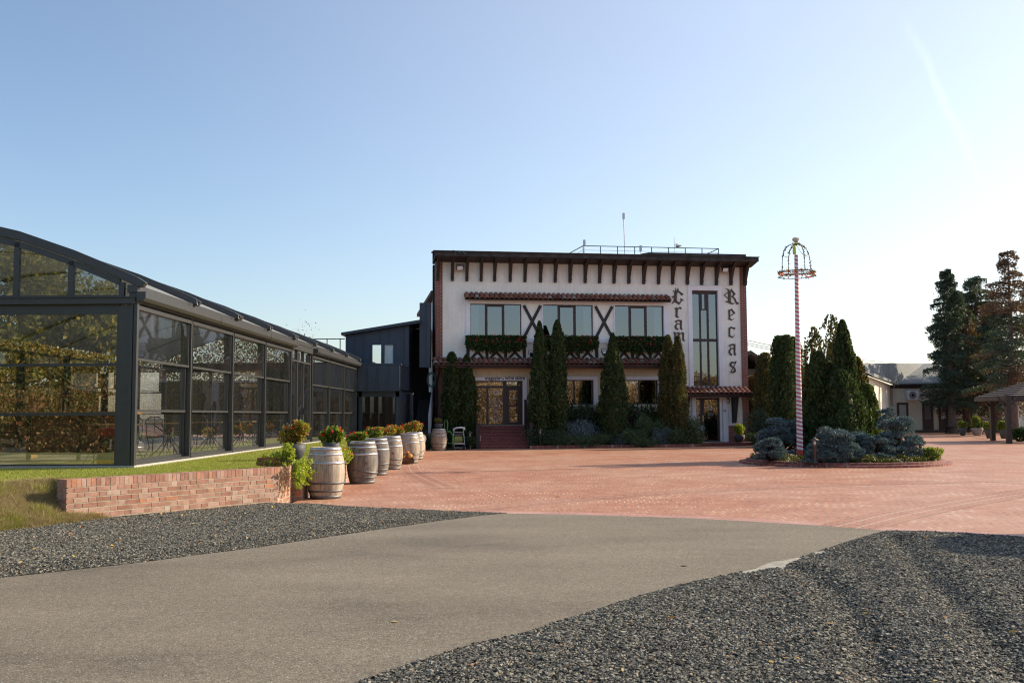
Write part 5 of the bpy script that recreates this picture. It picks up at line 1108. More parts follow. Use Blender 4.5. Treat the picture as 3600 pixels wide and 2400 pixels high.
# basket of pumpkins
X = (1428 - 1800) / 3500 * 31.4; t = empty('harvest_basket', (X, 31.4, 0), 0, 'woven horn basket filled with pumpkins leaning by the fifth barrel', 'basket')
b = MB(); b.tube([(-.30, .1, .06), (-.18, .0, .08), (.0, -.05, .13), (.16, -.1, .20)], [.02, .07, .13, .19], 12, caps=False); b.tube([(.16, -.1, .20), (.17, -.11, .205)], [.20, .195], 12, caps=False)
for k in range(9): a = k * .7; b.bar((.1, -.07, .17), (.22 + .06 * math.sin(a), -.12 + .05 * math.cos(a * 2), .24 + .15 * math.sin(a * 1.3)), .012, .012)
b.build('wicker', plain('dark_wicker', (.13, .07, .04), .8, 0, .4, 20, .6), t)
for x, y, z, s, c in ((.12, -.12, .27, .085, (.65, .33, .06)), (-.0, -.08, .24, .07, (.65, .42, .10)), (.05, -.10, .37, .055, (.55, .15, .03))):
    b = MB(); pr = [(s * math.sin(math.pi * k / 10) * 1.1, -s * .8 * math.cos(math.pi * k / 10)) for k in range(11)]; b.lathe(pr, (x, y, z), 16)
    for i, v in enumerate(b.v):
        a = math.atan2(v[1] - y, v[0] - x); k = 1 + .06 * math.cos(a * 8); b.v[i] = (x + (v[0] - x) * k, y + (v[1] - y) * k, v[2])
    b.tube([(x, y, z + s * .7), (x + .01, y, z + s * 1.1)], .008, 5); o = b.build('pumpkin', plain('pumpkin_skin', c, .5), None); tag(o, {.085: 'largest orange pumpkin in the mouth of the basket', .07: 'yellow pumpkin behind the largest one in the basket', .055: 'small dark orange pumpkin on top of the basket'}[s], 'pumpkin'); o.location = (X, 31.4, 0)

# thujas
def thmat(name, a, b_, c): return leafmat(name, [(0, a), (.55, b_), (1, c)], .25, .6, None, (1.3, 1.25, .6))
MTH = leafmat('thuja_green', [(0, (.015, .034, .011)), (.4, (.032, .066, .019)), (.8, (.065, .105, .032)), (.95, (.11, .11, .045)), (1, (.15, .10, .045))], .25, .6, None, (1.3, 1.25, .6)); MTHO = leafmat('thuja_olive', [(0, (.030, .048, .014)), (.4, (.065, .080, .024)), (.8, (.125, .105, .036)), (1, (.22, .12, .045))], .25, .6, None, (1.3, 1.25, .6)); MTHB = thmat('thuja_browned', (.07, .06, .02), (.14, .09, .03), (.24, .13, .045))
def thuja(px, D, pyt, w, label, mat=MTH, top=.55, n=9000, z=.1, name='thuja', spires=None, sparse=0, group=None, widest=.35, L=(.07, .13), shape=None, lean=0):
    """columnar conifer; top: how pointed (exponent), w: width in photo px at its widest"""
    X = (px - 1800) / 3500 * D; H = atY(px, pyt, D).z - z; r0_ = w / 3500 * D / 2; t = empty(name, (X, D, z), 0, label, 'tree', group)
    sp = spires or [(0, 1.0, 1.0)]; parts = []; core = MB(); tot = sum(h * r for _, h, r in sp)
    for i, (ox, hh, rr) in enumerate(sp):
        nn = int(n * hh * rr / tot); tz = RG.random(nn) ** .9; a = RG.uniform(0, 6.283, nn)
        def prof(q): 
            q = np.asarray(q); base = np.where(q < widest, .80 + .20 * (q / widest), 1.0); return base * np.clip((1 - q) / (1 - widest + 1e-6), 0, 1) ** np.where(q < widest, 0, top)
        bumpy = 1 + .58 * (vnoise(a * 2.2 + i * 5, tz * H * hh * 2.2 + px, 7) - .5) + .50 * (vnoise(a * 4.5 + i, tz * H * hh * 4.5, 9) - .5)
        rad = prof(tz) * r0_ * rr * bumpy * (1.04 - .34 * RG.random(nn) ** 2.2) + .015
        if sparse:
            k = (tz < 1 - sparse) | (vnoise(a * 3, tz * H * 3.2, 31) > .50) & (RG.random(nn) < .5); tz, a, rad = tz[k], a[k], rad[k] * np.where(tz[k] > 1 - sparse, 1.25, 1)
        Cc = np.stack([ox * r0_ + np.cos(a) * rad + lean * tz * H, np.sin(a) * rad, tz * H * hh], 1); dd = unit(np.stack([np.cos(a), np.sin(a), 1.6 + 0 * a], 1)); parts.append((Cc, dd))
        core.lathe([(max(.02, float(prof(q)) * r0_ * rr * .66), q * H * hh * (1 - sparse * .5)) for q in np.linspace(0, .97, 12)], (ox * r0_, 0, 0), 12)
    Cs = np.concatenate([p for p, _ in parts]); Dd = unit(np.concatenate([d for _, d in parts]) + RG.normal(size=Cs.shape) * .35); l = RG.uniform(*L, len(Cs)); nrm = np.stack([Cs[:, 0], Cs[:, 1], 0 * l], 1); nrm = unit(nrm) + 0
    V, F = cards(Cs, Dd, l, l * .62, nrm * .8); np_obj('foliage', V, F, mat, t); core.build('inner_branches', mat, t); b = MB(); b.tube([(0, 0, -.1), (0, 0, H * .5)], [.07, .03], 8); b.build('trunk', MT['dark_wood'], t); return t
YB = lambda px: 46.75 + math.tan(PHI) * ((px - 1800) / 3500 * 46 + 3.6)
thuja(1588, YB(1588) - .75, 1237, 60, 'leftmost dark thuja in front of the building beside the hose cart', n=8500, top=.42, widest=.45)
thuja(1640, YB(1640) - .7, 1246, 76, 'dark thuja left of the wine store steps', n=10000, top=.6, widest=.35)
thuja(1897, YB(1897) - 1.5, 1129, 70, 'tall slim thuja right of the wine store door', n=13000, top=.62, widest=.35)
thuja(1960, YB(1960) - 1.4, 1125, 66, 'tallest full thuja reaching the middle upper window', n=13000, top=.5, widest=.42)
thuja(2155, YB(2155) - 1.5, 1171, 98, 'broad based thuja between the two ground floor windows', n=15000, top=.72, widest=.3)
thuja(2349, YB(2349) - 1.3, 1178, 72, 'browned thuja left of the golden one near the blackletter column', MTHO, n=11000, top=.5, widest=.4)
thuja(2384, YB(2384) - 1.75, 1180, 62, 'sunlit golden thuja in front of the hanging letters', MTHO, n=11000, top=.5, widest=.4)
# bed in front of the building
def facp(u, off, z=0): p = FO + FU * u + FN * off; return (p.x, p.y)
ub0, ub1 = U(1860, 1560, 2), U(2462, 1560, 2)
MKERB = brickwork('kerb_brick', (.26, .085, .065), (.20, .065, .05), (.34, .22, .18), .25, .2, .01)
sheet('flower_bed', [facp(ub0, .001), facp(ub0, 2.1), facp(ub1, 2.1), facp(ub1, .001)], .09, m_soil)
sheet('flower_bed', [facp(uL + .05, .04), facp(uL + .05, 1.8), facp(U(1672, 1560, 1.5), 1.8), facp(U(1672, 1560, 1.5), .04)], .05, m_soil)
b = MB()
for p, q in (((ub0, 2.16), (ub1, 2.16)),):
    P_, Q_ = Vector((*facp(*p), .07)), Vector((*facp(*q), .07)); b.bar(P_, Q_, .12, .14)
tag(b.build('bed_kerb', MKERB), 'low red brick kerb in front of the shrub bed', 'kerb')
MBL = leafmat('blue_spruce_needle', [(0, (.050, .082, .086)), (.5, (.115, .165, .17)), (1, (.26, .32, .325))], .12, .6, None, (1, 1.1, .9))
MJU = leafmat('juniper_needle', [(0, (.035, .065, .032)), (.6, (.08, .13, .06)), (1, (.16, .21, .09))], .2)
MJD = leafmat('dark_juniper_needle', [(0, (.022, .042, .024)), (.6, (.045, .080, .045)), (1, (.075, .12, .065))], .15)
G1 = 'shrubs in the bed before the building'
sb = lambda px, dy: YB(px) - dy
bush('blue_spruce_shrub', 2035, sb(2035, 1.7), .1, (1.16, 0.66, 1.21), 'pale blue grey spruce mound in front of the left ground floor window', MBL, 5200, (.05, .10), G1, up=.5, ar=.35, clumps=14, seed=3)
bush('juniper_shrub', 1905, sb(1905, 1.9), .05, (1.28, 0.66, 0.90), 'low spreading juniper at the foot of the two tall thujas', MJD, 4200, (.05, .10), G1, ar=.35, clumps=12, seed=4)
bush('juniper_shrub', 2075, sb(2075, 2.2), .05, (1.04, 0.50, 0.60), 'low green grey juniper in front of the pale blue mound', MJU, 3000, (.05, .09), G1, ar=.35, clumps=10, seed=5)
bush('dark_shrub', 2050, sb(2050, .8), .1, (1.04, 0.55, 2.01), 'dark rounded shrub under the left ground floor window', MJD, 4200, (.06, .11), G1, clumps=12, seed=6)
bush('juniper_shrub', 2185, sb(2185, 1.8), .05, (1.04, 0.55, 1.09), 'dark juniper at the foot of the broad based thuja', MJD, 3600, (.06, .11), G1, ar=.35, clumps=11, seed=7)
bush('blue_spruce_shrub', 2172, sb(2172, 2.2), .05, (0.49, 0.39, 0.63), 'small blue grey spruce low in the middle of the bed', MBL, 1800, (.04, .08), G1, ar=.35, seed=8)
bush('dark_shrub', 2235, sb(2235, .8), .1, (1.16, 0.50, 1.84), 'dark ivy-like hedge under the right ground floor window', MJD, 4500, (.06, .10), G1, clumps=12, seed=9, red=8)
bush('juniper_shrub', 2265, sb(2265, 1.7), .05, (0.85, 0.55, 1.49), 'bright tipped upright juniper catching light near the bed centre', MJU, 3400, (.06, .13), G1, ar=.3, up=.8, clumps=9, seed=10)
bush('blue_spruce_shrub', 2318, sb(2318, 2.1), .05, (0.51, 0.39, 0.92), 'small grey spruce with a pointed leader', MBL, 1900, (.05, .09), G1, ar=.3, up=.8, seed=11)
bush('juniper_shrub', 2340, sb(2340, 1.6), .05, (1.04, 0.55, 1.32), 'feathery green juniper left of the golden thuja foot', MJU, 3600, (.06, .13), G1, ar=.3, up=.5, clumps=10, seed=12)
bush('juniper_shrub', 2415, sb(2415, 1.9), .05, (0.88, 0.55, 1.44), 'feathery juniper touching the left side of the right entrance', MJU, 4200, (.06, .13), G1, ar=.3, up=.3, clumps=11, seed=13)
bush('juniper_shrub', 2255, sb(2255, 2.4), .03, (1.10, 0.39, 0.48), 'lowest green juniper creeping over the kerb in the middle', MJU, 2600, (.05, .09), G1, ar=.35, clumps=10, seed=14)
bush('juniper_shrub', 1965, sb(1965, 2.15), .03, (1.0, .5, .62), 'low grey green juniper in front of the right tall thuja', MJU, 3600, (.05, .09), G1, ar=.35, clumps=12, seed=61)
bush('juniper_shrub', 2125, sb(2125, 2.0), .03, (.9, .5, .80), 'grey green juniper between the pale blue mound and the broad thuja', MJD, 3600, (.05, .10), G1, ar=.35, clumps=12, seed=62)
bush('juniper_shrub', 2215, sb(2215, 2.15), .03, (.8, .5, .85), 'spiky green juniper behind the small blue spruce', MJU, 3400, (.06, .12), G1, ar=.3, up=.6, clumps=11, seed=63)
bush('juniper_shrub', 2375, sb(2375, 2.1), .03, (.9, .5, .85), 'wide feathery juniper filling the right end of the bed', MJU, 4200, (.06, .12), G1, ar=.3, clumps=12, seed=64)
bush('juniper_shrub', 2440, sb(2440, 1.9), .03, (.6, .45, .80), 'last juniper of the bed leaning towards the direction sign', MJU, 2600, (.06, .12), G1, ar=.3, clumps=9, seed=65)
bush('dark_shrub', 1640, sb(1640, 1.8), .0, (0.67, 0.44, 0.63), 'low dark shrub beside the left newel post', ML_DK, 1600, (.05, .08), G1, seed=15)
bush('dark_shrub', 1562, sb(1562, .5), .0, (0.55, 0.33, 1.72), 'dark creeper at the foot of the left brick pillar', MJD, 1500, (.06, .1), G1, seed=16)
potted(2594, sb(2594, .6), .16, .26, .34, .34, .62, 'dark square pot with a bright green shrub right of the entrance', ML_TRL, 0, 1800, 'potted_shrub', L=(.05, .08))
t = empty('hedge', FO + FU * U(1985, 1480) + FN * .45 + Vector((0, 0, .1)), PHI, 'dark evergreen hedge growing against the wall under the ground floor windows', 'hedge'); Lh = U(2395, 1480) - U(1985, 1480); Ph = []
for k in range(26): Ph.append(blob(420, (Lh * (k + .5) / 26, rnd.uniform(-.1, .15), .95 + .12 * math.sin(k * 1.9)), (Lh / 40, .32, .98), lump=.3))
foliage('foliage', Ph, ML_DK, t, (.07, .12), .9); b = MB(); b.box(0, Lh, -.1, .25, 0, 1.5); b.build('inner_branches', ML_DK, t)
# flower boxes under the upper windows
for i, w in enumerate(upw):
    u0, u1 = w[0] - .22, w[1] + .12; c = FO + FU * ((u0 + u1) / 2) + FN * .28; t = empty('flower_box', (c.x, c.y, upw[0][2] - .28), PHI, ['flower box with red geraniums under the left upper window', 'flower box with geraniums behind the tall thujas under the middle upper window', 'flower box with pink and red geraniums under the right upper window'][i], 'flower box', 'flower boxes under the upper windows')
    hw = (u1 - u0) / 2; b = MB(); b.box(-hw + .1, hw - .1, -.1, .12, -.02, .18); b.build('box', MT['dark_wood'], t)
    parts = []
    for k in range(13):
        x = -hw + hw * 2 * (k + .5) / 13; edge = 1 - abs(x / hw) ** 3; parts.append(blob(560, (x, -.08, -.02 - .08 * edge + .04 * math.sin(k * 2.1)), (hw / 8, .24, .20 + .22 * edge * (.8 + .2 * math.sin(k * 1.7))), lump=.3))
        parts.append(blob(230, (x, -.04, .26), (hw / 8, .18, .10), lump=.4))
    foliage('leaves', parts, ML_DK, t, (.05, .09), 1.0); Pp = []
    for k in range(26):
        x = rnd.uniform(-hw * .9, hw * .9); Pp.append(blob(8, (x, -.30 - rnd.random() * .04, rnd.uniform(-.15, .38) if i else rnd.uniform(.0, .38)), (.03, .02, .025)))
    foliage('flowers', Pp, ML_FL if i != 2 else islands('pink_red_petal', [(0, (.55, .02, .03)), (.5, (.6, .05, .08)), (1, (.65, .25, .3))], .5, .2), t, (.03, .05), 1)
def pathlight(px, D, z, h, label):
    t = empty('path_light', ((px - 1800) / 3500 * D, D, z), 0, label, 'garden lamp', 'garden lamps in the planting'); mm = plain('brown_lamp_paint', (.10, .065, .05), .5) if 'brown_lamp_paint' not in bpy.data.materials else bpy.data.materials['brown_lamp_paint']
    b = MB(); b.lathe([(.045, 0), (.04, h * .6), (.055, h * .62), (.055, h * .68)], n=12); b.build('post', mm, t); b = MB(); b.lathe([(.045, h * .68), (.06, h * .88)], n=10); b.build('lamp_glass', MT['pane'], t)
    b = MB(); b.lathe([(.0, h), (.02, h * .985), (.05, h * .93), (.13, h * .88), (.12, h * .87), (0, h * .885)], n=14); b.build('lamp_cap', mm, t); b = MB(); b.lathe([(0, h * .7), (.022, h * .72), (.022, h * .82), (0, h * .85)], n=8); b.build('bulb', MT['white'], t)
pathlight(1651, sb(1651, 1.9), 0, .82, 'brown garden lamp beside the left newel post of the steps'); pathlight(1897, sb(1897, 2.1), .1, .82, 'brown garden lamp half sunk in the low juniper right of the steps')
pathlight(2441, sb(2441, 2.0), .1, .75, 'brown garden lamp left of the right entrance door'); pathlight(2685, 44.5, 0, .75, 'brown garden lamp among dark shrubs right of the building')
pathlight(2857, 28.35, .12, .74, 'nearest garden lamp standing at the front of the planted island'); pathlight(3226, 29.6, .12, .62, 'garden lamp at the right end of the planted island')
# metal post, hand truck, hose reel, direction sign
p = gp(1686, 1576); b = MB(); b.lathe([(.09, 0), (.085, .02), (.085, .56), (.088, .57), (.088, .585), (0, .59)], n=24); o = b.build('bollard', plain('brushed_steel', (.50, .42, .38), .3, .9)); o.location = p; tag(o, 'short brushed steel bollard at the foot of the steps', 'bollard')
p = gp(1576, 1582); MGT = plain('green_truck_paint', (.10, .25, .06), .5); t = empty('hand_truck', p, -.15, 'green hand truck parked between the lone barrel and the hose reel', 'hand truck'); b = MB()
b.tube([(-.16, .12, .05), (-.20, .22, .6), (-.24, .26, 1.2), (-.20, .27, 1.30), (-.12, .27, 1.30), (-.08, .26, 1.2), (-.10, .22, .85)], .02, 8); b.tube([(.16, .12, .05), (.16, .16, .62), (.05, .2, .82), (-.1, .22, .85), (-.2, .22, .78)], .02, 8); b.tube([(.26, .0, .15), (.24, .06, .55), (.1, .15, .75), (-.1, .2, .8)], .018, 8); b.tube([(-.16, .12, .3), (.16, .12, .3)], .015, 6); b.box(-.2, .2, -.1, .1, .01, .025); b.build('frame', MGT, t)
def wheel(t, x, y, r_, name='wheel'):
    b = MB(); b.tube([(x - .04, y, r_), (x - .03, y, r_), (x + .03, y, r_), (x + .04, y, r_)], [r_ * .85, r_, r_, r_ * .85], 20); w_ = b.build(name, MT['rubber'], t); b = MB(); b.tube([(x - .045, y, r_), (x + .045, y, r_)], r_ * .42, 12); b.build('hub', plain('red_hub', (.35, .05, .04), .5) if 'red_hub' not in bpy.data.materials else bpy.data.materials['red_hub'], w_)
wheel(t, -.2, .05, .13); wheel(t, .2, .05, .13)
p = gp(1612, 1579.5); t = empty('hose_reel_cart', p, .2, 'metal hose reel cart with yellow hose and white foam handle', 'hose reel'); b = MB()
for s in (-1, 1): b.tube([(s * .26 - .0, -.25, .04), (s * .24, -.1, .42), (s * .23, .1, .95)], .016, 8); b.tube([(s * .26, .3, .04), (s * .24, .12, .45), (s * .2, -.05, .80)], .014, 8)
for z, y in ((.08, -.22), (.08, .28), (.42, -.1), (.66, .0)): b.tube([(-.25, y, z), (.25, y, z)], .014, 8)
b.build('frame', MT['steel'], t); b = MB(); b.box(-.24, .24, -.24, -.20, .24, .30); b.box(-.24, .24, .0, .04, .75, .78); b.build('cross_bar', MT['steel'], t)
b = MB(); b.tube([(-.22, -.02, .84), (-.19, -.06, .92), (-.13, -.09, .96), (.0, -.10, .975), (.14, -.1, .975), (.25, -.08, .96), (.26, -.06, .88)], .038, 10); b.build('handle', MT['white'], t)
b = MB(); MYE = plain('yellow_hose', (.42, .40, .10), .5)
for k in range(7):
    for l in range(2): b.tube([(-.15 + k * .048, .02 + (.13 + l * .03) * math.cos(a * math.pi / 9), .42 + (.13 + l * .03) * math.sin(a * math.pi / 9)) for a in range(19)], .02, 6)
b.build('hose', MYE, t); b = MB()
for s in (-.21, .19): b.tube([(s, .02, .42), (s + .015, .02, .42)], .22, 20)
b.build('reel_disc', MT['black'], t); wheel(t, -.24, .12, .14); wheel(t, .22, -.18, .12); wheel(t, .3, .22, .14)
pt = floc(2462, 1503, 1.0); t = empty('direction_sign', (pt[0], pt[1], .1), PHI + .15, 'small blue direction sign with a white left arrow before the entrance', 'sign'); zz = pt[2] - .1
b = MB(); b.box(-.02, .02, 0, .03, 0, zz - .05); b.build('post', MT['black'], t); b = MB(); b.prism([(-.21, zz + .12), (.20, zz + .12), (.23, zz - .13), (-.17, zz - .13)], lambda a, c, t_: (a, t_, c), -.03, -.005); b.build('sign_board', plain('blue_sign_paint', (.035, .10, .14), .4), t)
b = MB(); b.prism([(-.10, zz), (-.04, zz + .03), (-.04, zz + .012), (.11, zz + .012), (.11, zz - .012), (-.04, zz - .012), (-.04, zz - .03)], lambda a, c, t_: (a, t_, c), -.036, -.031); b.build('arrow', MT['white'], t)
text('CRAMELE RECAS', .036, t, (0, -.034, zz + .07), MT['white'], ext=.001); text('MAGAZIN', .045, t, (.03, -.034, zz - .065), MT['white'], ext=.001); text('WINE STORE', .03, t, (.03, -.034, zz - .1), MT['white'], ext=.001)
# ================================================================ PLANTED ISLAND AND MAYPOLE
IX, IY = 10.2, 30.95
def disc(name, r_, z, mat, n=72):
    sheet(name, [(IX + r_ * math.cos(2 * math.pi * k / n), IY + r_ * math.sin(2 * math.pi * k / n)) for k in range(n)], z, mat)
b = MB(); n = 96
b.lathe([(3.12, 0.0), (3.12, .06), (2.92, .064), (2.915, .125), (2.72, .13), (2.72, .05)], (0, 0, 0), n, smooth=False); o = b.build('island_kerb', MKERB); o.location = (IX, IY, 0); tag(o, 'double stepped red brick kerb ring around the planted island', 'kerb')
disc('planting_soil', 2.75, .12, m_soil)
MP = None
def m_pole():
    m, N, Lk, P = nm('red_white_spiral'); tc = N.new('ShaderNodeTexCoord'); sx = N.new('ShaderNodeSeparateXYZ'); Lk.new(tc.outputs['Object'], sx.inputs[0])
    ang = math_(N, Lk, 'ARCTAN2', sx.outputs[1], sx.outputs[0]); f = math_(N, Lk, 'FRACT', math_(N, Lk, 'ADD', math_(N, Lk, 'MULTIPLY', sx.outputs[2], 7.9), math_(N, Lk, 'MULTIPLY', ang, 1 / (2 * math.pi))))
    st = math_(N, Lk, 'GREATER_THAN', f, .62); bt = math_(N, Lk, 'LESS_THAN', sx.outputs[2], .28); s = math_(N, Lk, 'MAXIMUM', st, bt)
    Lk.new(mixc(N, Lk, s, mixc(N, Lk, noise(N, Lk, 5), (.62, .62, .66), (.80, .79, .80)), (.52, .045, .04)), P.inputs['Base Color']); P.inputs['Roughness'].default_value = .5; return m
pb = gp(2808, 1588, .15); pX, pY = atY(2812, 1580, 31).x, 31.0; ptop = atY(2799, 896, pY)
mp_ = empty('maypole', (pX, pY, .12), 0, 'tall red and white striped pole topped by a flower-decked crown', 'maypole')
dx = ptop.x - pX; H = ptop.z - .12; b = MB(); b.tube([(dx * k / 12, 0, H * k / 12) for k in range(13)], [.098 - .040 * k / 12 for k in range(13)], 20); b.build('pole', m_pole(), mp_)
zr = atY(2800, 956, pY).z - .12; rr = .535; b = MB(); MGL = leafmat('garland_leaf', [(0, (.05, .07, .03)), (.5, (.14, .13, .06)), (.8, (.30, .22, .12)), (1, (.45, .40, .30))])
ring = [(dx + rr * math.cos(a * math.pi / 18), rr * math.sin(a * math.pi / 18), zr - .01) for a in range(37)]; b.tube(ring, .016, 6); b.tube([(x, y, z - .13) for x, y, z in ring], .010, 6)
for a in (0, 1.57, 3.14, 4.71): b.tube([(dx, 0, zr), (dx + rr * math.cos(a), rr * math.sin(a), zr)], .008, 5)
b.build('crown_ring', MT['black_timber'], mp_)
zt = atY(2800, 858, pY).z - .12; arcs = []
for a in (.25, .25 + math.pi / 2):
    b = MB(); pts = []
    for k in range(25):
        q = math.pi * k / 24; c_ = math.cos(q); s_ = math.sin(q) ** .62; pts.append((dx + rr * .93 * (abs(c_) ** .8) * (1 if c_ > 0 else -1) * math.cos(a), rr * .93 * (abs(c_) ** .8) * (1 if c_ > 0 else -1) * math.sin(a), zr + (zt - zr) * s_))
    b.tube(pts, .011, 6); b.build('crown_arch', MT['black_timber'], mp_); arcs += pts
def along(pts, n, s): 
    pts = np.array(pts); i = RG.integers(0, len(pts) - 1, n); t_ = RG.random((n, 1)); return pts[i] * (1 - t_) + pts[i + 1] * t_ + RG.normal(size=(n, 3)) * s, unit(RG.normal(size=(n, 3)))
foliage('garland', [along(ring, 420, .025), along([(x, y, z - .12) for x, y, z in ring], 160, .02), along(arcs[:25], 170, .018), along(arcs[25:], 190, .018)], MGL, mp_, (.03, .07), .7)
foliage('flowers', [along(ring, 70, .03)], islands('ribbon_red', [(0, (.7, .05, .03)), (.5, (.8, .18, .05)), (.6, (.65, .6, .5)), (1, (.7, .65, .55))], .5, .3), mp_, (.05, .09), .8)
b = MB(); b.lathe([(0, -.09), (.07, -.06), (.11, .0), (.09, .06), (0, .09)], (dx, 0, zt + .13), 10, smooth=False); b.v = [(x + rnd.uniform(-.02, .02), y + rnd.uniform(-.02, .02), z + rnd.uniform(-.015, .015)) for x, y, z in b.v]; b.build('flower_ball', plain('cream_flower_ball', (.50, .46, .36), .8, 0, .4, 20, .5), mp_)
b = MB(); b.lathe([(.0, 0), (.05, .0), (.055, .02), (.055, .20), (.02, .27), (.02, .36), (0, .36)], (dx - .05, 0, H + .02), 12); b.v = [(x - (z - H) * .0, y, z) for x, y, z in b.v]; b.build('bottle', plain('yellow_green_bottle', (.55, .58, .05), .3), mp_)
def ribbon(p0, p1, sag, c, w=.03, name='ribbon'):
    b = MB(); vs = []; n = 10
    for k in range(n + 1):
        t_ = k / n; x = p0[0] + (p1[0] - p0[0]) * t_; y = p0[1] + (p1[1] - p0[1]) * t_; z = p0[2] + (p1[2] - p0[2]) * t_ - sag * 4 * t_ * (1 - t_); vs += [(x, y, z), (x + .005, y + .003, z + w)]
    b.add(vs, [(2 * k, 2 * k + 2, 2 * k + 3, 2 * k + 1) for k in range(n)], smooth=True); b.build(name, c, mp_)
RB = plain('red_ribbon', (.70, .06, .04), .6); RW = plain('cream_ribbon', (.6, .52, .38), .6); RT = plain('teal_ribbon', (.08, .35, .35), .6)
ribbon((dx - .5, -.1, zr), (dx - .15, -.3, zr - .05), .16, RW); ribbon((dx + .1, -.3, zr - .05), (dx + .52, -.1, zr - .04), .17, RB, .045); ribbon((dx - .55, 0, zr + .0), (dx - .3, .2, zr - .08), .04, RB, .05)
ribbon((dx, 0, zt), (dx + .42, .1, zr + .5), .12, RW, .02); ribbon((dx - .4, -.1, zr + .45), (dx, 0, zt), .12, RW, .02); ribbon((dx - .02, -.08, zr - .55), (dx - .14, -.10, zr - .95), .01, RT, .035); ribbon((dx + .45, .1, zr - .06), (dx + .60, -.05, zr - .16), .0, RB, .06)
# spruces and thujas of the island
G2 = 'blue spruces in the planted island'
def spruce(px, D, w, h, label, seed, n=7000, z=.12, dpt=.8):
    r0_ = w / 3500 * D / 2; X = (px - 1800) / 3500 * D; t = empty('blue_spruce_shrub', (X, D, z), 0, label, 'shrub', G2); rr = random.Random(seed); Cs = []; Ds = []; b = MB()
    nb = 46
    for k in range(nb):       # layered shelves of branches, each a spray of needle tufts
        a = rr.uniform(0, 6.28); hz = rr.uniform(.12, 1.0); reach = r0_ * (1.06 - .72 * hz ** 1.6) * rr.uniform(.75, 1.1); zz = h * hz * rr.uniform(.80, 1.0)
        ex, ey = math.cos(a) * reach, math.sin(a) * reach * dpt; b.tube([(0, 0, zz * .3), (ex * .5, ey * .5, zz * .75), (ex, ey, zz)], [.03, .018, .006], 5)
        m = int(n * 1.5) // nb; sp = .26 * r0_ + .05; dd_ = unit(RG.normal(size=(m, 3))); dd_[:, 2] = np.where(dd_[:, 2] < -.2, -dd_[:, 2], dd_[:, 2]); lum = (.72 + .28 * RG.random(m)) * (1 + .35 * (vnoise(np.arctan2(dd_[:, 1], dd_[:, 0]) * 3 + k, dd_[:, 2] * 4, k) - .5))
        c = np.array([ex * .88, ey * .88, zz - .05])[None] + dd_ * lum[:, None] * np.array([sp, sp, sp * .52])[None]; Cs.append(c)
        Ds.append(unit(dd_ * .9 + np.array([math.cos(a) * .25, math.sin(a) * .25, .5])[None] + RG.normal(size=(m, 3)) * .4))
    C_ = np.concatenate(Cs); D_ = np.concatenate(Ds); k = C_[:, 2] > .02; C_, D_ = C_[k], D_[k]; l = RG.uniform(.05, .11, len(C_)); V, F = cards(C_, D_, l, l * .36); np_obj('foliage', V, F, MBL, t); b.build('stems', MT['dark_wood'], t); return t
spruce(2745, 32.3, 196, 1.36, 'blue grey spruce shrub at the left end of the island beside the striped pole', 1, 9500)
spruce(2862, 32.6, 130, 1.10, 'dark spruce shrub just behind the foot of the striped pole', 8, 4500)
spruce(2925, 28.9, 180, .95, 'low blue spruce shrub in the middle of the island behind the nearest lamp', 2, 9000)
spruce(3005, 29.6, 150, .85, 'pale blue spruce shrub right of the island centre', 5, 6500)
spruce(3145, 29.6, 185, 1.25, 'wide blue spruce shrub at the right end of the island', 3, 9500)
spruce(3112, 30.4, 90, 1.62, 'upright blue spruce top rising above the right end of the island', 4, 4200)
spruce(2700, 29.6, 110, .70, 'spruce shrub low at the left edge of the island', 11, 4600)
spruce(2955, 28.6, 110, .62, 'low spruce shrub at the front middle of the island', 12, 4200)
spruce(3070, 29.0, 120, .80, 'spruce shrub between the pale blue and the wide right one', 13, 5000)
spruce(2858, 28.6, 80, .40, 'smallest creeping spruce at the front edge of the island', 6, 2600)
G3 = 'thujas of the planted island'
thuja(2862, 32.6, 1150, 96, 'thuja with thin bare top directly right of the striped pole', MTHO, n=8500, top=.45, sparse=.28, z=.12, group=G3)
thuja(2878, 32.3, 1236, 116, 'shorter full thuja in front of the bare topped ones', MTH, n=8500, top=.5, z=.12, group=G3)
thuja(2922, 33.2, 1105, 96, 'tallest thin topped thuja in the middle of the island', MTHO, n=8000, top=.45, sparse=.34, z=.12, group=G3)
thuja(2966, 32.2, 1126, 108, 'tall dense pointed thuja in the island', MTH, n=13000, top=.6, z=.12, group=G3, widest=.25)
thuja(2955, 31.8, 1300, 160, 'broad low thuja filling the centre of the island', MTH, n=7500, top=.45, z=.12, group=G3)
thuja(3012, 33.0, 1255, 92, 'yellowish thuja behind the dense pointed one', MTHO, n=5500, top=.5, z=.12, group=G3)
thuja(3046, 32.4, 1350, 92, 'short bright edged thuja at the right of the island group', thmat('thuja_bright', (.05, .08, .02), (.09, .13, .03), (.14, .18, .04)), n=6000, top=.5, z=.12, group=G3)
n = 5200; a = RG.uniform(math.pi * .92, math.pi * 2.12, n); q = RG.uniform(2.05, 2.80, n); C_ = np.stack([IX + q * np.cos(a), IY + q * np.sin(a), .13 + RG.random(n) * .17 * (.5 + vnoise(a * 9, q * 3, 3))], 1); D_ = unit(RG.normal(size=(n, 3)) + np.array([0, 0, .6])); V, F = cards(C_, D_, RG.uniform(.04, .09, n), .04)
tag(np_obj('ground_cover', V, F, leafmat('ground_cover_leaf', [(0, (.03, .045, .015)), (.55, (.065, .08, .022)), (.85, (.14, .13, .04)), (1, (.40, .34, .12))])), 'yellow green ground cover along the front edge of the island', 'ground cover', kind='stuff')
bush('leafy_shrub', 3262, 29.3, .12, (.42, .4, .42), 'yellow green leafy shrub spilling over the right end of the island kerb', ML_GER, 1500, (.05, .09), seed=21)

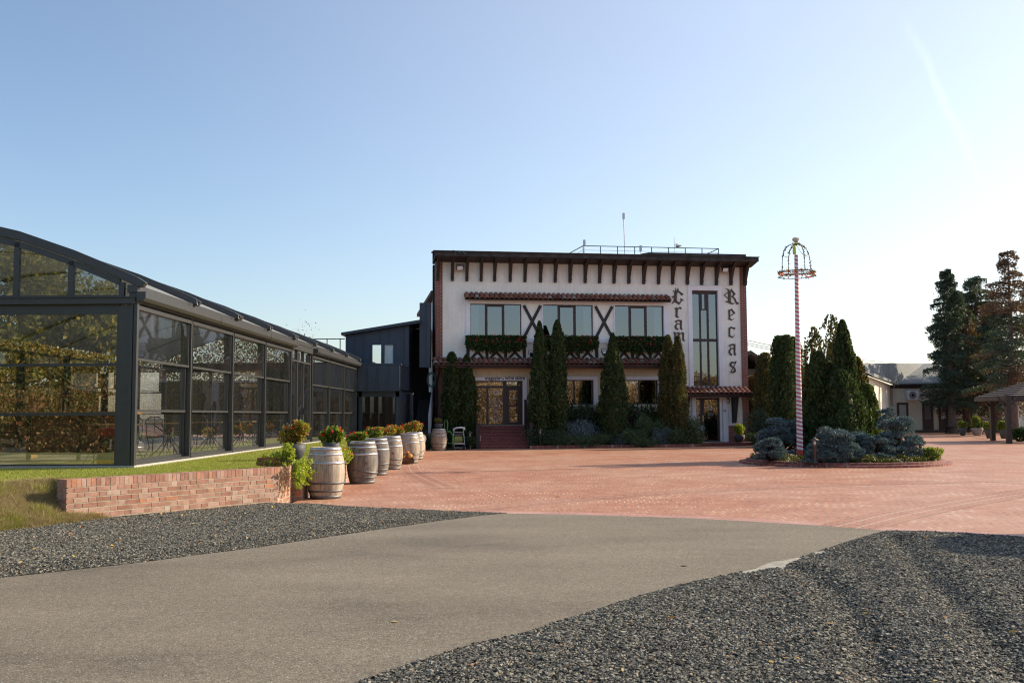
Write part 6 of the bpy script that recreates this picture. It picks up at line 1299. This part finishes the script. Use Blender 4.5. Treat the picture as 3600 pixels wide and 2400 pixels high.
# ================================================================ BEHIND: hedge thujas, shrubs
thuja(2742, 46.5, 1180, 74, 'left trunkless thuja of the dark block behind the pole', MTH, n=8000, top=.28, z=0, widest=.5)
thuja(2768, 46.2, 1178, 70, 'middle thuja of the dark block behind the pole', MTH, n=8000, top=.28, z=0, widest=.5)
thuja(2794, 46.6, 1184, 62, 'right thuja of the dark block behind the pole', MTH, n=7500, top=.28, z=0, widest=.5)
thuja(2690, 48, 1240, 78, 'yellowed thuja right of the building corner', MTHO, n=7500, top=.3, z=0, widest=.5)
thuja(2650, 49.5, 1320, 72, 'brown tinged thuja tucked against the building corner', MTHB, n=5500, top=.3, z=0)
thuja(2830, 47.5, 1310, 46, 'low olive thuja seen just right of the striped pole', MTHO, n=4000, top=.4, z=0)
bush('juniper_shrub', 2680, 45.8, 0, (.95, .6, 1.75), 'large dark green juniper at the right corner of the building', MJD, 6500, (.07, .13), ar=.35, up=.4, clumps=14, seed=31)
bush('dark_shrub', 2655, 44.8, 0, (.55, .4, .72), 'clipped dark hedge shrub beside the entrance step', ML_DK, 2600, (.05, .08), seed=32)
bush('juniper_shrub', 2755, 45.0, 0, (.8, .5, 1.1), 'dark juniper behind the left end of the island', MJD, 3600, (.07, .12), ar=.35, seed=33)
t = empty('far_house', (14.2, 60, 0), .1, 'dark timber gable of a far house right of the building', 'house'); b = MB(); b.box(-1.2, 1.4, 0, 5, 0, 4.2); b.build('wall', MT['dark_wood'], t); b = MB(); b.prism([(-1.5, 4.2), (.1, 5.3), (1.7, 4.2), (1.6, 4.05), (.1, 5.1), (-1.4, 4.05)], lambda a, c, t_: (a, t_, c), -.4, 5.4); b.build('roof', MROOF, t)
t = empty('far_house', (19.4, 64, 0), .1, 'dark low house roof glimpsed through the gap beside the striped pole', 'house'); b = MB(); b.box(-1.5, 2.5, 0, 5, 0, 3.4); b.build('wall', MT['dark_wood'], t); b = MB(); b.prism([(-1.8, 3.4), (.5, 4.6), (2.8, 3.4)], lambda a, c, t_: (a, t_, c), -.4, 5.4); b.build('roof', MROOF, t)

# ================================================================ LONG SHED ON THE RIGHT
shed = empty('long_shed', (29.4, 78, 0), 0, 'long cream shed with grey metal roof and brown doors at far right', 'building')
S = Vector((29.4, 78, 0)); MSW = m_stucco('shed_render', (.74, .72, .60)); MSB = plain('shed_brown', (.085, .05, .045), .6)
def m_roofm():
    m, N, Lk, P = nm('ribbed_metal_roof'); n = noise(N, Lk, .6, 5, .7, scl=(1, .3, 1)); Lk.new(ramp(N, Lk, n, [(.35, (.20, .21, .21)), (.6, (.24, .25, .25)), (.7, (.28, .28, .27))]), P.inputs['Base Color']); P.inputs['Roughness'].default_value = .85; P.inputs['Specular IOR Level'].default_value = .1
    tc = N.new('ShaderNodeTexCoord'); w = N.new('ShaderNodeTexWave'); w.inputs['Scale'].default_value = 1.2; Lk.new(tc.outputs['Object'], w.inputs[0]); bump(N, Lk, P, w.outputs['Fac'], .5, .05); return m
A_, B_, C_2 = Vector((20.6, 58, 3.72)), Vector((29.4, 77.6, 3.72)), Vector((75, 84, 3.72)); R1 = Vector((23.6, 70, 5.05)); R2 = Vector((35.5, 86, 5.85)); R3 = Vector((75, 92, 5.9))
R1 = atY(2975, 1277, 70); R2 = atY(3250, 1277, 86); R3 = R2 + Vector((45, 4, 0)); wn_d = (B_ - A_); b = MB()
q = [A_ + Vector((.3, -.1, 0)), B_ + Vector((.35, -.5, 0)), C_2 + Vector((0, -.5, 0)), R1, R2, R3]; q = [v - S for v in q]; b.add(q, [(0, 1, 4, 3), (1, 2, 5, 4)]); b.add([v - Vector((0, 0, .12)) for v in q], [(3, 4, 1, 0), (4, 5, 2, 1)]); b.build('roof', m_roofm(), shed)
# wall with door openings (front)
fd = (C_2 - B_).normalized(); fd.z = 0; fd.normalize(); fn = Vector((fd.y, -fd.x, 0)); 
def fpt(s, off, z): return B_ - S + fd * s + fn * off + Vector((0, 0, z - 3.72))
def sfac(px, py):
    d = ray(px, py); t_ = ((B_ - CP).dot(fn)) / d.dot(fn); p = CP + d * t_; return (p - B_).dot(fd), p.z
b = MB(); b.prism([(0, 0), (46, 0), (46, 3.7), (0, 3.7)], lambda a, c, t_: fpt(a, t_, c), -.2, 0)
ax = (A_ - S); bx = (B_ - S); b.prism([(0, 0), (1, 0), (1, 1), (0, 1)], lambda a, c, t_: Vector((ax.x + (bx.x - ax.x) * a * .999 - t_, ax.y + (bx.y - ax.y) * a * .995, 3.70 * c)), 0, .2); b.build('wall', MSW, shed)
b = MB(); b.prism([(0, 3.42), (46, 3.42), (46, 3.69), (0, 3.69)], lambda a, c, t_: fpt(a, t_, c), .001, .06); s0_, s1_ = sfac(3105, 1400)[0], sfac(3129, 1400)[0]; b.prism([(0.02, 0), (s1_, 0), (s1_, 3.419), (.02, 3.419)], lambda a, c, t_: fpt(a, t_, c), .001, .07); b.prism([(sfac(3405, 1400)[0], 0), (sfac(3415, 1400)[0], 0), (sfac(3415, 1400)[0], 3.249), (sfac(3405, 1400)[0], 3.249)], lambda a, c, t_: fpt(a, t_, c), .001, .05); b.build('trim_board', MSB, shed)
b = MB(); b.bar(A_ - S + Vector((.38, -.1, .02)), B_ - S + Vector((.42, -.55, .02)), .14, .16); b.bar(fpt(.0, .55, 3.74), fpt(46, .55, 3.74), .14, .12); b.tube([fpt(.2, .5, 3.7), fpt(.1, .15, 3.3), fpt(.1, .12, .1)], .05, 8); b.build('gutter', MT['steel'], shed)
b = MB(); b.prism([(0, 0), (46, 0), (46, .18), (0, .18)], lambda a, c, t_: fpt(a, t_, c), .08, 1.2); b.build('plinth', MSB, shed)
for i, (x0, x1) in enumerate(((3152, 3194), (3241, 3281), (3298, 3333))):
    s0_, z1_ = sfac(x0, 1415); s1_, z0_ = sfac(x1, 1512); d = empty('door', (0, 0, 0)); d.parent = shed
    b = MB(); w = .16; zm_ = .16 + (z1_ - .16) * .40
    for q in ((s0_, s0_ + w, .19, z1_), (s1_ - w, s1_, .19, z1_), (s0_ + w, s1_ - w, z1_ - w, z1_), (s0_ + w, s1_ - w, .19, zm_)): b.prism([(q[0], q[2]), (q[1], q[2]), (q[1], q[3]), (q[0], q[3])], lambda a, c, t_: fpt(a, t_, c), .001, .09)
    b.build('door_leaf', MSB, d); b = MB(); q = (s0_ + w, s1_ - w, zm_, z1_ - w); b.prism([(q[0], q[2]), (q[1], q[2]), (q[1], q[3]), (q[0], q[3])], lambda a, c, t_: fpt(a, t_, c), .001, .05); b.build('pane', (plain('frosted_pane', (.42, .46, .44), .4) if i == 0 else plain('grey_curtained_pane', (.13, .14, .16), .3) if i == 1 else plain('bright_pane', (.55, .62, .66), .35)), d)
def ac(px, py, label, sc=1.0):
    s_, z_ = sfac(px, py); p = S + fpt(s_, .35, z_); t = empty('air_conditioner', p, math.atan2(fd.y, fd.x), label, 'air conditioner'); b = MB(); b.box(-.48 * sc, .48 * sc, -.2, .2, -.38 * sc, .38 * sc); b.box(-.4, -.36, .0, .34, -.46, -.381 * sc); b.box(.36, .4, 0, .34, -.46, -.381 * sc); b.build('casing', MT['white'], t, .02)
    b = MB(); b.tube([(-.08, -.20, 0), (-.08, -.22, 0)], .30 * sc, 28); b.build('fan_grille', plain('ac_grille', (.25, .25, .26), .6) if 'ac_grille' not in bpy.data.materials else bpy.data.materials['ac_grille'], t); b = MB(); b.tube([(-.08, -.221, 0), (-.08, -.235, 0)], .11 * sc, 16); b.build('fan_hub', MT['black'], t)
ac(3199, 1389, 'white air conditioner on the shed wall above the leftmost brown door'); ac(3308, 1392, 'white air conditioner half hidden by the conifer above the third door')
t = empty('standpipe', S + fpt(sfac(3292, 1500)[0], 1.6, 0), 0, 'thin brown post in front of the shed between two doors', 'post'); b = MB(); b.tube([(0, 0, 0), (0, 0, 1.3)], .05, 8); b.build('post', MSB, t); b = MB(); b.bar((-.15, 0, 1.1), (.15, 0, 1.1), .05, .05); b.build('cross_bar', MSB, t)

# ================================================================ CONIFERS
MFIR = leafmat('fir_needle', [(0, (.035, .060, .042)), (.6, (.065, .10, .065)), (1, (.11, .14, .08))], .2); MFIRB = leafmat('browned_needle', [(0, (.075, .055, .04)), (.45, (.14, .09, .06)), (.8, (.22, .115, .065)), (1, (.08, .085, .05))], .25)
MBARK = plain('conifer_bark', (.12, .09, .075), .9, 0, .3, 6, .6)
def conifer(px, D, pyt, r_, label, mat, seed, n=15000, z0=.18, top=.06, gaps=.25, sparse_top=0.0, mat2=None, flat=.75, trunk=.28, thr=.56):
    X = (px - 1800) / 3500 * D; H = atY(px, pyt, D).z; t = empty('conifer', (X, D, 0), 0, label, 'tree', 'conifers in front of the shed'); rr = random.Random(seed); Cs, Ds, K = [], [], []; br = MB(); nb = 135
    for k in range(nb):
        f = k / nb; hz = z0 + (1 - z0) * f ** .92
        if rr.random() < gaps * .5: continue
        a = rr.uniform(0, 6.28); prof = (1 - hz) / (1 - z0); reach = r_ * (top + (1 - top) * prof ** flat) * rr.uniform(.62, 1.12); zz = H * hz; droop = -.10 * reach
        if sparse_top and hz > 1 - sparse_top and rr.random() < .35: continue
        ex, ey = math.cos(a) * reach, math.sin(a) * reach; br.tube([(0, 0, zz), (ex * .55, ey * .55, zz + droop * .2 + .08 * reach), (ex, ey, zz + droop)], [.05, .03, .01], 5)
        m = int(n / nb * (.35 + 1.3 * reach / r_)); q = RG.random(m) ** .75; sw = (.10 + .16 * reach) * (1 - .55 * q); side = RG.normal(size=m) * sw
        c = np.stack([ex * q - math.sin(a) * side, ey * q + math.cos(a) * side, zz + droop * q + .06 * reach * np.sin(q * 3) - np.abs(RG.normal(size=m)) * .22 + .06], 1); Cs.append(c); Ds.append(unit(np.array([math.cos(a), math.sin(a), -.15])[None] + RG.normal(size=(m, 3)) * .55))
    C_ = np.concatenate(Cs); D_ = np.concatenate(Ds); l = RG.uniform(.10, .22, len(C_)); V, F = cards(C_, D_, l, l * .42)
    if mat2 is not None:
        k = vnoise(C_[:, 0] * .55 + seed, C_[:, 2] * .55, 13) > thr; kk = np.repeat(k, 4); V1, V2 = V[~kk], V[kk]; np_obj('foliage', V1, np.arange(len(V1)).reshape(-1, 4), mat, t); np_obj('browned_foliage', V2, np.arange(len(V2)).reshape(-1, 4), mat2, t)
    else: np_obj('foliage', V, F, mat, t)
    b = MB(); b.tube([(0, 0, -.1), (.02, 0, 1.2), (0, 0, H * .4), (0, 0, H * .98)], [trunk * 1.5, trunk, trunk * .75, .03], 12); b.build('trunk', MBARK, t); br.build('branches', MBARK, t); return t
conifer(3340, 74, 946, 2.15, 'dark green conifer with a bare trunk in front of the third shed door', MFIR, 2, 42000, .17, .05, .08, flat=.42)
conifer(3438, 80, 972, 2.9, 'dark green conifer standing between the near green and the brown conifer', MFIR, 5, 42000, .12, .14, .1, .0, MFIRB, flat=.36)
conifer(3560, 66, 868, 3.0, 'tall half dead conifer with reddish brown lower branches at the right edge', MFIR, 7, 30000, .20, .06, .25, .3, MFIRB, flat=.6, trunk=.24, thr=.40)
conifer(3392, 77, 1080, 2.2, 'shorter mixed green and brown conifer below the two dark ones', MFIR, 9, 24000, .16, .1, .1, 0, MFIRB, flat=.45)
conifer(3500, 74, 1060, 2.5, 'mixed green and brown conifer filling the gap behind the gazebo roof', MFIR, 15, 24000, .16, .1, .1, 0, MFIRB, flat=.5)
conifer(3625, 72, 1000, 3.0, 'green conifer cut off by the right edge of the photo', MFIR, 11, 12000, .2, .1, .3, 0)
# ================================================================ GAZEBO, BENCHES, PLANTERS
GX = Vector((26.2, 50.5, 0)); gz = empty('gazebo', GX, 0, 'open timber gazebo with tiled roof cut off by the right edge', 'gazebo')
posts_ = [gp(3491, 1548), gp(3548, 1559)]; posts_ += [posts_[0] + Vector((4.6, 1.4, 0)), posts_[1] + Vector((4.8, .6, 0))]
for p in posts_:
    b = MB(); q = p - GX; b.box(q.x - .11, q.x + .11, q.y - .11, q.y + .11, 0, 2.35); b.bar((q.x, q.y, 1.75), (q.x + .55, q.y, 2.3), .09, .09); b.bar((q.x, q.y, 1.75), (q.x - .5, q.y, 2.3), .09, .09); b.build('post', MT['dark_wood'], gz)
e0 = atY(3428, 1398, 54) - GX; e1 = atY(3560, 1402, 49.5) - GX; e1.z = e0.z; e2 = e0 + Vector((7.2, 2.2, 0)); e3 = e1 + Vector((6.8, .3, 0)); rg_ = atY(3640, 1330, 53) - GX; rg2 = rg_ + Vector((3.0, .8, 0)); b = MB()
MGT2 = plain('brown_gazebo_tiles', (.05, .030, .025), .75, 0, .3, 2, .5)
def slope(a, c, d, e_, rows=9):
    for k in range(rows):
        t0_, t1_ = k / rows, (k + 1) / rows; p0, p1 = a.lerp(e_, t0_), c.lerp(d, t0_); p2, p3 = c.lerp(d, t1_), a.lerp(e_, t1_); up = Vector((0, 0, .05)); b.add([p0 + up, p1 + up, p2, p3, p0, p1], [(0, 1, 2, 3), (4, 5, 1, 0)])
slope(e0, e1, rg_ + Vector((0, -.02, 0)), rg_); slope(e1, e3, rg2, rg_); slope(e2, e0, rg_, rg2); b.build('roof', MGT2, gz)
b = MB()
for p, q in ((e0, e1), (e1, e3), (e0, e2)): b.bar(p + Vector((0, 0, -.1)), q + Vector((0, 0, -.1)), .12, .2)
b.build('eaves_beam', MT['dark_wood'], gz)
def bench(px, py, rz, label):
    p = gp(px, py); t = empty('park_bench', p, rz, label, 'bench', 'benches near the shed'); b = MB(); [b.box(-1.1, 1.1, -.25 + k * .13, -.15 + k * .13, .46, .50) for k in range(4)]; b.build('seat', MT['dark_wood'], t); b = MB(); [b.box(-1.1, 1.1, .32 + k * .03, .36 + k * .03, .62 + k * .16, .73 + k * .16) for k in range(3)]; b.build('backrest', MT['dark_wood'], t)
    for s in (-.9, .9):
        b = MB(); b.bar((s, -.22, 0), (s, -.05, .45), .08, .1); b.bar((s, .35, 0), (s, .25, .45), .08, .1); b.bar((s, .25, .4), (s, .42, 1.1), .08, .08); b.bar((s, -.3, .42), (s, .35, .42), .08, .08); b.build('leg', MT['dark_wood'], t)
bench(3375, 1522, .15, 'dark slatted bench to the right of the nearest conifer trunk'); bench(3505, 1524, .1, 'dark bench behind the gazebo posts')
def stoneplanter(px, py, w, h, label, seed):
    p = gp(px, py); D = p.y; t = empty('planter', p, 0, label, 'planter', 'planters near the gazebo'); r0_ = w / 3500 * D / 2; b = MB(); b.lathe([(r0_ * .5, 0), (r0_ * .62, .1), (r0_ * .85, .35), (r0_ * .9, .5), (r0_ * .8, .5), (0, .45)], n=18); b.build('pot', plain('pale_stone_pot', (.30, .25, .21), .85, 0, .2) if seed == 1 else MPOT, t)
    foliage('leaves', [blob(260, (rnd.uniform(-.6, .6) * r0_, rnd.uniform(-.5, .5) * r0_, .5 + h * rnd.uniform(.2, .6)), (r0_ * .5, r0_ * .5, h * .35)) for k in range(7)], ML_GER, t, (.09, .16)); return t
stoneplanter(3436, 1530, 46, .85, 'pale stone planter with bright green plant right of the bench', 1); stoneplanter(3385, 1530, 30, .5, 'small dark planter with green plant left of the stone planter', 2); stoneplanter(3478, 1540, 32, .5, 'dark planter with green plant just left of the gazebo post', 3); stoneplanter(3530, 1541, 36, .6, 'dark planter with yellow green plant between the gazebo posts', 4); bush('leafy_shrub', 3590, 52, 0, (1.1, .6, .8), 'dark green shrub behind the right gazebo post', ML_DK, 2500, (.08, .13), seed=41)

# ================================================================ AROUND AND BEHIND (seen through or mirrored in the glass, casting shade)
MAU = leafmat('autumn_hedge_leaf', [(0, (.04, .055, .018)), (.4, (.11, .11, .03)), (.7, (.20, .13, .045)), (.88, (.34, .14, .06)), (1, (.45, .34, .13))], .3)
MGY = leafmat('yellow_green_leaf', [(0, (.05, .07, .012)), (.45, (.15, .17, .025)), (.8, (.32, .27, .04)), (1, (.45, .34, .05))], .35)
MBRN = leafmat('dry_brown_leaf', [(0, (.24, .155, .085)), (.5, (.34, .225, .13)), (1, (.44, .31, .19))], .3)
def hedge(x0, y0, x1, y1, h, th, mat, n, label, L=(.10, .18), cat='hedge', z=.4):
    t = empty('hedge', (x0, y0, z), 0, label, cat); L_ = math.hypot(x1 - x0, y1 - y0); s = RG.random(n); ux, uy = (x1 - x0), (y1 - y0); hh = h * (.75 + .35 * vnoise(s * L_ * .7, 0 * s, 3)); zz = RG.random(n) ** .8 * hh; o = RG.normal(size=n) * th * .35
    C_ = np.stack([ux * s - uy / L_ * o, uy * s + ux / L_ * o, zz], 1); D_ = unit(RG.normal(size=(n, 3)) + np.array([0, 0, .3])); l = RG.uniform(*L, n); V, F = cards(C_, D_, l, l * .7); np_obj('foliage', V, F, mat, t)
    b = MB(); b.bar((0, 0, h * .3), (ux, uy, h * .3), .15, h * .55); b.build('inner_branches', mat, t); return t
hedge(-20.0, 16, -20.0, 52, 4.7, 1.6, MAU, 90000, 'orange and red autumn hedge seen through the pavilion glass', (.09, .15))
hedge(-40, 53, -12, 56, 5.4, 1.8, MAU, 75000, 'autumn coloured hedge closing the lawn behind the pavilion', (.09, .15))
def btree(x, y, h, r_, label, mat, n, seed, group, L=(.16, .30), trunk=.22, crown0=.25):
    t = empty('tree', (x, y, 0), 0, label, 'tree', group); rr = random.Random(seed); parts = []; b = MB()
    for k in range(15):
        a = rr.uniform(0, 6.28); q = rr.uniform(0, .72) * r_; z = h * rr.uniform(crown0 + .12, .85); f = 1 - abs(z / h - .55) * .7; c = (math.cos(a) * q * f, math.sin(a) * q * f, z); parts.append(blob(n // 15, c, (r_ * .42, r_ * .42, h * .15), lump=.5, shell=.3)); b.tube([(0, 0, h * .25), (c[0] * .5, c[1] * .5, (h * .3 + z) / 2), c], [.10, .06, .02], 6)
    foliage('crown', parts, mat, t, L, .6, .1); b.tube([(0, 0, -.1), (.05, 0, h * .25), (0, 0, h * .6)], [trunk * 1.2, trunk, trunk * .5], 10); b.build('trunk', MBARK, t); return t
GR = 'trees behind the viewpoint mirrored in the pavilion front'; GB = 'dry brown trees behind the viewpoint mirrored in the shop glass'
for i, (x, y, h, r_, m) in enumerate(((-27, -6, 13, 4.6, MGY), (-22, -8, 12, 4.0, MGY), (-18.2, -4, 8.6, 2.9, MGY), (-24, 2, 7.5, 2.6, ML_GER))): btree(x, y, h, r_, 'yellow green tree mirrored in the front glass of the pavilion', m, 16000, i, GR, crown0=-.06)
hedge(-36, -1, -13, -3, 3.2, 1.8, MAU, 30000, 'autumn shrubs behind the viewpoint mirrored low in the pavilion front', z=0)
for i in range(9): btree(10 + i * 5.4, -9 - (i % 3) * 2, 6.2 + (i * 37 % 10) * .14, 3.6, 'dry brown tree mirrored in the shop windows', MBRN, 12000, 20 + i, GB, (.12, .24), crown0=.0)
hedge(0, -6, 62, -8, 5.4, 2.2, MBRN, 110000, 'brown dry shrubs behind the viewpoint mirrored in the shop windows', (.14, .24), z=0)
thuja(5100, 14.0, 684, 640, 'dense blunt evergreen beyond the right edge casting the rounded shadow on the gravel', MTH, n=16000, top=.32, widest=.6, z=0, L=(.12, .2))
bush('round_shrub', 1800 + 3500 * 24.5 / 36.5, 36.5, 0, (1.2, 1.2, 3.6), 'tall shrub beyond the right edge casting a pointed shadow on the paving', ML_DK, 9000, (.12, .18), clumps=18, seed=52)
btree(-12.1, 56.5, 7.4, 1.6, 'thin twiggy tree rising behind the pavilion roof', MAU, 1000, 61, None, (.06, .10))
print('objects', len(bpy.data.objects))
